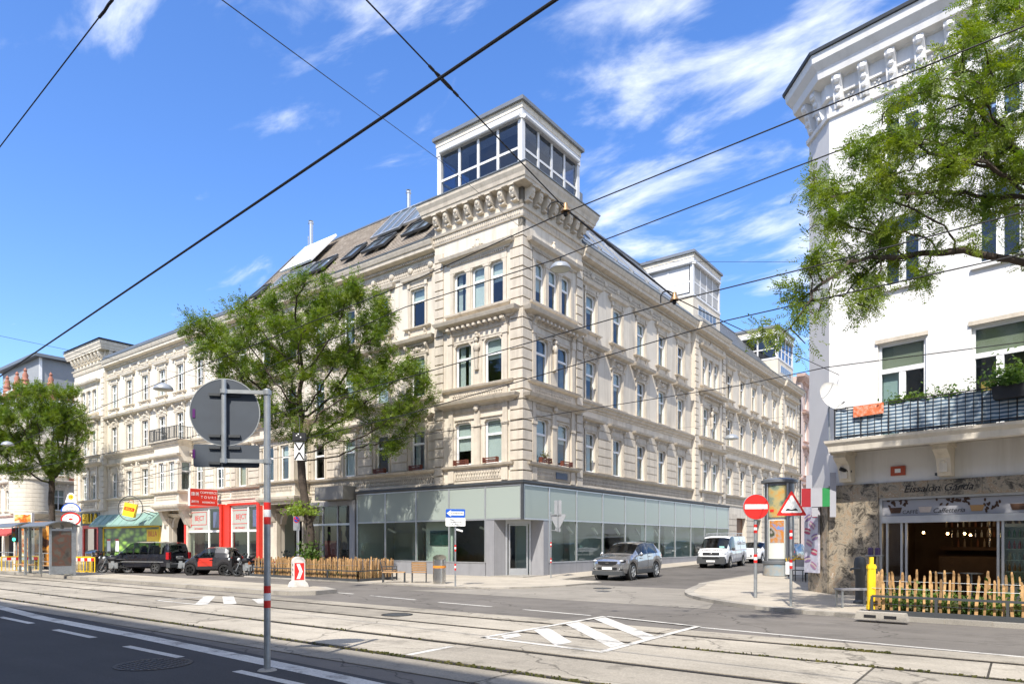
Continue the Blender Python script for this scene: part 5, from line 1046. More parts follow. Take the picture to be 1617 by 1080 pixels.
for y in (1.8,6.5,12): q = MB(); q.box(-2.25,-2.1,y,y+0.3,17.3,22.6); obj('penthouse_post', q, M['frame'], fl)
for i in range(5): q = MB(); q.tube((-4,8+i*0.9,22.9),(-4,8+i*0.9,25.6),0.2,0.2,10); q.tube((-4,8+i*0.9,25.6),(-4,8+i*0.9,25.75),0.28,0.28,10); obj('chimney_flue', q, M['steel'], fl)
# rounded corner oriel
q = MB(); q.lathe([(0.4,4.2),(2.0,4.9),(2.05,5.2),(2.0,5.25),(2.0,8.4),(2.2,8.6),(2.2,8.9),(0.2,8.95)], (-0.6,0.6,0), n=28); obj('round_oriel', q, WS, fl, smooth=30)
for i in range(7): q = MB(); q.lathe([(2.0,0),(2.03,0.02),(2.03,0.4),(2.0,0.42)], (-0.6,0.6,5.3+i*0.45), n=28); obj('band', q, WT, fl, smooth=30)
q = MB(); wall_sheet(q, -26, 0, 0.0, 4.6, [(-7,-1.0,0.1,3.3),(-14,-8,0.1,3.3)], 0.4, 0.0); obj('ground_floor_wall', fix_free(q, 'ground_floor_wall'), WS, fl)
q = MB(); q.box(-26,-0.1,1.5,1.6,0,4.5); obj('shop_back_wall', q, M['dark'], fl)
for x0 in (-7.2,-14.2): q = MB(); q.prism([(0,3.4),(-1.6,2.7),(-1.6,2.5),(0,3.2)], x0, x0+6.4, 'x'); obj('awning', q, mat('red_awning',(0.35,0.05,0.04),0.7,0.1,3), fl)
for z in (4.3, 9.0): q = MB(); q.box(0.0,0.05,4,12,z-0.35,z+0.05); obj('terracotta_band', q, M['terracotta'], fl)

# ================================================================== PINK HOUSE UP THE SIDE STREET
pk = thing('pink_house', 'pale pink house beyond the beige corner house up the side street', 'building', (0.1, 51.6, 0))
ys = [2.0+2.9*k for k in range(7)]; zs = (5.3, 9.3, 13.1, 16.6); w = MB(); wall_sheet(w, 0, 22, 0, 20, ops_grid(ys, zs, 1.15, 2.2)+[(3,6,0.9,4)], 0.3, 0.0); obj('wall', fix_free(w, 'wall'), M['pink'], pk, (0,0,0), R(90))
PKT = mat('pink_trim', (0.5,0.36,0.31), 0.8, 0.1, 2)
for y in ys:
    for z in zs: window(pk, (0,0,R(90)), y, z, 1.15, 2.2, 'mod', PKT, 2 if z in (9.3,13.1) else 1)
m = MB(); m.sweep([(-0.3,0),(0,0),(0,22)], [(0,19.4),(0.3,19.6),(0.6,19.9),(0.65,20.2),(0,20.3)]); m.sweep([(-.3,0),(0,0),(0,22)], [(0,8.6),(0.2,8.7),(0.25,8.9),(0,8.95)]); obj('cornice', m, PKT, pk)
q = MB(); q.box(-10,-0.35,0.3,21.9,0,20.1); obj('inner_wall', q, M['room'], pk); q = MB(); q.box(-10,-0.01,0,0.02,17.5,20.1); obj('party_wall', q, M['pink'], pk)
# ================================================================== HOUSE BEHIND THE CAMERA (casts the shade over the near lane)
nh = thing('opposite_house', 'long cream house on the near side of the street opposite the corner house', 'building', (0, -36.0, 0))
xs = [-58+3.1*k for k in range(37)]; zs = (5.2, 9.0, 12.8, 16.2); w = MB(); wall_sheet(w, -60, 58, 0, 20.1, ops_grid(xs, zs, 1.2, 2.1), 0.3, 0.0); obj('wall', fix_free(w, 'wall'), WS, nh, (0,0,0), R(180))
q = MB(); q.box(-58,60,-0.45,-0.4,0.1,20); obj('inner_wall', q, M['room'], nh); q = MB(); q.box(-58,60,-12,-0.46,0,20.1); obj('rear_block', q, WS, nh)
pm = MB().box(-0.6,0.6,0.2,0.25,0,2.1).mesh('pane')
for x in xs[::1]:
    for z in zs: obj('window', cached('nhf', lambda: frame_mesh(1.2,2.1,'mod')), M['frame'], nh, (-x,0,z), R(180))
for x in xs:
    q = MB()
    for z in zs: obj('pane', pm, M['skypane'], nh, (-x,-0.0,z), R(180))
m = MB(); m.sweep([(60,0.0),(-58,0.0)], [(0,19.4),(0.3,19.6),(0.7,19.9),(0.75,20.2),(0,20.3)]); obj('cornice', m, WT, nh)

# ================================================================== WHITE HOUSE ON THE RIGHT (ice-cream parlour)
RBX, RBY, RBR = 14.6, -3.0, R(-9.6)
rb = thing('white_house', 'white corner house with a long balcony above the ice-cream parlour', 'building', (RBX, RBY, 0), RBR)
WW = M['white_wall']
def marble():
    m = bpy.data.materials.new('veined_granite'); m.use_nodes = True; N = m.node_tree.nodes; L = m.node_tree.links; b = N['Principled BSDF']; b.inputs['Roughness'].default_value = 0.28
    g = N.new('ShaderNodeNewGeometry'); n = N.new('ShaderNodeTexNoise'); n.inputs['Scale'].default_value = 2.6; n.inputs['Detail'].default_value = 12; n.inputs['Roughness'].default_value = 0.82; n.inputs['Distortion'].default_value = 0.5; L.new(g.outputs['Position'], n.inputs['Vector'])
    r = N.new('ShaderNodeValToRGB'); e = r.color_ramp.elements; e[0].position = 0.38; e[0].color = (0.02,0.018,0.015,1); e[1].position = 0.63; e[1].color = (0.5,0.46,0.39,1)
    for p, c in ((0.44,(0.10,0.085,0.065,1)),(0.48,(0.26,0.22,0.165,1)),(0.53,(0.36,0.31,0.235,1)),(0.57,(0.25,0.15,0.07,1))): x = e.new(p); x.color = c
    L.new(n.outputs[0], r.inputs[0]); L.new(r.outputs[0], b.inputs['Base Color']); return m
MARB = marble()
BX, BY = -1.05, 0.95          # far end of the chamfer in local coordinates
w = MB(); XS = [2.13+2.46*k for k in range(5)]
ops = [(x-0.66, x+0.66, 5.0, 7.88) for x in XS]+[(x-0.52, x+0.52, z, z+h) for x in XS for z, h in ((9.6,2.1),(13.5,1.85))]
wall_sheet(w, 0, 14, 3.6, 16.2, ops, 0.26, 0.0); obj('wall', fix_free(w, 'wall'), WW, rb)
w = MB(); w.add([(0,0,0.0),(BX,BY,0.0),(BX,BY,16.2),(0,0,16.2)], [(0,1,2,3)]); w.add([(BX,BY,0),(BX+1.5,14,0),(BX+1.5,14,16.2),(BX,BY,16.2)], [(0,1,2,3)]); obj('side_wall', fix_free(w, 'side_wall'), mat('shaded_white_render',(0.58,0.57,0.56),0.85,0.05,1), rb)  # greyer copy of the white render, shade of these faces put into the colour
q = MB(); q.box(0.2,14,4.0,4.1,3.6,16); obj('inner_wall', q, M['room'], rb); q = MB()
for z in (3.62,9.0,12.9,16.1): q.box(0.1,14,0.3,4,z,z+0.1)
obj('floor_slab', q, M['room'], rb)
def casement(x, z, w_, h_, tz, nm='window'):
    f = MB(); t = 0.08
    f.box(x-w_/2,x-w_/2+t,0.1,0.18,z,z+h_); f.box(x+w_/2-t,x+w_/2,0.1,0.18,z,z+h_); f.box(x-w_/2+t,x+w_/2-t,0.1,0.18,z+h_-t,z+h_); f.box(x-w_/2+t,x+w_/2-t,0.1,0.18,z,z+t); f.box(x-w_/2+t,x+w_/2-t,0.08,0.18,tz-0.07,tz+0.07); f.box(x-0.09,x+0.09,0.09,0.17,z+t,tz-0.07)
    o = obj(nm, f, M['frame'], rb)
    for a, b, c, d in ((x-w_/2+t,x-0.09,z+t,tz-0.07),(x+0.09,x+w_/2-t,z+t,tz-0.07),(x-w_/2+t,x+w_/2-t,tz+0.07,z+h_-t)): p = MB(); p.box(a,b,0.13,0.138,c,d); obj('pane', p, M['glass'], o)
    return o
for i, x in enumerate(XS):
    o = casement(x, 5.0, 1.32, 2.88, 7.04, 'balcony_door'); q = MB(); q.box(x-0.6,x+0.6,0.22,0.23,7.1,7.8); obj('blind', q, mat('olive_blind',(0.24,0.25,0.17),0.8,0.08,2), o)
    if i == 0: q = MB(); q.box(x-0.58,x-0.1,0.24,0.25,5.05,7.0); obj('blind', q, mat('mint_blind',(0.36,0.45,0.42),0.8,0.05,2), o)
    if i == 1: q = MB(); q.box(x-0.5,x-0.02,0.35,0.45,5.6,6.35); obj('carton', q, mat('yellow_carton',(0.42,0.26,0.05),0.8,0.1,3), o)
    q = MB(); q.box(x-0.72,x+0.72,-0.06,0.02,7.9,8.02); obj('lintel', q, M['trim'], o)
    casement(x, 9.6, 1.04, 2.1, 11.1); casement(x, 13.5, 1.04, 1.85, 14.8)
    for z in (9.55,13.45): q = MB(); q.box(x-0.66,x+0.66,-0.1,0.05,z-0.08,z); obj('sill', q, WW, rb)
# cornice with consoles
path = [(BX+0.1,BY+6),(BX,BY),(0,0),(14,0)]
m = MB(); m.sweep(path, [(0,16.15),(0.12,16.17),(0.14,16.6),(0.45,16.7),(0.5,16.95),(0.68,17.15),(0.72,17.4),(0,17.45)]); m.sweep(path, [(0,14.98+0.55),(0.08,15.55),(0.1,15.68),(0,15.7)]); obj('cornice', m, WW, rb)
m = MB(); m.sweep(path, [(0,17.46),(0.78,17.41),(0.8,17.5),(-0.6,17.9),(-1.5,17.9)]); obj('eaves', m, M['darkmetal'], rb)
def con():
    q = MB(); q.prism([(0,1.0),(-0.36,1.0),(-0.38,0.85),(-0.24,0.6),(-0.2,0.3),(-0.12,0.05),(0,0)], -0.14, 0.14, 'x'); q.ball((0,-0.3,0.86),0.15,7,5); q.ball((0,-0.22,0.6),0.11,7,5); q.ball((0,-0.2,0.35),0.09,6,4); q.ball((0,-0.13,0.12),0.08,6,4); return q.mesh('console')
for i in range(18): obj('console', cached('con', con), WW, rb, (0.35+i*0.78, 0, 15.68))
for k in range(2): obj('console', cached('con', con), WW, rb, (BX*(0.3+0.45*k), BY*(0.3+0.45*k), 15.68), math.atan2(-BY, -BX))
def scr():
    q = MB()
    for i in range(9): t = i*0.8; q.ball((0.03*i*math.cos(t), -0.03, 0.03*i*math.sin(t)), 0.035, 5, 3)
    return q.mesh('scroll_relief')
for i in range(17): obj('scroll_relief', cached('scr', scr), WW, rb, (0.74+i*0.78, 0, 16.05))
d = MB(); dentils(d, 0.1, 14, 16.62, -0.14, 0.14, 0.09, 0.17, 0.1); o = obj('dentil_course', d, WW, rb); o['kind'] = 'stuff'
# balcony slab, consoles, railing, privacy screen
YB = -1.1
q = MB(); q.prism([(0.25,0),(0.45,YB),(14,YB),(14,0)], 4.62, 4.92, 'z'); bs = obj('balcony_slab', q, mat('grey_stucco',(0.42,0.39,0.35),0.85,0.1,1.5), rb)
m = MB(); m.sweep([(0.25,0),(0.45,YB),(14,YB)], [(0,4.52),(0.03,4.56),(0.06,4.72),(0.13,4.82),(0.15,4.90),(0,4.91)]); obj('edge_moulding', m, M['white_trim'], bs)
def con2():
    q = MB(); q.prism([(0,0.95),(-0.8,0.95),(-0.82,0.72),(-0.5,0.5),(-0.36,0.15),(-0.3,0.0),(0,0)], -0.18, 0.18, 'x'); q.box(-0.23,0.23,-0.86,0,0.82,0.96); q.box(-0.1,0.1,-0.45,-0.3,0.1,0.5); q.ball((0,-0.42,0.4),0.08,6,4); q.ball((0,-0.36,0.15),0.07,6,4); return q.mesh('balcony_console')
for x in (0.62, 3.35, 6.1, 8.9): obj('balcony_console', cached('con2', con2), M['white_trim'], rb, (x, 0, 3.68))
r_ = MB(); lp = [Vector((0.42,0,4.92)),Vector((0.56,YB+0.1,4.92)),Vector((14,YB+0.1,4.92))]
for a, b in ((lp[0],lp[1]),(lp[1],lp[2])):
    for h in (0.1,0.96): r_.bar(a+Vector((0,0,h)), b+Vector((0,0,h)), 0.03)
n_ = 70
for k in range(n_+1):
    p = lp[1].lerp(lp[2], k/n_); r_.bar(p, p+Vector((0,0,0.98)), 0.014 if k % 4 else 0.028)
obj('balcony_railing', r_, M['black'], rb)
def scmat():
    m = bpy.data.materials.new('striped_canvas'); m.use_nodes = True; N = m.node_tree.nodes; L = m.node_tree.links; b = N['Principled BSDF']; b.inputs['Roughness'].default_value = 0.7
    g = N.new('ShaderNodeNewGeometry'); sp = N.new('ShaderNodeSeparateXYZ'); L.new(g.outputs['Position'], sp.inputs[0]); nz = N.new('ShaderNodeTexNoise'); nz.inputs['Scale'].default_value = 2.5; L.new(g.outputs['Position'], nz.inputs['Vector'])
    a = N.new('ShaderNodeMath'); a.operation = 'MULTIPLY_ADD'; L.new(nz.outputs[0], a.inputs[0]); a.inputs[1].default_value = 0.05; L.new(sp.outputs['Z'], a.inputs[2])
    s = N.new('ShaderNodeMath'); s.operation = 'MULTIPLY'; L.new(a.outputs[0], s.inputs[0]); s.inputs[1].default_value = 2*math.pi/0.105; sn_ = N.new('ShaderNodeMath'); sn_.operation = 'SINE'; L.new(s.outputs[0], sn_.inputs[0])
    r = N.new('ShaderNodeValToRGB'); e = r.color_ramp.elements; e[0].position = 0.42; e[0].color = (0.05,0.10,0.16,1); e[1].position = 0.58; e[1].color = (0.42,0.47,0.50,1); mr_ = N.new('ShaderNodeMapRange'); L.new(sn_.outputs[0], mr_.inputs[0]); mr_.inputs[1].default_value = -1; mr_.inputs[2].default_value = 1
    L.new(mr_.outputs[0], r.inputs[0]); L.new(r.outputs[0], b.inputs['Base Color']); return m
v = []; f = []; n_ = 240
for i in range(n_+1):
    x = 0.58+13.4*i/n_
    for k in range(6):
        z = 4.96+0.88*k/5; v.append((x, YB+0.135+0.022*math.sin(x*9+k*1.3)+0.014*math.sin(x*23-k), z+(0.012*math.sin(x*5) if k == 5 else 0)))
for i in range(n_):
    for k in range(5): a = i*6+k; f.append((a, a+6, a+7, a+1))
q = MB(); q.add(v, f); obj('privacy_screen', q, scmat(), rb, smooth=80)
# things on the balcony: satellite dish, towel, planters
sd = thing('satellite_dish', 'white satellite dish on the end of the balcony', 'satellite dish', (0,0,0)); sd.parent = None
sdp = rb.matrix_basis @ Vector((0.28,-0.55,6.35)); sd.location = sdp; sd.rotation_euler = (0,0,R(52))
q = MB(); q.lathe([(0.001,0.0),(0.2,0.015),(0.36,0.055),(0.48,0.11),(0.5,0.13)], (0,0,0), (0,-0.93,0.36), 30); obj('dish', q, mat('dish_white',(0.62,0.61,0.58),0.5,0.06,3), sd, smooth=60)
q = MB(); q.path([(0,0.02,-0.1),(0.0,0.12,-0.35),(0.02,0.1,-1.4)],0.03); q.path([(0,-0.1,-0.42),(0.0,-0.5,-0.25)],0.016); obj('mount', q, M['galv'], sd); q = MB(); q.tube((0,-0.48,-0.26),(0,-0.6,-0.2),0.05,0.04,10); obj('receiver', q, M['white'], sd)
def brtag(name, label, cat, lx, ly, lz): p = rb.matrix_basis @ Vector((lx,ly,lz)); return thing(name, label, cat, p, RBR)
tw = brtag('towel', 'orange red patterned towel hung over the balcony rail', 'towel', 1.55, YB+0.04, 5.55)
def towelmat():
    m = mat('orange_pattern', (0.65,0.16,0.06), 0.8, 0.5, 9, stain=(0.6,0.45,0.4), stain_amt=0.9, stain_scale=9); return m
q = MB(); q.add([(-0.42,0,0),(0.42,0,0.02),(0.42,0.01,0.34),(-0.42,0.01,0.33),(-0.42,0.12,0.35),(0.42,0.12,0.36)], [(0,1,2,3),(3,2,5,4)]); q.add([(-0.42,0.02,0.01),(0.42,0.02,0.03),(0.42,0.03,0.33),(-0.42,0.03,0.32)], [(0,1,2,3)]); obj('cloth', q, towelmat(), tw)
def leafy(name, n, sx, sy, sz, size, m, parent, loc=(0,0,0), seed=1):
    rr = np.random.default_rng(seed); P = np.stack([rr.normal(0,sx,n), rr.normal(0,sy,n), np.abs(rr.normal(0,sz,n))],1); A = rr.normal(0,1,(n,3)); A /= np.linalg.norm(A,axis=1)[:,None]; B = np.cross(A, rr.normal(0,1,(n,3))); B /= np.linalg.norm(B,axis=1)[:,None]
    s = size*rr.uniform(0.6,1.3,(n,1)); V = np.concatenate([P-A*s, P+B*s*0.5, P+A*s, P-B*s*0.5],1).reshape(-1,3); return obj(name, np_mesh(name, V, np.arange(4*n).reshape(n,4)), m, parent, loc)
M['leafB'] = leaf_mat('balcony_leaf', (0.085,0.15,0.03))
for i, (x, lab, w_) in enumerate(((2.3,'small green plants behind the striped balcony screen, left of the first door',0.3),(2.75,'low row of leafy plants above the striped balcony screen under the first window',0.45),(3.5,'leafy plants above the striped balcony screen between the two windows',0.4))):
    pt = brtag('balcony_plant', lab, 'plant', x, YB+0.3, 5.55); q = MB(); q.box(-w_,w_,-0.1,0.1,0,0.2); obj('pot', q, M['terracotta'], pt); leafy('leaves', 340, w_*0.6, 0.09, 0.16, 0.05, M['leafB'], pt, (0,0,0.22), i)
pt = brtag('planter_box', 'black planter box with a bushy plant hung on the balcony rail at the right', 'planter', 5.15, YB-0.02, 5.5); q = MB(); q.prism([(-0.45,0.02),(0.45,0.02),(0.5,0.36),(-0.5,0.36)], -0.14, 0.14, 'y'); obj('pot', q, M['black'], pt); leafy('leaves', 900, 0.3, 0.16, 0.28, 0.06, M['leafB'], pt, (-0.15,0,0.34), 9)
# soffit fittings: fire alarm box, camera, lamp
q = MB(); q.box(1.85,2.25,-0.06,0.0,3.8,4.08); o = obj('alarm_box', q, mat('rust_red_box',(0.38,0.07,0.03),0.5), rb); q = MB(); q.box(1.97,2.13,-0.07,-0.062,3.88,4.0); obj('label', q, M['white'], o)
q = MB(); q.tube((0.78,-0.3,3.98),(0.55,-0.55,4.08),0.06,0.06,10); q.bar((0.62,-0.4,4.1),(0.62,-0.2,4.4),0.03); obj('camera_housing', q, M['black'], rb)
q = MB(); q.box(3.1,3.5,-0.3,-0.05,3.7,3.78); obj('spotlight', q, M['darkmetal'], rb)
# --- granite clad ground floor
gf = [(-0.0,1.5,0.0,3.6),(1.5,6.9,3.14,3.6),(6.9,14,0,3.6)]
for a, b, c, d in gf:
    n_ = max(1, round((b-a)/0.75)) if c == 0 else 4
    for i in range(n_):
        q = MB(); q.box(a+(b-a)*i/n_+0.004, a+(b-a)*(i+1)/n_-0.004, -0.06-0.012*(i % 2), 0.02, c+0.0, d); obj('granite_slab', q, MARB, rb)
ch = math.hypot(BX,BY)
q = MB(); q.box(-ch+0.02,-0.01,-0.05,0.01,0.0,3.3); obj('granite_slab', q, MARB, rb, (0,0,0), math.atan2(-BY,-BX))
pp = MB(); pp.box(-1.28,-0.55,-0.14,-0.06,0.75,3.05); po = obj('ice_cream_poster_board', pp, mat('lilac_print',(0.46,0.45,0.52),0.4,0.25,6), rb, (0,0,0), math.atan2(-BY,-BX)*0.75)
po.location = (0.12,-0.02,0)
MAC = [mat('macaron_pink',(0.34,0.18,0.28),0.6,0.2,8), mat('macaron_violet',(0.22,0.14,0.27),0.6,0.2,8), mat('macaron_berry',(0.4,0.06,0.12),0.6,0.2,8), mat('macaron_cream',(0.5,0.42,0.36),0.6,0.1,8)]
for i, (x, z, a) in enumerate(((-0.78,1.0,0.5),(-1.1,1.2,-0.2),(-0.75,1.45,0.2),(-1.0,1.75,0.4),(-0.72,1.95,-0.3),(-1.1,2.15,0.2),(-0.85,2.35,0.6),(-1.08,2.6,-0.4),(-0.72,2.7,0.1))):
    for k, (dz, mm) in enumerate(((0.055,MAC[i % 3]),(0,MAC[3]),(-0.055,MAC[i % 3]))):
        q = MB(); q.prism([(0.17*math.cos(t*0.524),0.045*math.sin(t*0.524)) for t in range(12)],-0.148,-0.141,'y'); e = obj('printed_macaron', q, mm, po, (x+dz*math.sin(a),-0.001*k,z+dz*math.cos(a))); e.rotation_euler = (0,a,0)
# lettering cut in the granite
obj('lettering', text_mesh('Eissalon Garda', 0.30, 0.003, shear=0.35), M['black'], rb, (3.1,-0.08,3.36))
# shop front
FRM = M['alu']; y0 = 0.08
def rbx(name, m, x0, x1, ya, yb, z0, z1, parent=None): q = MB(); q.box(x0,x1,ya,yb,z0,z1); return obj(name, q, m, parent or rb)
rbx('shop_frame', FRM, 1.5, 6.9, 0.02, 0.16, 3.07, 3.14); rbx('shop_frame', FRM, 1.5, 1.58, 0.02, 0.16, 0.1, 3.07); rbx('shop_frame', FRM, 6.82, 6.9, 0.02, 0.16, 0.1, 3.07)
rbx('door_track', FRM, 1.58, 6.82, -0.02, 0.2, 2.36, 2.57)
bn = rbx('banner', mat('grey_banner',(0.30,0.30,0.32),0.5,0.05,2), 1.58, 6.82, 0.08, 0.1, 2.58, 3.06)
rr = random.Random(5)
BROWN = mat('coffee_brown',(0.055,0.025,0.012),0.6,0.4,20)
for i in range(46):
    x = rr.choice((rr.uniform(1.65,2.35),rr.uniform(3.0,3.9),rr.uniform(4.2,4.6))); z = rr.uniform(2.86,3.04) if x < 4 else rr.uniform(2.64,3.0); q = MB(); q.prism([(0.055*math.cos(t*1.05),0.03*math.sin(t*1.05)) for t in range(6)],0.07,0.078,'y'); e = obj('printed_bean', q, BROWN, bn, (x,0,z)); e.rotation_euler = (0,rr.uniform(0,3),0)
for x, mm in ((1.95,BROWN),(2.75,MAC[3]),(4.05,mat('print_orange',(0.35,0.2,0.08),0.6)),(5.0,BROWN)): q = MB(); q.prism([(-0.13,0.0),(0.13,0.0),(0.18,0.17),(-0.18,0.17)],0.066,0.07,'y'); obj('printed_cup', q, mm, bn, (x,0,2.66))
obj('lettering', text_mesh('Caffetteria', 0.19, 0.002, shear=0.3), M['black'], bn, (3.35,0.075,2.70)); obj('lettering', text_mesh('CAFFÈ', 0.15, 0.002), M['black'], bn, (2.35,0.075,2.68))
for x in (1.72,2.12,2.25,4.55,4.66,6.6): rbx('sliding_door_stile', FRM, x-0.03, x+0.03, 0.05, 0.12, 0.1, 2.36)
rbx('sliding_door_pane', M['shopglass'], 1.6, 2.22, 0.08, 0.09, 0.12, 2.36); rbx('sliding_door_pane', M['shopglass'], 4.58, 6.8, 0.08, 0.09, 0.12, 2.36)
# interior
DI = mat('brown_interior',(0.12,0.08,0.055),0.8,0.3,1.5)
rbx('shop_back_wall', DI, 0.6, 8, 5.2, 5.3, 0.1, 3.6); rbx('shop_side_wall', DI, 0.9, 1.0, 0.3, 5.2, 0.1, 3.6); rbx('shop_side_wall', DI, 7.6, 7.7, 0.3, 5.2, 0.1, 3.6); rbx('shop_ceiling', M['dark'], 0.9, 7.7, 0.2, 5.2, 3.0, 3.08); rbx('shop_floor', mat('brown_tiles',(0.12,0.09,0.07),0.4,0.15,2), 0.9, 7.7, 0.05, 5.2, 0.06, 0.12)
ct = rbx('counter', mat('counter_front',(0.30,0.24,0.16),0.4,0.35,3), 4.0, 5.6, 2.6, 3.3, 0.12, 1.25); rbx('counter', DI, 2.2, 4.0, 3.6, 4.2, 0.12, 1.3); rbx('back_bar', mat('bar_wood',(0.10,0.05,0.025),0.5,0.3,4), 2.0, 5.6, 4.6, 4.9, 1.5, 1.62)
LM = emit_mat('warm_bulb', (1.0,0.62,0.25), 30.0)
for x, y, z in ((2.7,2.6,2.05),(3.1,2.9,2.05),(3.35,2.5,2.0),(4.1,3.6,1.95),(1.9,3.0,2.1),(4.4,4.2,1.85)):
    q = MB(); q.tube((x,y,z+0.03),(x,y,3.0),0.006,0.006,5); o = obj('pendant_lamp', q, M['wire'], rb); q = MB(); q.ball((x,y,z),0.035,8,6); obj('bulb', q, LM, o)
for i in range(16): q = MB(); x = 2.3+i*0.19; q.lathe([(0.03,0),(0.03,0.16),(0.012,0.22),(0.012,0.28)],(x,4.75,1.62),n=7); obj('bottle', q, (DI, M['terracotta'], MAC[3])[i % 3], rb)
for k, z in enumerate((1.95,2.3)):
    rbx('shelf', mat('bar_wood',(0.10,0.05,0.025),0.5,0.3,4), 2.0, 5.6, 4.75, 4.95, z-0.03, z)
    for i in range(20): obj('bottle', cached('fb2', lambda: MB().lathe([(0.034,0),(0.034,0.14),(0.013,0.2),(0.013,0.25),(0,0.25)],n=7).mesh('bottle')), (M['terracotta'], MAC[3], M['white'], M['steel'])[(i*7+k) % 4], rb, (2.1+i*0.175,4.85,z))
for i in range(5): q = MB(); q.tube((2.0+i*0.9,1.5,2.98),(2.0+i*0.9,1.5,2.99),0.06,0.06,10); obj('added_downlight', q, LM, rb)  # extra glowing discs added to light the parlour interior
q = MB(); q.prism([(3.3,1.25),(3.3,1.6),(2.75,1.75),(2.6,1.25)], 4.0, 5.6, 'x'); obj('display_glass', q, M['shopglass'], rb)
for i in range(7): q = MB(); q.ball((4.15+i*0.21,2.95,1.33),0.09,8,5,(1,1,0.7)); obj('ice_cream_tub', q, (MAC[0],MAC[3],M['white'],MAC[2])[i % 4], rb)
for x, y in ((2.9,1.3),(3.6,1.5)):
    q = MB(); q.lathe([(0.0,0.72),(0.3,0.72),(0.3,0.75),(0.0,0.75)],(x,y,0.1),n=18); q.tube((x,y,0.1),(x,y,0.83),0.03,0.03,8); obj('cafe_table', q, M['galv'], rb)
for x in (3.3,3.7,4.5): rbx('mirror_strip', M['steel'], x, x+0.06, 5.1, 5.15, 1.6, 2.9)
fr = thing('drinks_fridge', 'tall glass-door drinks fridge inside the ice-cream parlour', 'fridge', rb.matrix_basis @ Vector((5.0,1.6,0.12)), RBR)
q = MB(); q.box(-0.65,-0.6,0,0.6,0,2.2); q.box(0.6,0.65,0,0.6,0,2.2); q.box(-0.6,0.6,0,0.6,2.1,2.2); q.box(-0.6,0.6,0,0.6,0,0.35); q.box(-0.6,0.6,0.55,0.6,0.35,2.1); obj('cabinet', q, M['alu'], fr)
for k in range(5): q = MB(); q.box(-0.58,0.58,0.05,0.54,0.45+0.33*k,0.47+0.33*k); obj('shelf', q, M['white'], fr)
bc = [mat('bottle_%s' % n, c, 0.2, 0) for n, c in (('green',(0.03,0.2,0.06)),('amber',(0.3,0.1,0.02)),('clear',(0.4,0.45,0.45)),('red_can',(0.5,0.03,0.03)))]
for k in range(5):
    for j in range(9): q = cached('fb', lambda: MB().lathe([(0.035,0),(0.035,0.15),(0.014,0.21),(0.014,0.24),(0,0.24)],n=7).mesh('bottle')); obj('bottle', q, bc[(k+j//3) % 4], fr, (-0.5+0.125*j,0.12,0.47+0.33*k))
q = MB(); q.box(-0.6,0.6,-0.02,-0.01,0.35,2.1); obj('door', q, M['shopglass'], fr)
# flag lanterns under the balcony corner
fg = thing('tricolour_banner', 'green white red banner with hanging ribbons at the corner of the parlour', 'banner', rb.matrix_basis @ Vector((-0.2,-0.5,3.2)), RBR+R(20))
GR = mat('flag_green',(0.02,0.22,0.06),0.7,0.1,4)
for i, mm in enumerate((mat('shaded_flag_red',(0.32,0.012,0.02),0.7),mat('shaded_flag_white',(0.34,0.34,0.37),0.7,0.04,4),GR)): q = MB(); q.box(-0.45+0.3*i-0.02*(i == 1),-0.15+0.3*i+0.02*(i == 1),-0.02,0.02,-0.28,0.32); obj('stripe', q, mm, fg, (0,0.03*abs(i-1),0))  # white and red darkened: the banner's shade is put into the colours
for x, z0, z1 in ((-0.22,0.32,0.75),(0.48,-0.62,0.8),(-0.05,-0.6,-0.28)): q = MB(); q.box(x-0.09,x+0.09,0.0,0.06,z0,z1); obj('ribbon', q, mat('shaded_flag_white',(0.5,0.5,0.52)), fg)

# ================================================================== STREET FURNITURE
def pole(t, h, r, bands=(), z0=0.0, m=None):
    q = MB(); q.tube((0,0,z0),(0,0,h),r,r,12); q.tube((0,0,h),(0,0,h+0.02),r*1.1,r*0.8,12); obj('pole', q, m or M['galv'], t, smooth=40)
    for z, hh in bands:
        for k, mm in enumerate(('red','white','red')): q = MB(); q.tube((0,0,z+hh*k/3),(0,0,z+hh*(k+1)/3-0.001),r+0.003,r+0.003,12,False); obj('band', q, M[mm], t, smooth=40)
def disc(r, y0, y1, n=40, cx=0, cz=0): return MB().prism([(cx+r*math.cos(2*math.pi*i/n), cz+r*math.sin(2*math.pi*i/n)) for i in range(n)], y0, y1, 'y')
def rrect(w, h, y0, y1, r=0.04):
    P = []
    for sx, sz, a0 in ((1,1,0),(-1,1,90),(-1,-1,180),(1,-1,270)):
        for k in range(5): a = R(a0+22.5*k); P.append((sx*(w/2-r)+r*math.cos(a), sz*(h/2-r)+r*math.sin(a)))
    return MB().prism(P, y0, y1, 'y')
FACE = PHI     # local frame facing the camera side of the street
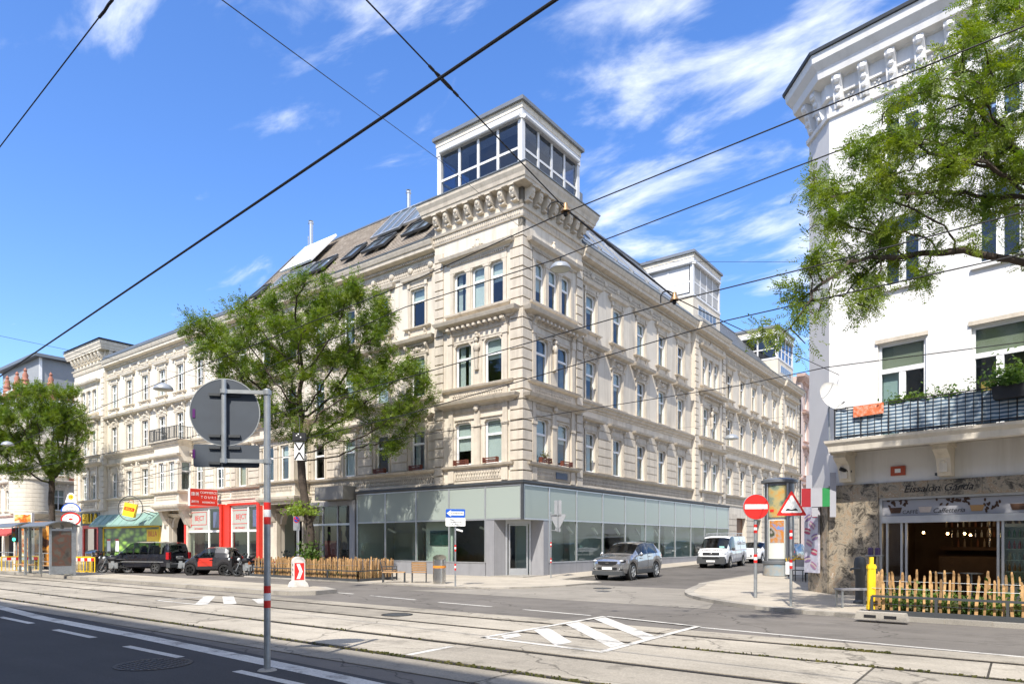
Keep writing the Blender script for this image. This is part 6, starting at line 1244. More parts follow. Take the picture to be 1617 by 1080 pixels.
# 1 foreground sign seen from behind
p = onZ(422, 1058, 0.006); t = thing('traffic_sign', 'large round traffic sign seen from behind on a grey pole in the foreground', 'traffic sign', p, PHI+R(8))
pole(t, 3.83, 0.044, ((2.0,0.30),(0.86,0.30)))
q = MB(); q.lathe([(0.001,0.022),(0.11,0.02),(0.13,0.0)], n=20); obj('base_plate', q, M['kerb'], t)
off = -0.565
q = MB(); q.tube((off,0,2.82),(off,0,3.96),0.036,0.036,12); obj('sign_post', q, M['galv'], t, smooth=40)
for z in (2.86, 3.80): q = MB(); q.bar((off,0.0,z),(0.0,0.0,z),0.035,0.05); q.tube((off,0,z-0.03),(off,0,z+0.03),0.052,0.052,10); q.tube((0,0,z-0.03),(0,0,z+0.03),0.058,0.058,10); obj('arm', q, M['galv'], t)
d_ = disc(0.455, 0.05, 0.062, 48); o = obj('sign_disc', d_, M['signback'], t, (off,0,3.525)); q = MB(); q.lathe([(0.455,0.066),(0.462,0.06),(0.462,0.046),(0.45,0.046)],(0,0,0),(0,1,0),48); obj('rim', q, M['galv'], o, smooth=50)
q = rrect(0.86, 0.31, 0.05, 0.06, 0.03); o2 = obj('additional_panel', q, M['signback'], t, (off+0.02,0,2.93))
for z in (3.76, 3.20, 3.04, 2.83):
    for s in (-1,1): q = MB(); q.box(off+s*0.13-0.075, off+s*0.13+0.075, 0.02, 0.05, z-0.018, z+0.018); obj('clamp', q, M['darkmetal'], t)
for z in (3.5, 2.95): q = MB(); q.box(off-0.42,off-0.385,0.044,0.049,z-0.06,z+0.06); obj('sticker', q, mat('violet_sticker',(0.09,0.01,0.12),0.5), t)
# 2 no entry and uneven road
p = onZ(1193, 943, RZ); t = thing('traffic_sign', 'red no entry sign with a white bar on a banded pole', 'traffic sign', p, PHI-R(6))
pole(t, 3.1, 0.05, ((1.95,0.26),(1.05,0.26)))
o = obj('sign_disc', disc(0.375,-0.075,-0.06,48), M['red'], t, (0.0,0,2.74)); q = MB(); q.box(-0.33,0.33,-0.082,-0.077,-0.065,0.075); obj('white_bar', q, M['white'], o); q = MB(); q.lathe([(0.375,0.08),(0.385,0.07),(0.385,0.055),(0.37,0.055)],(0,0,0),(0,-1,0),48); obj('rim', q, M['alu'], o)
p = onZ(1249, 957, RZ); t = thing('traffic_sign', 'triangular uneven road warning sign with a red border', 'traffic sign', p, PHI-R(8))
pole(t, 2.75, 0.036, ((1.75,0.24),(0.98,0.24)))
def tri(s, y0, y1, cz=0.0):
    hh = s*0.866; pts = []
    for (x, z, a0) in ((s/2-0.043,-hh/3+0.025,-90),(0,hh*2/3-0.05,30),(-s/2+0.043,-hh/3+0.025,150)):
        for k in range(5): a = R(a0+k*30); pts.append((x+0.025*math.cos(a), z+cz+0.025*math.sin(a)))
    return MB().prism(pts, y0, y1, 'y')
o = obj('sign_triangle', tri(0.76,-0.06,-0.045), M['red'], t, (0,0,2.58)); obj('sign_field', tri(0.55,-0.065,-0.061,0.012), M['white'], o)
q = MB(); q.prism([(-0.16,-0.09),(-0.13,-0.05),(-0.09,-0.03),(-0.05,-0.05),(0,-0.065),(0.05,-0.05),(0.09,-0.03),(0.13,-0.05),(0.16,-0.09)],-0.07,-0.066,'y'); obj('bump_symbol', q, M['black'], o)
# 3 one way
p = onZ(719, 925, PZ); t = thing('traffic_sign', 'blue one-way arrow sign with a white panel below, near the litter bin', 'traffic sign', p, PHI+R(12))
pole(t, 3.0, 0.032, ((0.62,0.26),(1.36,0.26)))
o = obj('sign_plate', rrect(0.76,0.33,-0.06,-0.045), M['blue'], t, (0,0,2.85)); q = MB(); q.prism([(-0.35,0.0),(-0.18,0.125),(-0.18,0.075),(0.33,0.075),(0.33,-0.075),(-0.18,-0.075),(-0.18,-0.125)],-0.066,-0.061,'y'); obj('arrow', q, M['white'], o)
obj('lettering', text_mesh('EINBAHN', 0.115, 0.001), M['black'], o, (0.07,-0.068,0))
o = obj('additional_panel', rrect(0.78,0.33,-0.06,-0.045), M['white'], t, (0,0,2.51))
for i, s in enumerate(('ausgenommen','Dienstfahrzeuge','der Bundespolizei')): obj('lettering', text_mesh(s, 0.075, 0.001), M['black'], o, (0,-0.062,0.095-0.095*i))
# 4 pole with plates seen edge-on / from behind at the side street kerb
p = onZ(870, 912, PZ); t = thing('traffic_sign', 'pole with grey sign backs standing before the glazed shop front', 'traffic sign', p, PHI-R(20))
pole(t, 3.15, 0.03, ((0.72,0.24),(1.5,0.24)))
q = MB(); q.bar((0,0,3.05),(0.4,0,3.05),0.03); q.bar((0,0,2.3),(0.4,0,2.3),0.03); obj('arm', q, M['galv'], t)
q = MB(); q.tube((0.34,0,2.25),(0.34,0,3.75),0.028,0.028,10); obj('sign_post', q, M['galv'], t)
o = obj('sign_plate', rrect(0.36,0.78,0.03,0.042), M['alu'], t, (0.34,0,3.36)); q = MB(); q.prism([(-0.05,-0.4),(0.05,-0.4),(0.4,0.3),(0.35,0.36),(-0.35,0.36),(-0.4,0.3)],0.03,0.042,'y'); obj('sign_triangle', q, M['alu'], t, (0.34,0,2.72)); obj('small_plate', rrect(0.26,0.18,0.03,0.04), M['alu'], t, (0.34,0,2.32))
# 5 litter bin, seats
def litter_bin(p, label, h=1.15, r=0.27):
    t = thing('litter_bin', label, 'litter bin', p, PHI)
    q = MB(); n = 28; vs = []; prof = [(r*0.94,0),(r*0.94,0.06),(r,0.07)]
    q.lathe(prof+[(r,h-0.35)], n=n); b = [(r*math.cos(2*math.pi*i/n), r*math.sin(2*math.pi*i/n)) for i in range(n)]
    q.add([(x,y,h-0.35) for x, y in b]+[(x,y,h-0.06+0.22*y/r*0.5) for x, y in b]+[(0,0,h-0.03)], [(i,(i+1) % n,n+(i+1) % n,n+i) for i in range(n)]+[(n+i,n+(i+1) % n,2*n) for i in range(n)])
    obj('body', q, M['steel'], t, smooth=35); q = MB(); q.lathe([(r+0.004,h-0.50),(r+0.004,h-0.40)], n=n); obj('orange_band', q, mat('orange_label',(0.7,0.25,0.03),0.5), t, smooth=40)
litter_bin(onZ(694, 921, PZ), 'round stainless steel litter bin with orange band beside the wooden seats')
def seat(p, rz, label, back=True, w=0.62, group=None):
    t = thing('wooden_seat' if back else 'low_wooden_table', label, 'chair' if back else 'table', p, rz, group)
    for s in (-1,1):
        q = MB()
        for y in (-0.22,0.24): q.bar((s*w/2*0.96,y,0),(s*w/2*0.96,y,0.42),0.045)
        q.bar((s*w/2*0.96,-0.24,0.40),(s*w/2*0.96,0.26,0.40),0.04)
        if back: q.bar((s*w/2*0.96,0.24,0.4),(s*w/2*0.96,0.36,0.86),0.04); q.bar((s*w/2*0.96,-0.22,0.62),(s*w/2*0.96,0.28,0.62),0.035); q.bar((s*w/2*0.96,-0.22,0.4),(s*w/2*0.96,-0.22,0.62),0.035)
        obj('side_frame', q, M['darkmetal'], t)
    for i in range(5): q = MB(); y = -0.24+i*0.115; q.box(-w/2,w/2,y,y+0.095,0.42,0.45); obj('slat', q, M['benchwood'], t)
    if back:
        for i in range(4): z = 0.5+i*0.1; q = MB(); y = 0.265+(z-0.4)*0.26; q.obox((0,y,z+0.04),(w/2,0,0),(0,0.012,0.0),(0,0.01,0.042)); obj('backrest_slat', q, M['benchwood'], t)
seat(onZ(612, 917, PZ)+Vector((-0.5,0.6,0)), PHI+R(80), 'wooden seat facing sideways beside the picket fence')
seat(onZ(622, 919, PZ), PHI+R(5), 'low wooden slatted table between the two seats', False, 0.95)
seat(onZ(662, 919, PZ), PHI+R(186), 'wooden slatted seat seen from behind left of the litter bin')
# 6/7 picket fences with planting
PK = []
for k in range(3):
    q = MB(); rr = random.Random(k); w_ = 0.026; pts = [0,0.35,0.7,0.92,1.0]; vs = []; fs = []
    for i, z in enumerate(pts):
        ox_ = rr.uniform(-0.012,0.012); oy_ = rr.uniform(-0.01,0.01); ww = w_*(1.0 if i < 4 else 0.6)
        vs += [(ox_-ww,oy_-0.016,z),(ox_+ww,oy_-0.02,z),(ox_+ww*0.8,oy_+0.016,z),(ox_-ww*0.9,oy_+0.018,z)]
    for i in range(4):
        for j in range(4): fs.append((i*4+j,i*4+(j+1) % 4,(i+1)*4+(j+1) % 4,(i+1)*4+j))
    fs += [(0,3,2,1),(16,17,18,19)]; q.add(vs, fs); PK.append(q.mesh('picket'))
def picket_line(t, a, b, step, h, var=0.08):
    a = Vector(a); b = Vector(b); L_ = (b-a).length; n_ = int(L_/step); ang = math.atan2(b.y-a.y, b.x-a.x)
    for i in range(n_+1):
        p = a.lerp(b, i/n_)+Vector((random.uniform(-.02,.02),random.uniform(-.015,.015),0)); o = obj('picket', random.choice(PK), M['wood'], t, (p.x,p.y,0.01), ang, sc=(random.uniform(0.75,1.25),1,h+random.uniform(-var,var))); o.rotation_euler = (R(random.gauss(0,1.6)),R(random.gauss(0,2)),ang)
    for z in (0.3*h,0.75*h): q = MB(); q.tube((a.x,a.y-0.025,z),(b.x,b.y-0.025,z),0.005,0.005,5); obj('wire', q, M['galv'], t)
def metal_frame(t, pts, h, m, post=2.2):
    P = [Vector((*p,0)) for p in pts]
    for i in range(len(P)-1):
        q = MB(); q.bar(P[i]+Vector((0,0,h)),P[i+1]+Vector((0,0,h)),0.05); q.bar(P[i]+Vector((0,0,0.05)),P[i+1]+Vector((0,0,0.05)),0.06,0.12); obj('low_rail', q, m, t)
        L_ = (P[i+1]-P[i]).length; n_ = max(1,round(L_/post))
        for k in range(n_+1): c = P[i].lerp(P[i+1],k/n_); q = MB(); q.bar(c,c+Vector((0,0,h)),0.055); obj('rail_post', q, m, t)
FL_, FR_, BR_, BL_ = (-12.0,-6.95), (-3.75,-7.1), (-4.15,-4.75), (-12.0,-4.75)
t = thing('picket_fence', 'split chestnut picket fence round the big tree before the shops', 'fence', (0,0,PZ))
picket_line(t, (*FL_,0), (*FR_,0), 0.105, 0.92); picket_line(t, (*FR_,0), (*BR_,0), 0.11, 0.92); picket_line(t, (*BL_,0), (*BR_,0), 0.125, 0.95); picket_line(t, (*FL_,0), (*BL_,0), 0.13, 0.92)
metal_frame(t, [(-12.2,-7.12),(-3.6,-7.27),(-4.0,-4.6)], 0.45, M['darkmetal'])
def planting(label, x0, x1, y0, y1, z, n, h, seed, col, name='planting'):
    rr = np.random.default_rng(seed); P = np.stack([rr.uniform(x0,x1,n), rr.uniform(y0,y1,n), z+np.abs(rr.normal(0,h,n))],1); A = rr.normal(0,1,(n,3)); A[:,2] = np.abs(A[:,2])+0.5; A /= np.linalg.norm(A,axis=1)[:,None]; B = np.cross(A, rr.normal(0,1,(n,3))); B /= np.linalg.norm(B,axis=1)[:,None]; s = 0.055*rr.uniform(0.5,1.6,(n,1))
    V = np.concatenate([P-A*s,P+B*s*0.45,P+A*s,P-B*s*0.45],1).reshape(-1,3); o = obj(name, np_mesh(name, V, np.arange(4*n).reshape(n,4)), col); tag(o, label, 'plants', kind='stuff'); return o
planting('low mixed green plants inside the left picket fence', -11.8, -4.2, -6.8, -4.9, PZ, 5200, 0.2, 3, M['weed'])
q = MB(); q.box(-12,-4.0,-6.95,-4.7,0.0,PZ+0.05); so = obj('planting_bed', q, M['soil']); so['kind'] = 'structure'
t = thing('picket_fence', 'split chestnut picket fence before the ice-cream parlour at the right', 'fence', (0,0,RZ))
picket_line(t, (16.75,-9.1,0), (24.5,-9.35,0), 0.16, 0.80, 0.06); picket_line(t, (16.75,-9.1,0), (16.8,-7.5,0), 0.13, 0.9); picket_line(t, (16.8,-7.5,0), (24.5,-7.7,0), 0.15, 0.92)
metal_frame(t, [(16.85,-9.25),(24.5,-9.5)], 0.42, M['darkmetal'], 1.35)
planting('leafy plants behind the right picket fence', 16.95, 24, -9.0, -7.7, RZ, 7000, 0.22, 5, M['leafB']); planting('light green grassy plants at the foot of the right picket fence', 17, 24, -9.05, -8.6, RZ, 2600, 0.14, 6, M['weed'])
q = MB(); q.box(16.8,24.5,-9.3,-7.6,0.05,RZ+0.03); so = obj('planting_bed', q, M['soil']); so['kind'] = 'structure'
# 8 yellow barrier post on its concrete foot
p = onZ(1376, 966, RZ+0.03); t = thing('barrier_post', 'yellow plastic barrier post at the end of the right picket fence', 'barrier', (p.x,p.y,RZ), PHI)
q = MB(); q.box(-0.085,0.085,-0.035,0.035,0.1,1.15); q.box(-0.04,0.04,-0.03,0.03,1.15,1.32); q.box(-0.1,0.1,-0.045,0.045,1.05,1.12); q.box(-0.1,0.1,-0.045,0.045,0.1,0.2); obj('post', q, M['yellow'], t); 
for s in (-1,1): q = MB(); q.box(s*0.05-0.012,s*0.05+0.012,-0.045,-0.035,0.2,1.05); obj('rib', q, M['yellow'], t)
p = onZ(1392, 979, 0.05); t = thing('concrete_block', 'grey concrete foot block with two slots under the yellow post', 'block', (p.x,p.y,RZ*0.6), R(-4))
q = MB(); q.prism([(-0.52,0),(0.52,0),(0.47,0.17),(-0.47,0.17)],-0.14,0.14,'y'); o = obj('block', q, M['kerb'], t)
for s in (-0.2,0.2): q = MB(); q.box(s-0.12,s+0.12,-0.15,-0.138,0.05,0.11); obj('slot', q, M['black'], o)
# 9 fountain and stool beside the parlour
p = onZ(1350, 955, RZ)+Vector((0,0.7,0)); t = thing('drinking_fountain', 'dark grey drinking fountain pillar by the parlour corner', 'fountain', p, PHI)
q = MB(); q.lathe([(0.17,0),(0.17,0.05),(0.12,0.1),(0.12,0.75),(0.15,0.8),(0.16,1.1),(0.12,1.25),(0.0,1.3)],n=16); obj('pillar', q, M['darkmetal'], t, smooth=40); q = MB(); q.tube((0,-0.1,0.95),(-0.32,-0.15,0.95),0.035,0.03,8); q.tube((-0.32,-0.15,0.95),(-0.33,-0.15,0.9),0.03,0.03,8); obj('spout', q, M['darkmetal'], t)
p = onZ(1362, 952, RZ)+Vector((0.15,0.9,0)); t = thing('bar_table', 'high round table with two violet bottles beside the fountain', 'table', p); q = MB(); q.tube((0,0,0),(0,0,1.28),0.035,0.035,8); q.lathe([(0,0),(0.2,0),(0.2,0.02),(0,0.03)],n=16); obj('leg', q, M['black'], t); q = MB(); q.lathe([(0,1.28),(0.24,1.28),(0.24,1.31),(0,1.31)],n=20); obj('table_top', q, M['greypanel'], t)
for x in (-0.1,0.08): q = MB(); q.lathe([(0.075,1.31),(0.075,1.5),(0.05,1.52)],(x,0,0),n=10); obj('jar', q, mat('violet_glass',(0.08,0.05,0.12),0.2), t)
p = onZ(1348, 958, RZ); t = thing('metal_stool', 'low grey metal bench by the end of the right picket fence', 'bench', p, PHI+R(4)); q = MB(); q.box(-0.42,0.42,-0.18,0.18,0.44,0.48); obj('seat', q, M['greypanel'], t)
for x, y in ((-0.38,-0.14),(0.38,-0.14),(-0.38,0.14),(0.38,0.14)): q = MB(); q.bar((x,y,0),(x,y,0.44),0.04); obj('leg', q, M['galv'], t)
# 10 advertising pillar
ap = Vector((10.35,6.6,RZ+zg(6.6))); t = thing('advertising_pillar', 'round glazed advertising pillar with posters behind the no entry sign', 'advertising pillar', ap, PHI-R(24))
q = MB(); q.lathe([(0.72,0),(0.72,0.55),(0.74,0.56)], n=36); obj('base', q, mat('grafitti_concrete',(0.33,0.30,0.25),0.9,0.1,2,stain=(0.16,0.30,0.42),stain_amt=0.9,stain_scale=1.3), t, smooth=40)
q = MB(); q.lathe([(0.76,0.56),(0.76,0.68),(0.66,0.7),(0.66,4.35),(0.82,4.4),(0.82,4.52),(0.5,4.62),(0,4.65)], n=36); obj('column', q, M['zinc'], t, smooth=35)
def curved(r, a0, a1, z0, z1, m, nm):
    v = []; n_ = 10
    for i in range(n_+1): a = R(a0+(a1-a0)*i/n_); v += [(r*math.cos(a),r*math.sin(a),z0),(r*math.cos(a),r*math.sin(a),z1)]
    q = MB(); q.add(v,[(2*i,2*i+2,2*i+3,2*i+1) for i in range(n_)]); return obj(nm, q, m, t, smooth=60)
def blotch(name, cols, sc):
    m = bpy.data.materials.new(name); m.use_nodes = True; N = m.node_tree.nodes; L = m.node_tree.links; b = N['Principled BSDF']; b.inputs['Roughness'].default_value = 0.25; g = N.new('ShaderNodeNewGeometry'); n = N.new('ShaderNodeTexNoise'); n.inputs['Scale'].default_value = sc; n.inputs['Detail'].default_value = 3; L.new(g.outputs['Position'], n.inputs['Vector'])
    r = N.new('ShaderNodeValToRGB'); r.color_ramp.interpolation = 'EASE'; e = r.color_ramp.elements; e[0].position = 0.34; e[1].position = 0.66; e[0].color = (*cols[0],1); e[1].color = (*cols[-1],1)
    for i, c in enumerate(cols[1:-1]): x = e.new(0.34+0.32*(i+1)/(len(cols)-1)); x.color = (*c,1)
    L.new(n.outputs[0], r.inputs[0]); L.new(r.outputs[0], b.inputs['Base Color']); return m
curved(0.672,-132,-58,2.75,4.25,blotch('green_orange_print',[(0.10,0.13,0.09),(0.20,0.24,0.17),(0.40,0.33,0.15),(0.5,0.28,0.08)],1.8),'poster'); curved(0.672,-132,-58,0.8,2.65,mat('white_poster',(0.62,0.64,0.58),0.3,0.04,2),'poster'); curved(0.680,-126,-70,1.55,2.6,blotch('people_print',[(0.06,0.07,0.04),(0.35,0.3,0.28),(0.5,0.2,0.04),(0.15,0.25,0.5)],2.2),'poster_picture'); curved(0.680,-124,-108,3.0,3.12,M['red'],'poster_tag')
for a in (-136,-54,-57): q = MB(); q.tube((0.69*math.cos(R(a)),0.69*math.sin(R(a)),0.7),(0.69*math.cos(R(a)),0.69*math.sin(R(a)),4.35),0.03,0.03,6); obj('glazing_bar', q, M['alu'], t)
# 11 stacked bistro furniture round the corner
for i, (dx_, dy_) in enumerate(((12.1,3.2),(12.8,2.6),(12.6,4.4),(13.2,3.6))):
    t = thing('bistro_chair', ('dark bistro chair nearest the poster board','dark bistro chair behind the warning sign pole','dark bistro chair left of the poster board at the back','dark bistro chair by the parlour side wall')[i], 'chair', (dx_,dy_,RZ+zg(dy_)), R(40*i), 'bistro chairs round the corner')
    q = MB(); q.box(-0.22,0.22,-0.22,0.22,0.44,0.47); obj('seat', q, M['darkmetal'], t); q = MB(); q.box(-0.22,0.22,0.2,0.23,0.6,0.9); obj('backrest', q, M['greypanel'], t)
    for x, y in ((-0.2,-0.2),(0.2,-0.2),(-0.2,0.21),(0.2,0.21)): q = MB(); q.bar((x,y,0),(x,y,0.45 if y < 0 else 0.9),0.03); obj('leg', q, M['black'], t)
for i, (dx_, dy_) in enumerate(((11.7,4.6),(12.3,5.6))):
    t = thing('bistro_table', ('bistro table under a pale cloth right of the advertising pillar','dark bistro table behind the pale one')[i], 'table', (dx_,dy_,RZ+zg(dy_))); q = MB(); q.box(-0.4,0.4,-0.4,0.4,0.72,0.75); q.box(-0.41,0.41,-0.41,-0.4,0.2,0.74); obj('table_top', q, M['white'] if i == 0 else M['darkmetal'], t)
    for x, y in ((-0.36,-0.36),(0.36,-0.36),(-0.36,0.36),(0.36,0.36)): q = MB(); q.bar((x,y,0),(x,y,0.72),0.035); obj('leg', q, M['galv'], t)
    leafy('flowers', 120, 0.25, 0.1, 0.08, 0.06, M['yellow'] if i == 0 else M['leafB'], t, (0,0,0.78), 4)
# 12 lit guide bollard on the platform end
p = onZ(471, 926, 0.14); t = thing('guide_bollard', 'white traffic island bollard with a red and white chevron panel', 'bollard', p, PHI+R(28))
q = MB(); q.prism([(-0.34,0),(0.34,0),(0.3,0.14),(0.21,0.22),(0.21,0.95),(0.16,1.06),(0.06,1.1),(-0.06,1.1),(-0.16,1.06),(-0.21,0.95),(-0.21,0.22),(-0.3,0.14)],-0.2,0.2,'y'); obj('body', q, mat('dirty_white_plastic',(0.66,0.64,0.6),0.5,0.08,3,stain=(0.2,0.18,0.15),stain_amt=0.5,stain_scale=4), t)
q = MB(); q.box(-0.17,0.17,-0.206,-0.201,0.26,0.88); pn = obj('red_panel', q, M['red'], t); q = MB(); q.prism([(-0.1,0.3),(0.02,0.3),(0.12,0.57),(0.02,0.84),(-0.1,0.84),(0.0,0.57)],-0.212,-0.207,'y'); obj('chevron', q, M['white'], pn)
q = MB(); rr = random.Random(3)
for k in range(3): z = 0.45+k*0.18; q.path([(-0.214,-0.1+0.05*math.sin(j*2.1+k),z+0.05*math.cos(j*1.7)) for j in range(6)],0.008,4)
obj('graffiti', q, M['black'], t)
# 13 tram stop
def shelter(p, rz, label, advert=True):
    t = thing('tram_shelter', label, 'shelter', p, rz, 'tram stop shelters'); L_ = 3.4; n_ = 10; v = []
    for i in range(n_+1):
        u = i/n_; yy = -0.75+1.5*u; zz = 2.4+0.24*math.sin(math.pi*u); v += [(-L_/2,yy,zz),(L_/2,yy,zz),(-L_/2,yy,zz+0.05),(L_/2,yy,zz+0.05)]
    f = []
    for i in range(n_): a = 4*i; f += [(a,a+1,a+5,a+4),(a+2,a+6,a+7,a+3),(a,a+4,a+6,a+2),(a+1,a+3,a+7,a+5)]
    f += [(0,2,3,1),(4*n_,4*n_+1,4*n_+3,4*n_+2)]; q = MB(); q.add(v,f); obj('roof', q, M['zinc'], t)
    for x in (-L_/2+0.2,0,L_/2-0.2): q = MB(); q.box(x-0.06,x+0.06,0.5,0.62,0,2.52); obj('post', q, M['galv'], t)
    for x in (-L_/2+0.2,): q = MB(); q.box(x-0.05,x+0.05,-0.6,-0.5,0,2.45); obj('post', q, M['galv'], t)
    for a, b in ((-1.45,-0.06),(0.06,1.45)): q = MB(); q.box(a,b,0.55,0.565,0.25,2.3); obj('pane', q, M['shopglass'], t)
    if advert: q = MB(); q.box(L_/2-0.25,L_/2-0.15,-0.5,0.5,0.1,2.3); o = obj('advert_case', q, M['galv'], t); q = MB(); q.box(L_/2-0.15,L_/2-0.14,-0.42,0.42,0.5,2.2); obj('advert', q, blotch('advert_print',[(0.06,0.055,0.05),(0.10,0.085,0.07),(0.14,0.07,0.05),(0.12,0.11,0.09)],2.0), o)
    q = MB(); q.box(-1.2,1.2,0.1,0.45,0.44,0.48); obj('bench', q, M['benchwood'], t)
def sp_(px,py,z=0.0): v = onZ(px,py,z); return (v.x,v.y,z)
shelter(sp_(78,908,0.135), R(0), 'curved-roof tram shelter, the nearer of the two'); shelter(sp_(28,905,0.135), R(0), 'curved-roof tram shelter at the far left', False)
t = thing('tram_stop_sign', 'tram and bus stop sign with stacked oval and half-round plates', 'sign', sp_(113,906,0.135), PHI+R(4)); pole(t, 4.15, 0.045)
def ell(a, b, y0, y1, a0=0, a1=360, n=32): return MB().prism([(a*math.cos(R(a0+(a1-a0)*i/n)), b*math.sin(R(a0+(a1-a0)*i/n))) for i in range(n if a1-a0 == 360 else n+1)], y0, y1, 'y')
o = obj('oval_plate', ell(0.50,0.36,-0.07,-0.05), M['red'], t, (0,0,2.85)); obj('oval_field', ell(0.42,0.28,-0.076,-0.071), M['white'], o)
for s, z in (('STRASSENBAHN',0.13),('HALTESTELLE',-0.15)): obj('lettering', text_mesh(s,0.085,0.001), M['black'], o, (0,-0.078,z))
obj('emblem', ell(0.1,0.05,-0.08,-0.077), M['red'], o)
o = obj('half_round_plate', ell(0.50,0.45,-0.07,-0.05,0,180), M['blue'], t, (0,0,3.25)); obj('field', ell(0.43,0.38,-0.076,-0.071,0,180), M['white'], o, (0,0,0.02))
for s, z in (('AUTOBUS',0.2),('HALTESTELLE',0.06)): obj('lettering', text_mesh(s,0.085,0.001), M['black'], o, (0,-0.08,z))
q = MB().prism([(-0.3,0),(0.3,0),(0.16,0.42),(0.06,0.5),(-0.06,0.5),(-0.16,0.42)],-0.06,-0.05,'y'); o = obj('top_plate', q, M['white'], t, (0,0,3.72)); obj('yellow_disc', disc(0.13,-0.066,-0.061,20,0,0.28), M['yellow'], o); obj('lettering', text_mesh('H',0.2,0.001), M['black'], o, (0,-0.068,0.28))
t = thing('safety_railing', 'thin grey safety railing along the tram platform at the far left', 'railing', (-30,-11.3,0.135))
for i in range(6): q = MB(); q.bar((-6+2.1*i,0,0),(-6+2.1*i,0,1.0),0.05); obj('post', q, M['galv'], t)
for z in (0.5,1.0): q = MB(); q.bar((-6,0,z),(4.5,0,z),0.045); obj('rail', q, M['galv'], t)
def barrier(p, rz, label):
    t = thing('crowd_barrier', label, 'barrier', p, rz, 'yellow barriers at the tram stop'); q = MB()
    for z in (0.12,0.95): q.bar((-0.9,0,z),(0.9,0,z),0.05)
    for x in (-0.9,0.9): q.bar((x,0,0.05),(x,0,0.98),0.05)
    obj('frame', q, M['yellow'], t)
    for i in range(9): q = MB(); q.bar((-0.72+0.18*i,0,0.12),(-0.72+0.18*i,0,0.75),0.025); obj('bar', q, M['yellow'], t)
    for i in range(8): q = MB(); q.box(-0.88+0.22*i,-0.66+0.22*i,-0.02,0.0,0.75,0.95); obj('board_stripe', q, M['red'] if i % 2 else M['white'], t)
    for x in (-0.7,0.7): q = MB(); q.box(x-0.1,x+0.1,-0.3,0.3,0,0.06); obj('foot', q, M['black'], t)
barrier(sp_(128,907), PHI-R(12), 'yellow barrier with red and white board, nearer one at the tram stop'); barrier(sp_(114,905), PHI+R(30), 'yellow barrier with red and white board, farther one at the tram stop'); barrier(sp_(32,904), PHI+R(50), 'yellow barrier standing left beside the food pillar')
litter_bin(onZ(144,903,0.0), 'pale metal litter bin beside the yellow barriers at the left', 1.3, 0.32)
def signal(p, rz, label, h, green):
    t = thing('traffic_light', label, 'traffic light', p, rz); pole(t, h, 0.06)
    q = MB(); q.box(-0.14,0.14,-0.2,0.0,h-0.95,h-0.1); b = obj('housing', q, M['black'], t)
    for k, c in enumerate(((0.3,0.02,0.02),(0.3,0.18,0.02),(0.05,0.9,0.55))): q = disc(0.09,-0.21,-0.2,18,0,h-0.25-0.27*k); obj('lamp', q, emit_mat('signal_green',c,2.5) if (k == 2 and green) else mat('signal_off_%d' % k, tuple(v*0.15 for v in c), 0.3, 0), b)
signal(sp_(26,904), PHI, 'traffic light showing green at the far left', 2.75, True); signal(sp_(46,903), PHI+R(60), 'dark traffic light turned sideways at the far left', 3.0, False)
t = thing('food_poster_pillar', 'tall narrow poster pillar with orange food pictures at the far left', 'poster', sp_(38,902), PHI); q = MB(); q.box(-0.55,0.55,-0.12,0.12,0,3.6); o = obj('board', q, M['white'], t); q = MB(); q.box(-0.5,0.5,-0.13,-0.121,0.3,3.5); obj('print', q, blotch('food_print',[(0.75,0.7,0.62),(0.72,0.45,0.12),(0.5,0.12,0.02),(0.8,0.62,0.4)],1.7), o)
t = thing('food_poster_pillar', 'poster board with orange pizza pictures behind the tram shelter', 'poster', sp_(66,901), PHI); q = MB(); q.box(-0.7,0.7,-0.12,0.12,0,3.2); o = obj('board', q, M['darkmetal'], t); q = MB(); q.box(-0.62,0.62,-0.13,-0.121,0.3,3.1); obj('print', q, blotch('pizza_print',[(0.06,0.03,0.02),(0.5,0.2,0.03),(0.7,0.35,0.1),(0.1,0.05,0.02)],1.9), o)
# 14 parking sign before the grey pillar, red alarm, tram signal
p = onY(469, 825, -0.6); t = thing('traffic_sign', 'blue and red no parking sign on a white plate left of the big tree', 'traffic sign', (p.x,-0.6,PZ), R(20)); pole(t, p.z+0.45, 0.035); o = obj('plate', rrect(0.5,1.0,-0.05,-0.04), M['alu'], t, (0,0,p.z-0.05)); obj('disc', disc(0.22,-0.056,-0.051,28,0,0.2), M['red'], o); obj('disc_field', disc(0.17,-0.062,-0.057,28,0,0.2), M['blue'], o); q = MB(); q.obox((0,-0.066,0.2),(0.15,0,-0.09),(0,0.003,0),(0.02,0,0.03)); obj('bar', q, M['red'], o)
p = onY(473, 690, -12.3); t = thing('tram_signal', 'black and white tram signal with an X plate hanging before the tree', 'tram signal', p, PHI+R(5)); q = MB(); q.box(-0.22,0.22,-0.1,0.1,-0.14,0.14); o = obj('housing', q, M['black'], t)
for x, z in ((-0.08,0.04),(0.06,-0.02),(-0.02,0.09)): obj('lamp', disc(0.025,-0.11,-0.1,10,x,z), M['white'], o)
q = MB(); q.box(-0.17,0.17,-0.04,-0.02,-0.82,-0.18); o = obj('plate', q, M['white'], t)
q = MB(); q.obox((0,-0.045,-0.34),(0.15,0,-0.15),(0,0.002,0),(0.02,0,0.02)); q.obox((0,-0.045,-0.34),(0.15,0,0.15),(0,0.0025,0),(-0.02,0,0.02)); q = MB()
for a, b in (((-0.15,-0.2),(0,-0.46)),((0.15,-0.2),(0,-0.46)),((-0.15,-0.8),(0,-0.54)),((0.15,-0.8),(0,-0.54))): q.bar((a[0],-0.045,a[1]),(b[0],-0.045,b[1]),0.006,0.05,(1,0,0))
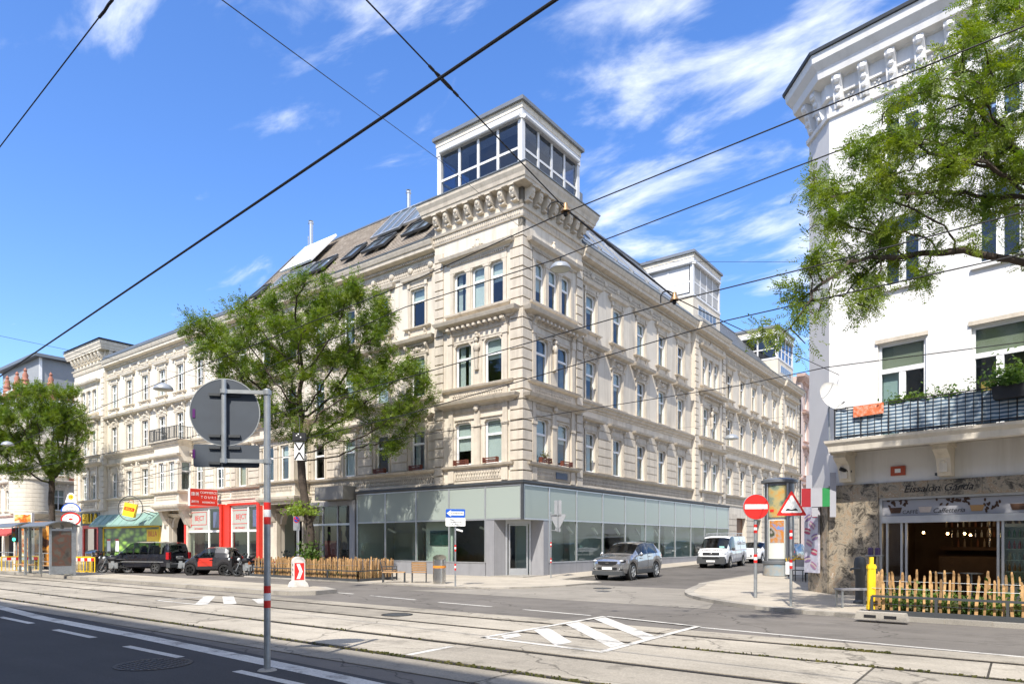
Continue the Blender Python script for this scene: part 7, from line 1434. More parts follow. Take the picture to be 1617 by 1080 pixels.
obj('chevrons', q, M['black'], o); q = MB(); q.bar((0,0,0.14),(0,0,0.7),0.02); obj('hanger', q, M['darkmetal'], t)

# ================================================================== VEHICLES
def lerp_pts(P):
    xs = [p[0] for p in P]; ys = [p[1] for p in P]; return lambda x: float(np.interp(x, xs, ys))
def paint(name, col, rough=0.3, metal=0.0):
    return mat(name, col, rough, 0.02, 2, metal=metal, spec=0.6, coat=1.0)
def wheel_meshes(r, w):
    def mk():
        t = MB(); t.lathe([(r*0.66,-w/2),(r*0.92,-w/2),(r,-w*0.36),(r,w*0.36),(r*0.92,w/2),(r*0.66,w/2)], axis=(0,1,0), n=28); return t.mesh('wheel', 40)
    def mr(n=5):
        q = MB(); q.lathe([(r*0.68,0.0),(r*0.68,0.05),(r*0.60,0.055),(r*0.58,0.0)], axis=(0,1,0), n=28)
        for i in range(n):
            a = 2*math.pi*i/n; d = Vector((math.cos(a),0,math.sin(a))); sd = Vector((-math.sin(a),0,math.cos(a)))
            q.obox(d*r*0.34+Vector((0,0.035,0)), d*r*0.28, Vector((0,0.012,0)), sd*r*0.11)
        q.lathe([(0.0,0.06),(r*0.16,0.055),(r*0.18,0.02)], axis=(0,1,0), n=14); return q.mesh('rim', 35)
    def mb_():
        q = MB(); q.lathe([(0.0,0.0),(r*0.66,0.0)], axis=(0,1,0), n=24); return q.mesh('brake_disc')
    return cached(('tyre',r,w), mk), cached(('rim',r), mr), cached(('brk',r), mb_)
def car(label, loc, head, sp, body, cat='car', name='parked_car', rimm=None, group=None):
    t = thing(name, label, cat, loc, head, group); L_, W_ = sp['L'], sp['W']; zt = lerp_pts(sp['zt']); belt = lerp_pts(sp['belt']); wf = lerp_pts(sp['w']); wr = lerp_pts(sp['wr']); sill = lerp_pts(sp['sill']); rw = sp['r']; ra = rw*1.16
    xs = set(np.linspace(-L_/2, L_/2, 56).round(3))
    for xw in sp['wheels']:
        for k in range(-6, 7): xs.add(round(xw+ra*math.sin(k*math.pi/12), 3))
    for g in sp['side']+[sp['front'], sp['rear']]: xs |= {round(v,3) for v in g if abs(v) < L_/2}
    xs = sorted(xs); out = [xs[0]]
    for x in xs[1:]:
        if x-out[-1] > 0.012: out.append(x)
    xs = out
    def section(x):
        z1 = zt(x); zb = sill(x)
        for xw in sp['wheels']:
            if abs(x-xw) < ra: zb = max(zb, rw+math.sqrt(max(0, ra*ra-(x-xw)**2))*0.98)
        zs = min(belt(x), z1-0.06); zs = max(zs, zb+0.04); w = wf(x); r_ = min(wr(x), w*0.93); ze = z1-0.035-0.03*(z1 > belt(x)+0.25); ze = max(ze, zs+0.015)
        return [(w*0.95,zb),(w*0.995,zb+(zs-zb)*0.3),(w,zb+(zs-zb)*0.68),(w*0.965,zs),((w*0.965+r_)/2+0.015,zs+(ze-zs)*0.5),(r_,ze),(r_*0.55,z1-0.008),(0,z1)]
    S = [section(x) for x in xs]; n = len(xs); K = 8
    B = MB(); glass = {}
    def vid(i, j, s): return (xs[i], s*S[i][j][0], S[i][j][1])
    for i in range(n-1):
        xm = (xs[i]+xs[i+1])/2
        for j in range(K-1):
            for s in (1,-1):
                key = None
                if j in (3,4):
                    for gi, g in enumerate(sp['side']):
                        if g[0] < xm < g[1] and zt(xm) > belt(xm)+0.10: key = ('side_window', gi, s)
                if j in (5,6) or (j == 4 and False):
                    if sp['front'][0] < xm < sp['front'][1]: key = ('windscreen',)
                    elif sp['rear'][0] < xm < sp['rear'][1]: key = ('rear_window',)
                tgt = B if key is None else glass.setdefault(key, MB())
                tgt.add([vid(i,j,s),vid(i+1,j,s),vid(i+1,j+1,s),vid(i,j+1,s)], [(0,1,2,3)])
    for i in (0, n-1): P = [vid(i,j,1) for j in range(K)]+[vid(i,j,-1) for j in range(K-2,-1,-1)]; B.add(P, [tuple(range(len(P)))])
    obj('body', B, body, t, smooth=38)
    for key, g in glass.items(): obj(key[0], g, M['cglass'], t, smooth=38)
    q = MB(); q.box(-L_/2+0.35,L_/2-0.35,-W_/2+0.2,W_/2-0.2,sill(0)-0.08,sill(0)+0.25); q.box(-L_/2+0.5,L_/2-0.9,-W_/2+0.12,W_/2-0.12,sill(0)+0.25,belt(0)-0.12); obj('underbody', q, M['black'], t)
    for x in sp.get('seats', (0.25,-0.65)):
        for y in (-0.36,0.36): q = MB(); q.box(x-0.3,x+0.1,y-0.24,y+0.24,belt(0)-0.3,belt(0)-0.1); q.obox((x-0.25,y,belt(0)+0.1),(0.06,0,0),(0,0.23,0),(-0.06,0,0.3)); q.box(x-0.36,x-0.26,y-0.13,y+0.13,belt(0)+0.36,belt(0)+0.5); obj('seat', q, M['dark'], t)
    ty, rm, bk = wheel_meshes(rw, sp.get('tw',0.22))
    for xw in sp['wheels']:
        for s in (1,-1):
            wv = obj('wheel', ty, M['rubber'], t, (xw, s*(W_/2-0.13), rw), 0 if s > 0 else math.pi); obj('brake_disc', bk, M['black'], wv, (0,0.02,0)); obj('rim', rm, rimm or M['alu'], wv, (0,0.055,0))
            a = MB()      # dark wheel-arch liner
            a.lathe([(ra*0.97,-0.30),(ra*0.97,0.0)], axis=(0,1,0), n=20, a0=0, a1=2*math.pi); obj('arch_liner', a, M['black'], t, (xw, s*(W_/2-0.05) if s > 0 else s*(W_/2-0.35), rw))
    def part(nm, mb, m, **k): return obj(nm, mb, m, t, **k)
    # door seams, handles, mirrors
    for x in sp.get('seams', ()):
        for s in (1,-1):
            q = MB(); P = [(x, s*(a+0.003), z) for a, z in section(x)[0:6]]; q.path(P, 0.006, 4); part('door_seam', q, M['black'])
    for x in sp.get('handles', ()):
        for s in (1,-1): z = belt(x)-0.12; q = MB(); q.bar((x-0.1, s*(wf(x)+0.02), z), (x+0.1, s*(wf(x)+0.02), z), 0.03, 0.03); part('door_handle', q, sp.get('hm', body))
    xm = sp['mirror']
    for s in (1,-1): q = MB(); q.ball((xm, s*(wf(xm)+0.12), belt(xm)+0.08), 0.12, 10, 6, (0.6,0.9,0.75)); q.bar((xm, s*(wf(xm)-0.05), belt(xm)+0.03), (xm, s*(wf(xm)+0.08), belt(xm)+0.05), 0.05); part('mirror', q, sp.get('mm', body), smooth=60)
    def plate(x, z, s, w_=0.52):
        q = MB(); q.box(-0.006,0.006,-w_/2,w_/2,-0.055,0.055); o = part('number_plate', q, M['white']); o.location = (x,0,z); return o
    return t, part, plate, section
def ellip(part, nm, m, c, r, n=12, mm=7): q = MB(); q.ball(c, 1.0, n, mm, r); return part(nm, q, m, smooth=60)
LENS = mat('headlamp_glass', (0.55,0.57,0.58), 0.08, 0.0, spec=0.9); TAIL = mat('tail_lamp_red', (0.45,0.015,0.02), 0.15, 0.0, spec=0.8); PLASTIC = mat('dark_grey_bumper', (0.06,0.063,0.066), 0.6, 0.1, 4)
# silver suv
SUV = dict(L=4.44, W=1.86, r=0.37, wheels=(-1.33,1.31), sill=[(-2.22,0.42),(-1.9,0.34),(1.9,0.30),(2.22,0.36)],
  zt=[(-2.22,0.9),(-2.18,1.14),(-2.08,1.26),(-1.86,1.53),(-1.5,1.66),(-0.5,1.70),(0.1,1.67),(0.38,1.60),(1.08,1.17),(1.22,1.12),(1.85,1.04),(2.08,0.97),(2.18,0.88),(2.22,0.76)],
  belt=[(-2.22,1.2),(0,1.12),(1.2,1.0),(2.2,0.9)], w=[(-2.22,0.72),(-2.1,0.84),(-1.8,0.91),(0,0.93),(1.6,0.92),(2.0,0.86),(2.16,0.74),(2.22,0.62)], wr=[(-2.22,0.6),(-1.7,0.64),(0,0.68),(0.5,0.68),(1.1,0.78),(2.2,0.55)],
  side=[(-1.5,-0.32),(-0.24,0.72)], front=(0.36,1.06), rear=(-2.06,-1.82), seams=(-0.28,0.9,-1.25), handles=(-0.5,0.45), mirror=0.78)
SIL = paint('silver_paint', (0.46,0.465,0.475), 0.22, 0.9)
t, part, plate, sec = car('silver SUV parked at the kerb of the side street mouth', (4.35, 2.75, 0.04), R(-90), SUV, SIL)
t.scale = (0.94, 1.0, 1.05)
for s in (1,-1):
    ellip(part,'headlight_surround',M['black'],(1.97,s*0.69,0.83),(0.235,0.165,0.085)); ellip(part,'headlight',LENS,(2.03,s*0.68,0.84),(0.20,0.14,0.06)); ellip(part,'fog_lamp_recess',PLASTIC,(2.14,s*0.66,0.50),(0.09,0.13,0.07)); ellip(part,'fog_lamp',LENS,(2.2,s*0.64,0.50),(0.03,0.05,0.035)); ellip(part,'tail_light',TAIL,(-2.08,s*0.74,1.05),(0.12,0.1,0.14))
    q = MB(); q.box(-0.9,0.88,s*0.905-0.03,s*0.905+0.03,0.29,0.45); part('sill_cladding', q, PLASTIC); q = MB(); q.bar((-1.6,s*0.62,1.67),(0.1,s*0.66,1.70),0.035,0.035); part('roof_rail', q, M['black'])
    for xw in (-1.33,1.31): q = MB(); q.lathe([(0.40,-0.02),(0.455,-0.015),(0.455,0.02),(0.40,0.02)],(xw,s*0.925,0.36),(0,1,0),20,0,math.pi); part('arch_trim', q, PLASTIC)
q = MB(); q.prism([(-0.50,0.05),(0.50,0.05),(0.46,-0.07),(0.25,-0.12),(-0.25,-0.12),(-0.46,-0.07)],2.08,2.232,'x'); o = part('grille', q, M['black']); o.location = (0,0,0.76); q = MB(); q.prism([(-0.52,0.81),(0.52,0.81),(0.5,0.83),(-0.5,0.83)],2.1,2.238,'x'); part('grille_trim', q, M['steel']); q = MB(); q.box(2.23,2.24,-0.08,0.08,0.735,0.765); part('badge', q, M['steel'])
q = MB(); q.prism([(-0.80,0.22),(0.80,0.22),(0.78,0.40),(-0.78,0.40)],1.95,2.235,'x'); part('bumper', q, PLASTIC); q = MB(); q.prism([(-0.5,0.44),(0.5,0.44),(0.5,0.56),(-0.5,0.56)],2.1,2.238,'x'); part('air_intake', q, M['black']); plate(2.245,0.52,1)
# white transporter van
VAN = dict(L=4.9, W=1.9, r=0.34, wheels=(-1.52,1.48), sill=[(-2.45,0.38),(2.45,0.32)],
  zt=[(-2.45,1.75),(-2.40,1.90),(-2.2,1.96),(0.8,1.97),(1.05,1.92),(1.20,1.83),(1.92,1.20),(2.02,1.15),(2.34,1.0),(2.42,0.85),(2.45,0.7)],
  belt=[(-2.45,1.12),(0.9,1.10),(2.0,1.06),(2.45,0.9)], w=[(-2.45,0.9),(-2.3,0.945),(0,0.95),(1.7,0.94),(2.2,0.88),(2.40,0.78),(2.45,0.7)], wr=[(-2.45,0.78),(0.5,0.80),(1.2,0.78),(1.9,0.82),(2.45,0.6)],
  side=[(0.45,1.55)], front=(1.16,1.90), rear=(9,9.1), seams=(0.35,1.45,-0.9), handles=(0.55,), mirror=1.35, mm=PLASTIC, seats=(0.6,))
VW = paint('van_white', (0.66,0.66,0.66), 0.35)
VY = 15.6; t, part, plate, sec = car('white transporter van with roof rack in the side street', (4.35, VY, zg(VY)), R(-90), VAN, VW, 'van', 'delivery_van', mat('steel_wheel',(0.3,0.29,0.27),0.5,0.1,5,metal=0.5))
t.rotation_euler = (math.atan(SLOPE)*0, 0, R(-86)); t.rotation_euler.y = math.atan(SLOPE)
for s in (1,-1): ellip(part,'headlight',LENS,(2.26,s*0.70,0.92),(0.14,0.17,0.10)); ellip(part,'fog_lamp',LENS,(2.40,s*0.66,0.50),(0.04,0.09,0.045))
q = MB(); q.prism([(-0.84,0.28),(0.84,0.28),(0.86,0.55),(0.80,0.72),(-0.80,0.72),(-0.86,0.55)],2.15,2.50,'x'); part('bumper', q, PLASTIC); q = MB(); q.box(2.40,2.47,-0.50,0.50,0.84,0.96); part('grille', q, M['black']); ellip(part,'badge',M['steel'],(2.47,0,0.9),(0.012,0.07,0.07)); q = MB(); q.box(2.5,2.51,-0.5,0.5,0.58,0.66); part('air_intake', q, M['black']); plate(2.51,0.44,1)
q = MB()
for y in (-0.7,0.7): q.bar((-2.1,y,2.10),(0.9,y,2.10),0.04)
for x in (-2.0,-1.2,-0.4,0.4,0.9): q.bar((x,-0.72,2.09),(x,0.72,2.09),0.035); q.bar((x,-0.72,1.95),(x,-0.72,2.1),0.03); q.bar((x,0.72,1.95),(x,0.72,2.1),0.03)
part('roof_rack', q, M['alu'])
q = MB(); q.box(-2.3,1.35,0.951,0.956,1.05,1.075); part('stripe', q, mat('stripe_red',(0.25,0.02,0.05),0.5))
tm = text_mesh('Karin Trans', 0.40, 0.002); tm.transform(Matrix.Rotation(R(180),4,'Z')); part('lettering', tm, mat('van_letter',(0.06,0.02,0.03),0.6)).location = (-1.0,0.945,1.50)
tm = text_mesh('KARIN TRANS', 0.2, 0.002); tm.transform(Matrix.Rotation(R(90),4,'Z')); o = part('lettering', tm, mat('van_letter',(0.06,0.02,0.03),0.6)); o.location = (2.2,0,1.085); o.rotation_euler = (0,R(-62),0)
q = MB(); q.box(1.86,1.87,0.35,0.65,1.24,1.34); part('dashboard_card', q, mat('mint_card',(0.3,0.6,0.55),0.6))
# dark people carrier, seen from behind
CAD = dict(L=4.4, W=1.8, r=0.32, wheels=(-1.30,1.36), sill=[(-2.2,0.42),(2.2,0.34)],
  zt=[(-2.2,0.95),(-2.18,1.2),(-2.10,1.66),(-2.0,1.78),(-1.6,1.83),(0.2,1.83),(0.55,1.76),(1.32,1.18),(1.42,1.12),(1.95,0.98),(2.14,0.86),(2.2,0.7)],
  belt=[(-2.2,1.12),(0,1.1),(1.3,1.06),(2.2,0.9)], w=[(-2.2,0.80),(-2.05,0.88),(0,0.9),(1.6,0.88),(2.05,0.78),(2.2,0.62)], wr=[(-2.2,0.70),(0,0.72),(0.6,0.72),(1.3,0.76),(2.2,0.55)],
  side=[(-1.9,-0.85),(-0.78,0.18),(0.26,1.05)], front=(0.52,1.30), rear=(-2.17,-2.02), seams=(-0.82,0.22,1.1), handles=(0.05,0.45), mirror=0.98)
BLK = paint('black_blue_paint', (0.012,0.013,0.02), 0.22)
t, part, plate, sec = car('dark van parked askew before the supermarket, seen from behind', (-21.2,-8.1,0.0), R(202), CAD, BLK, 'van', 'parked_van', mat('dark_rim',(0.2,0.2,0.2),0.4,0,metal=0.7))
for s in (1,-1): q = MB(); q.box(-2.24,-2.05,s*0.80-0.09,s*0.80+0.09,0.82,1.22); part('tail_light', q, TAIL)
q = MB(); q.prism([(-0.86,0.36),(0.86,0.36),(0.86,0.62),(-0.86,0.62)],-2.3,-2.05,'x'); part('bumper', q, PLASTIC); q = MB(); q.box(-2.305,-2.3,-0.8,0.8,0.56,0.6); part('bumper_trim', q, M['alu']); plate(-2.225,0.95,-1)
for s in (1,): 
    for y0,y1 in ((-0.62,-0.06),(0.06,0.62)): q = MB(); q.obox((-2.165,(y0+y1)/2,1.42),(0.012,0,0),(0,(y1-y0)/2,0),(0.035,0,0.22)); part('rear_window', q, M['cglass'])
q = MB(); q.box(-1.9,1.3,0.895,0.91,0.66,0.70); q.box(-1.9,1.3,-0.91,-0.895,0.66,0.70); part('side_trim', q, M['alu']); q = MB(); q.box(-2.17,-2.12,-0.12,0.12,1.74,1.79); part('brake_light', q, TAIL)
# small two-seater, black and red
SM = dict(L=2.72, W=1.66, r=0.30, wheels=(-0.93,0.95), sill=[(-1.36,0.36),(1.36,0.30)],
  zt=[(-1.36,0.80),(-1.30,1.0),(-1.12,1.40),(-0.95,1.52),(-0.3,1.55),(0.15,1.50),(0.78,1.08),(0.88,1.02),(1.2,0.86),(1.33,0.72),(1.36,0.6)],
  belt=[(-1.36,0.98),(0,0.96),(0.8,0.94),(1.36,0.8)], w=[(-1.36,0.70),(-1.2,0.80),(0,0.83),(1.0,0.82),(1.25,0.72),(1.36,0.6)], wr=[(-1.36,0.58),(-0.8,0.60),(0.1,0.62),(0.8,0.70),(1.36,0.5)],
  side=[(-0.4,0.62)], front=(0.12,0.76), rear=(-1.28,-1.0), seams=(-0.45,0.72), handles=(-0.25,), mirror=0.55, seats=(-0.1,), mm=M['black'])
SMB = paint('small_car_black', (0.025,0.025,0.03), 0.25)
t, part, plate, sec = car('small black two-seater with red door panels among the motorcycles', (-15.9,-7.0,0.0), R(214), SM, SMB, 'car', 'parked_car', mat('black_rim',(0.03,0.03,0.03),0.35,0,metal=0.5))
RDP = paint('red_panel_paint', (0.55,0.03,0.015), 0.3)
for s in (1,-1):
    q = MB(); P0 = [-0.30,-0.1,0.15,0.38,0.5]; v = []
    for x in P0: sc_ = sec(x); v += [(x,s*(sc_[1][0]+0.008),sc_[1][1]-0.02),(x,s*(sc_[2][0]+0.008),sc_[2][1]),(x,s*(sc_[3][0]+0.006),sc_[3][1]-0.03)]
    q.add(v,[(3*i+k,3*i+3+k,3*i+4+k,3*i+1+k) for i in range(4) for k in (0,1)]); part('door_panel', q, RDP)
    ellip(part,'tail_light',TAIL,(-1.24,s*0.66,0.90),(0.10,0.10,0.13)); ellip(part,'headlight',LENS,(1.18,s*0.58,0.72),(0.12,0.12,0.09))
q = MB(); q.prism([(-0.75,0.30),(0.75,0.30),(0.76,0.66),(-0.76,0.66)],-1.42,-1.2,'x'); part('bumper', q, paint('graphite_paint',(0.10,0.10,0.105),0.35,0.5)); plate(-1.425,0.6,-1)
# cars further up the side street
HB = dict(SM); HB.update(L=4.1, W=1.75, r=0.31, wheels=(-1.25,1.22), sill=[(-2.05,0.36),(2.05,0.3)], zt=[(-2.05,0.8),(-2.0,1.0),(-1.75,1.35),(-1.4,1.46),(-0.3,1.5),(0.3,1.45),(1.05,1.02),(1.15,0.98),(1.75,0.86),(2.0,0.72),(2.05,0.6)], belt=[(-2.05,0.98),(2.05,0.85)], w=[(-2.05,0.72),(-1.8,0.84),(0,0.87),(1.6,0.85),(2.0,0.7),(2.05,0.6)], wr=[(-2.05,0.6),(0,0.64),(1.0,0.7),(2.05,0.5)], side=[(-1.4,-0.3),(-0.22,0.75)], front=(0.28,1.03), rear=(-1.98,-1.55), seams=(-0.26,0.85), handles=(-0.5,0.4), mirror=0.72, seats=(0.2,-0.6), mm=VW)
for i, (x, y, h, c, lab) in enumerate(((4.3,22.5,-90,VW,'white hatchback partly hidden behind the white van'),(4.2,28.6,-90,BLK,'dark hatchback far up the side street behind the white hatchback'),(8.0,17.5,90,BLK,'dark car parked on the right of the side street behind the pillar'))):
    t, part, plate, sec = car(lab, (x, y, zg(y)), R(h), HB, c)
    for s in (1,-1): ellip(part,'headlight',LENS,(1.88,s*0.62,0.74),(0.13,0.13,0.08)); ellip(part,'tail_light',TAIL,(-1.95,s*0.66,0.92),(0.1,0.1,0.12))
    q = MB(); q.box(1.98,2.06,-0.35,0.35,0.42,0.58); part('grille', q, M['black']); plate(2.07,0.5,1)
# motorcycles and scooters
def bike(loc, head, label, kind, col, topcase=False, acc=None):
    t = thing('motorcycle' if kind == 'bike' else 'scooter', label, 'motorcycle' if kind == 'bike' else 'scooter', loc, head, 'motorcycles parked among the cars'); r = 0.31 if kind == 'bike' else 0.24; wb = 0.70 if kind == 'bike' else 0.64; C_ = M['rubber']
    def P(nm, q, m, sm=None): return obj(nm, q, m, t, smooth=sm)
    for x in (-wb, wb):
        w = obj('wheel', cached(('bt',r), lambda: MB().lathe([(r*0.72,-0.05),(r*0.95,-0.055),(r,0),(r*0.95,0.055),(r*0.72,0.05)],axis=(0,1,0),n=24).mesh('wheel',40)), C_, t, (x,0,r))
        def rm():
            q = MB(); q.lathe([(r*0.74,-0.03),(r*0.74,0.03),(r*0.66,0.02),(r*0.66,-0.02),(r*0.74,-0.03)],axis=(0,1,0),n=24)
            for i in range(5): a = 2*math.pi*i/5; q.bar((0,0,0),(r*0.7*math.cos(a),0,r*0.7*math.sin(a)),0.03,0.025,(0,1,0))
            q.lathe([(0,0.04),(r*0.3,0.04),(r*0.3,-0.04),(0,-0.04)],axis=(0,1,0),n=12); return q.mesh('rim')
        obj('rim', cached(('br',r), rm), M['darkmetal'], w)
    f = MB()
    for s in (-1,1): f.tube((wb,s*0.09,r),(wb-0.24,s*0.09,0.82),0.024,0.028,8)
    P('fork', f, M['galv']); q = MB(); q.path([(wb-0.30,-0.36,1.0),(wb-0.24,-0.2,1.0),(wb-0.24,0.2,1.0),(wb-0.30,0.36,1.0)],0.016); P('handlebar', q, M['black'])
    for s in (-1,1): q = MB(); q.bar((wb-0.22,s*0.26,1.0),(wb-0.20,s*0.32,1.15),0.012); q.ball((wb-0.2,s*0.34,1.18),0.07,8,5,(0.3,1,0.7)); P('mirror', q, M['black'], 50)
    q = MB(); q.ball((wb-0.10,0,0.88),0.1,10,7,(0.8,1,1)); P('headlight', q, LENS, 50)
    q = MB(); q.ball((-wb+0.12,0,0.78),0.14,10,6,(1.6,0.8,0.5)); P('tail', q, col, 50); q = MB(); q.box(-wb-0.14,-wb-0.10,-0.08,0.08,0.72,0.80); P('tail_light', q, TAIL); q = MB(); q.obox((-wb-0.22,0,0.56),(0.006,0,0),(0,0.09,0),(-0.02,0,0.08)); P('number_plate', q, M['white'])
    if kind == 'bike':
        q = MB(); q.ball((0.16,0,0.82),0.2,12,8,(1.45,0.75,0.75)); P('tank', q, col, 60); q = MB(); q.box(-0.2,0.3,-0.14,0.14,0.3,0.62); q.tube((0.12,-0.2,0.42),(0.12,0.2,0.42),0.12,0.12,12); q.box(0.02,0.2,-0.1,0.1,0.6,0.72); P('engine', q, M['galv']); q = MB(); q.path([(0.25,-0.14,0.4),(0.1,-0.17,0.25),(-0.3,-0.18,0.28),(-0.75,-0.2,0.42)],[0.025,0.03,0.05,0.06],8); P('exhaust', q, M['steel'], 50)
        q = MB(); q.path([(wb-0.25,0,0.85),(0.2,0,0.68),(-0.3,0,0.62),(-wb,0,0.72)],0.04,6); q.path([(-0.15,0.1,0.4),(-wb,0.1,r)],0.03,6); q.path([(-0.15,-0.1,0.4),(-wb,-0.1,r)],0.03,6); P('frame', q, M['black'])
        q = MB(); q.ball((-0.26,0,0.80),0.15,12,6,(2.1,0.85,0.42)); P('seat', q, M['black'], 60); q = MB(); q.lathe([(r*1.06,-0.06),(r*1.1,0),(r*1.06,0.06)],(wb,0,r),(0,1,0),14,R(-150),R(-20)); P('mudguard', q, col)
        if acc: q = MB(); q.ball((0.5,0,0.72),0.14,10,6,(0.8,1.2,1.3)); P('fairing', q, acc, 60)
    else:
        q = MB(); q.prism([(wb-0.05,0.35),(wb-0.10,0.62),(wb-0.20,0.95),(wb-0.28,0.95),(wb-0.26,0.45),(wb-0.34,0.30),(-0.05,0.27),(-0.12,0.22),(wb-0.30,0.2)],-0.17,0.17,'y'); P('leg_shield', q, col); q = MB(); q.ball((-0.36,0,0.52),0.2,12,8,(1.75,0.95,0.95)); P('rear_body', q, col, 60); q = MB(); q.ball((-0.30,0,0.73),0.14,12,6,(2.3,1.0,0.42)); P('seat', q, M['black'], 60); q = MB(); q.tube((-0.25,-0.16,0.25),(-0.8,-0.2,0.33),0.05,0.06,10); P('exhaust', q, M['darkmetal']); q = MB(); q.lathe([(r*1.1,-0.07),(r*1.16,0),(r*1.1,0.07)],(wb,0,r),(0,1,0),14,R(-150),R(-20)); P('mudguard', q, col)
        q = MB(); q.obox((wb-0.18,0,1.12),(0.01,0,0),(0,0.17,0),(-0.06,0,0.16)); P('windshield', q, M['cglass'])
    q = MB(); q.bar((0,0.1,0.3),(-0.05,0.28,0.02),0.025); P('stand', q, M['black'])
    if topcase: q = MB(); q.ball((-wb-0.02,0,0.98),0.2,12,7,(1.05,1.15,0.75)); P('top_case', q, M['black'], 60)
    return t
K = M['black']; OR = paint('orange_paint',(0.6,0.16,0.02),0.35); BL_ = paint('blue_grey_paint',(0.05,0.07,0.12),0.3); RD = paint('dark_red_paint',(0.25,0.01,0.015),0.3); GS = paint('dark_silver_paint',(0.12,0.12,0.13),0.3,0.6)
bk = [((164,905),190,'scooter',K,False,None,'black scooter furthest left beside the bin'), ((173,906),200,'scooter',GS,False,None,'dark silver scooter in the left group of motorcycles'), ((182,907),205,'bike',K,False,None,'black motorcycle next to the front of the dark van'), ((188,902),190,'scooter',BL_,False,None,'blue grey scooter behind the front of the dark van'),
      ((289,907),215,'bike',K,False,RD,'black motorcycle with red parts between the dark van and the small car'), ((300,904),200,'scooter',GS,False,None,'grey scooter behind the motorcycle between van and small car'),
      ((379,911),200,'scooter',K,True,None,'black scooter with a top case right of the small car'), ((394,912),190,'bike',K,False,None,'black motorcycle in the right group of motorcycles'), ((410,912),195,'bike',OR,False,OR,'orange and black motorcycle behind the foreground sign pole')]
for (px_, py_), h, kd, c, tcs, acc, lab in bk: p = onZ(px_, py_-2, 0.0); bike((p.x,p.y,0.0), R(h+18), lab, kd, c, tcs, acc)
p = onZ(436, 905, PZ); bike((-13.2,-3.9,PZ), R(200), 'dark scooter with a black top case behind the left end of the picket fence', 'scooter', K, True)

# ================================================================== TREES
def colonise(start_nodes, start_par, att, step, infl, kill, iters, rs, sag=0.0):
    N = np.array(start_nodes, float); par = list(start_par); att = att.copy()
    for it in range(iters):
        if len(att) == 0: break
        d2 = ((att[:,None,:]-N[None,:,:])**2).sum(2); j = d2.argmin(1); dm = np.sqrt(d2[np.arange(len(att)), j]); ok = dm < infl
        if not ok.any(): break
        dirs = {}
        for a, jj in zip(att[ok], j[ok]):
            v = a-N[jj]; dirs[jj] = dirs.get(jj, 0)+v/np.linalg.norm(v)
        new = []; np_ = []
        for jj, v in dirs.items():
            v = v/np.linalg.norm(v)+rs.normal(0,0.16,3); v[2] -= sag; v /= np.linalg.norm(v); p = N[jj]+v*step; new.append(p); np_.append(jj)
        new = np.array(new); dd = ((new[:,None,:]-N[None,:,:])**2).sum(2).min(1); keep = dd > (step*0.35)**2
        if not keep.any(): break
        N = np.vstack([N, new[keep]]); par += [p for p, k in zip(np_, keep) if k]
        d2 = ((att[:,None,:]-new[keep][None,:,:])**2).sum(2).min(1); att = att[d2 > kill**2]
    return N, par
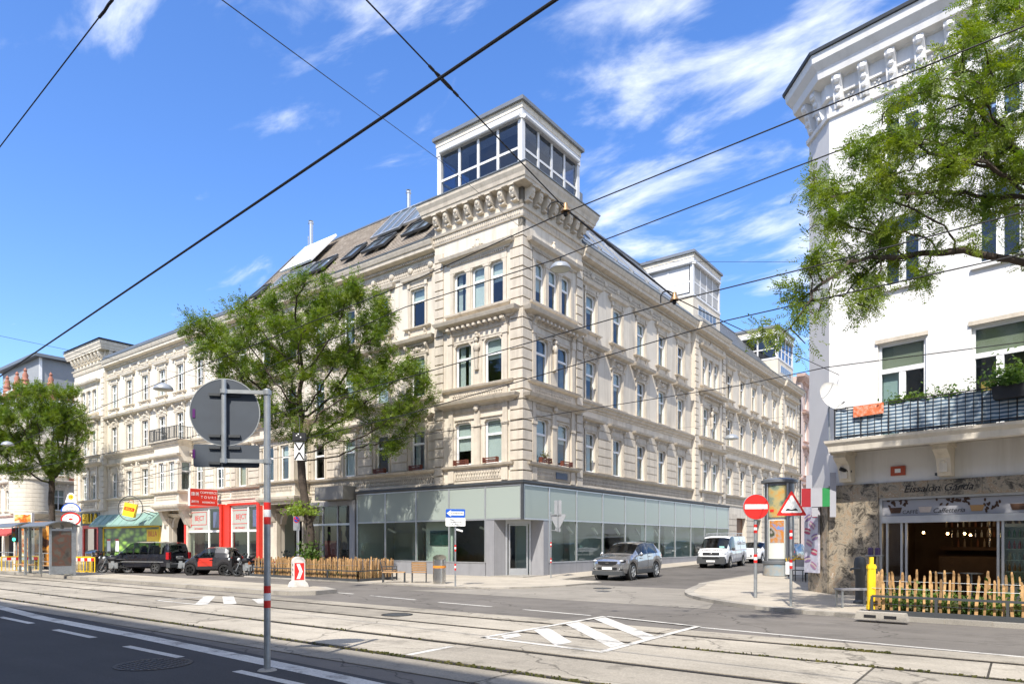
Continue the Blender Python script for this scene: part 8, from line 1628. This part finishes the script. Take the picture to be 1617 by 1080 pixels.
def tree(label, base, trunk, ells, n_att, step, leaf, bark, lmat, seed, tip=0.007, lean_n=8, trunk_r=None, sag=0.02, expo=2.25, infl=3.5, kill=0.5, shell=0.3, iters=80, leaf_r=0.022, per=3):
    rs = np.random.default_rng(seed); t = thing('street_tree', label, 'tree', base, group=None); b = np.array(base)
    P = []
    vol = np.array([e[1][0]*e[1][1]*e[1][2] for e in ells]); cnt = (vol**0.75/(vol**0.75).sum()*n_att).astype(int)+2
    for (c, r_), k in zip(ells, cnt):
        v = rs.normal(0,1,(k,3)); v /= np.linalg.norm(v,axis=1)[:,None]; u = rs.uniform(shell,1,(k,1))**(1/3); P.append(np.array(c)+v*u*np.array(r_))
    att = np.vstack(P)
    nodes = [np.array(p, float) for p in trunk]; full = [nodes[0]]; par = [-1]
    for i in range(1, len(nodes)):
        L_ = np.linalg.norm(nodes[i]-nodes[i-1]); k = max(1, int(L_/step))
        for q in range(1, k+1): full.append(nodes[i-1]+(nodes[i]-nodes[i-1])*q/k+(rs.normal(0,0.015,3) if q < k else 0)); par.append(len(full)-2)
    N, par = colonise(full, par, att, step, infl, kill, iters, rs, sag)
    n = len(N); rad = np.zeros(n); child = [0]*n; acc = np.zeros(n)
    for i in range(n-1, -1, -1):
        if child[i] == 0: acc[i] = tip**expo
        rad[i] = acc[i]**(1/1.95)
        if par[i] >= 0: acc[par[i]] += acc[i]; child[par[i]] += 1
    if trunk_r: rad = np.minimum(rad*(trunk_r/rad[0]) if rad[0] > 0 else rad, trunk_r); rad = np.maximum(rad, tip*0.6)
    q1 = MB(); q2 = MB()
    for i in range(1, n):
        p = par[i]; r0, r1 = rad[p], rad[i]
        if p == 0: r0 *= 1.25
        big = r1 > 0.045
        r0 = min(r0, r1*1.6)
        (q1 if big else q2).tube(N[p]-b, N[i]-b, r0, r1, 9 if big else 4, False)
    me = bpy.data.meshes.new('trunk'); me.from_pydata(q1.v, [], q1.f); me.polygons.foreach_set('use_smooth', [True]*len(me.polygons)); obj('trunk', me, bark, t)
    me = bpy.data.meshes.new('branches'); me.from_pydata(q2.v, [], q2.f); o = obj('branches', me, bark, t); o['kind'] = 'stuff'
    idx = np.where(acc <= 4.5*tip**expo)[0]; idx = idx[idx >= len(full)]
    k = leaf['n']; pick = idx[rs.random(len(idx)) < leaf.get('fill', 0.6)]; wgt = rs.gamma(1.6, 1.0, len(pick)); src = rs.choice(pick, k, p=wgt/wgt.sum()); B = N[src]+rs.normal(0, leaf['jit'], (k,3)); pd = N[src]-N[np.array([par[i] for i in src])]; pd /= np.linalg.norm(pd,axis=1)[:,None]+1e-9
    D = pd*0.5+rs.normal(0,0.7,(k,3)); D[:,2] -= leaf.get('droop',0.25); D /= np.linalg.norm(D,axis=1)[:,None]
    U = rs.normal(0,0.5,(k,3)); U[:,2] += 0.9; S = np.cross(D,U); S /= np.linalg.norm(S,axis=1)[:,None]+1e-9; NN = np.cross(S,D)
    l = leaf['len']*rs.uniform(0.6,1.25,(k,1)); ll = leaf['leaflet']; w = leaf['w']; Vs = []
    for m_ in range(leaf['pairs']):
        f = (m_+0.7)/leaf['pairs']; pos = B+D*l*f-np.array([0,0,1])*(leaf.get('curl',0.06)*f*f)*l/0.2
        sc_ = ll*(1-0.35*abs(f-0.45)*2)*rs.uniform(0.8,1.15,(k,1))
        for s in (-1,1):
            tipv = (S*s*0.85+D*0.5+NN*rs.normal(-0.15,0.2,(k,1)))*sc_; wv = D*w*0.9
            Vs.append(np.stack([pos, pos+tipv*0.5-wv, pos+tipv, pos+tipv*0.5+wv],1))
    tipq = (D*ll); pos = B+D*l; Vs.append(np.stack([pos,pos+tipq*0.5-S*w,pos+tipq,pos+tipq*0.5+S*w],1))
    V = np.concatenate(Vs,0).reshape(-1,3)-b; obj('crown', np_mesh('crown', V, np.arange(len(V)).reshape(-1,4)), lmat, t)
    return t
def ell_px(px, py, rx, ry, d, rd=None):
    c = atD(px, py, d); return ((c.x,c.y,c.z), (rx*d/F_PX, (rd or rx)*d/F_PX, ry*d/F_PX))
LM1 = leaf_mat('sophora_leaf', (0.12,0.18,0.026)); LM2 = leaf_mat('sophora_leaf_far', (0.12,0.18,0.026)); LM3 = leaf_mat('locust_leaf', (0.14,0.20,0.03))
# big tree inside the fence
D1 = 34.5; E1 = [ell_px(x,y,a,b,D1,min(a,130)) for x,y,a,b in ((525,472,95,24),(450,496,85,20),(565,500,70,26),(380,512,80,20),(320,540,34,18),(490,540,105,24),(380,560,75,20),(330,570,34,16),(580,560,70,26),(430,600,80,24),(530,600,75,26),(630,590,62,22),(665,615,28,16),(600,640,70,22),(450,650,60,18),(650,650,34,14),(555,680,60,18),(480,690,40,16),(600,705,40,14),(520,640,60,20),(640,680,30,12),(400,640,45,16))]
tb = Vector((-9.35,-5.3,PZ)); tr = [tb, Vector((-9.5,-5.4,2.2)), Vector((-9.95,-5.5,4.4)), Vector((-10.2,-5.5,6.3)), Vector((-10.35,-5.5,7.6))]
tree('large spreading street tree inside the picket fence before the beige house', tb, [tuple(p) for p in tr], E1, 1250, 0.34, dict(n=21000,jit=0.2,fill=0.68,len=0.30,pairs=4,leaflet=0.12,w=0.027,droop=0.1), M['bark'], LM1, 11, tip=0.010, trunk_r=0.20, kill=0.55, infl=4.5, sag=0.0)
tw_ = thing('ivy_shoots', 'light green shoots growing on the big tree trunk above the fence', 'plant', (-9.45,-5.45,PZ)); leafy('leaves', 900, 0.35, 0.25, 0.55, 0.09, M['leafB'], tw_, (0.05,-0.1,0.5), 21); leafy('leaves', 500, 0.55, 0.3, 0.4, 0.1, leaf_mat('bright_leaf',(0.16,0.24,0.04)), tw_, (-0.5,-0.2,3.1), 22)
q = MB()
for k in range(10): a = k*0.63; q.tube((0,0,0.1),(0.35*math.cos(a),0.25*math.sin(a),1.2+0.2*math.sin(k)),0.012,0.006,4)
q.tube((0,0,0.2),(-0.45,-0.2,3.4),0.015,0.01,4); obj('stems', q, M['bark'], tw_)
# left tree
D2 = 57.0; E2 = [ell_px(x,y,a,b,D2) for x,y,a,b in ((70,660,62,52),(45,640,60,32),(100,635,42,26),(20,670,40,40),(125,680,30,26),(60,715,60,30),(100,730,32,24),(15,730,30,30),(-15,690,40,50))]
tb = atD(83,0,57.5); tb = Vector((tb.x,tb.y,0.06)); tr = [tb, tb+Vector((0,0,3.0)), tb+Vector((-0.25,0,5.5)), tb+Vector((-0.4,0.1,7.2))]
tree('leafy street tree at the far left beside the tram stop', tb, [tuple(p) for p in tr], E2, 800, 0.4, dict(n=14500,jit=0.24,len=0.36,pairs=4,leaflet=0.15,w=0.036,droop=0.1), M['bark'], LM2, 12, tip=0.011, trunk_r=0.23, kill=0.65, infl=5, sag=0.0)
# right tree reaching into the picture
D3 = 13.2; E3 = [ell_px(x,y,a,b,12.0 if (y > 400 and x < 1310) else (14.6 if x < 1310 else D3),c) for x,y,a,b,c in ((1560,150,110,110,150),(1480,235,120,85,150),(1400,300,105,80,120),(1362,360,56,62,80),(1300,300,42,45,60),(1290,430,45,70,45),(1340,470,60,50,60),(1275,520,26,45,30),(1215,512,42,16,25),(1420,420,60,45,60),(1590,270,90,75,120),(1660,200,120,150,160),(1580,60,80,70,120),(1720,330,100,120,150),(1440,190,60,40,80),(1262,330,18,50,20),(1500,395,55,25,50))]
tb = Vector((21.9,-8.5,RZ)); tr = [tb, tb+Vector((-0.05,0,2.4)), tb+Vector((-0.2,-0.05,4.3)), tb+Vector((-0.45,-0.1,5.4))]
tree('honey locust tree reaching in over the pavement from the right', tb, [tuple(p) for p in tr], E3, 1000, 0.20, dict(n=11500,jit=0.11,len=0.24,pairs=7,leaflet=0.075,w=0.0135,fill=0.62,droop=0.3,curl=0.03), M['bark'], LM3, 17, tip=0.0045, trunk_r=0.17, kill=0.27, infl=3.5, sag=0.01, iters=130, leaf_r=0.014)

# ================================================================== OVERHEAD WIRES
def wire(label, pts, r, name='overhead_wire', sag=0.0, ext=True):
    P = [Vector(p) for p in pts]
    if ext: P = [P[0]+(P[0]-P[1]).normalized()*6]+P+[P[-1]+(P[-1]-P[-2]).normalized()*6]
    t = thing(name, label, 'cable', P[0]); q = MB()
    for i in range(len(P)-1): q.tube(P[i]-P[0], P[i+1]-P[0], r, r, 7, False)
    me = bpy.data.meshes.new('cable'); me.from_pydata(q.v, [], q.f); obj('cable', me, M['wire'], t); return t, P[0]
def wy(pts, Y): return [onY(x, y, Y) for x, y in pts]
wire('thick black cable crossing the sky from lower left to top centre', [atD(900,-15,5.7), atD(5,591,17.1)], 0.0165)
a_, b_ = atD(178,0,10.5), atD(0,232,13); t, o0 = wire('black span wire in the upper left corner of the sky', [a_, b_], 0.010); q = MB(); c0 = a_.lerp(b_,0.0)-o0; c1 = a_.lerp(b_,0.10)-o0; q.path([c0,c0.lerp(c1,0.3)+Vector((0,0,0.01)),c0.lerp(c1,0.6)-Vector((0,0,0.012)),c1],0.022,7); obj('splice', q, M['wire'], t)
wire('thin wire running down to the facade of the corner house', [atD(350,0,9), atD(690,250,22), atD(818,356,33.25)], 0.008, ext=False)
E_ = [(-60,735),(130,655),(258,602),(640,449),(870,345),(1617,42)]; wire('uppermost black tram wire passing the corner tower on the right', wy(E_, -17.0), 0.0105)
F_ = [(560,520),(640,485),(870,412),(960,377),(1214,280),(1617,127)]; wire('second black wire from the top on the right, above the hanging lamp', wy(F_, -12.0), 0.014)
wire('third black tram wire running behind the right tree', wy([(-60,760),(300,690),(640,597),(1063,476),(1280,422),(1617,335)], -15.0), 0.011)
wire('fourth black tram wire crossing the beige side street facade', wy([(300,735),(640,655),(1148,506),(1280,476),(1617,401)], -14.0), 0.011)
wire('lowest thin wire crossing the white house above its balcony', wy([(300,745),(560,703),(640,691),(1166,609),(1305,580),(1617,540)], -11.0), 0.010)
S1 = onY(893,330,-17.0); S2 = onY(1065,470,-15.0); hook = onY(1325,592,-3.15)
t, o0 = wire('span wire carrying the bell insulators, ending at a hook on the white house', [atD(578,0,8.2), S1, S1.lerp(S2,0.5)-Vector((0,0,0.03)), S2, atD(1141,507,15), hook], 0.0105, ext=False)
q = MB(); a_ = atD(578,0,8.2)-o0; b_ = S1-o0
for k in range(2): d0 = a_.lerp(b_,0.26); d1 = a_.lerp(b_,0.36); n_ = (d1-d0).cross(Vector((0,1,0.3))).normalized()*(0.022 if k else -0.022); q.path([d0,d0.lerp(d1,0.25)+n_,d0.lerp(d1,0.75)+n_,d1],0.009,5)
q.tube(a_.lerp(b_,0.245),a_.lerp(b_,0.265),0.02,0.02,7); q.tube(a_.lerp(b_,0.355),a_.lerp(b_,0.375),0.02,0.02,7); obj('turnbuckle', q, M['wire'], t)
q = MB(); q.tube(S1-o0, S2-o0, 0.017, 0.015, 7); obj('heavy_cable', q, M['wire'], t)
for p_, lab in ((S1,'bell-shaped tram wire insulator before the corner tower cornice'),(S2,'smaller tram wire suspension before the side street eaves')):
    t = thing('wire_suspension', lab, 'insulator', p_); s_ = 1.0 if p_ is S1 else 0.85; rv = Vector((RV[0],RV[1],0)); q = MB(); q.path([rv*(-0.30*s_)+Vector((0,0,-0.10)),rv*(-0.30*s_)+Vector((0,0,0.03)),rv*(-0.25*s_)+Vector((0,0,0.10)),rv*(-0.16*s_)+Vector((0,0,0.13)),rv*(-0.06)+Vector((0,0,0.1)),Vector((0,0,0.06))],0.012,6); obj('bracket', q, M['wire'], t)
    q = MB(); q.lathe([(0.0,0.1),(0.04,0.09),(0.045,0.03),(0.075,-0.02),(0.085,-0.05),(0.0,-0.045)],n=14); obj('bell', q, mat('brass_brown',(0.30,0.19,0.10),0.4,0.2,8,metal=0.5), t, smooth=40); q = MB(); q.lathe([(0.03,-0.05),(0.04,-0.1),(0.02,-0.13)],n=10); obj('clamp', q, M['black'], t)
def hang_lamp(p, r, label):
    t = thing('street_lamp', label, 'street lamp', p, group='lamps hanging over the street'); q = MB(); q.lathe([(0.0,r*0.62),(0.3*r,r*0.6),(r*0.7,r*0.42),(r*0.93,r*0.18),(r,0.0),(r,-r*0.1),(r*0.88,-r*0.12)],n=28); obj('housing', q, mat('lamp_grey',(0.32,0.34,0.36),0.4,0.06,4,metal=0.3), t, smooth=35)
    q = MB(); q.lathe([(r*0.88,-r*0.11),(r*0.6,-r*0.2),(0.0,-r*0.24)],n=28); obj('lens', q, mat('lamp_lens',(0.45,0.47,0.42),0.25,0.05,6), t, smooth=60); q = MB(); q.tube((0,0,r*0.6),(0,0,r*0.6+0.15),0.02,0.02,6); obj('hanger', q, M['wire'], t)
hang_lamp(onY(885,424,-12.0), 0.27, 'bell-shaped grey hanging street lamp before the corner facade'); hang_lamp(onX(1155,692,5.2), 0.42, 'grey hanging lamp over the side street'); hang_lamp(onY(258,614,-12.5), 0.40, 'hanging lamp left of the big round sign'); hang_lamp(onY(12,702,-9), 0.42, 'hanging lamp in the crown of the far left tree')
for (a, b, lab) in ((onX(1155,690,5.2)+Vector((-5.3,0,0.9)), onX(1155,690,5.2)+Vector((6,0,0.9)), 'thin span wire holding the side street lamp'), (onY(258,612,-12.5)+Vector((0,12.5,0.7)), onY(258,612,-12.5)+Vector((0,-20,0.9)), 'thin span wire holding the left hanging lamp'), (onY(1020,413,-3), onY(1260,414,-3), 'faint thin wire across the sky right of the corner house')): wire(lab, [a, b], 0.007, ext=False)
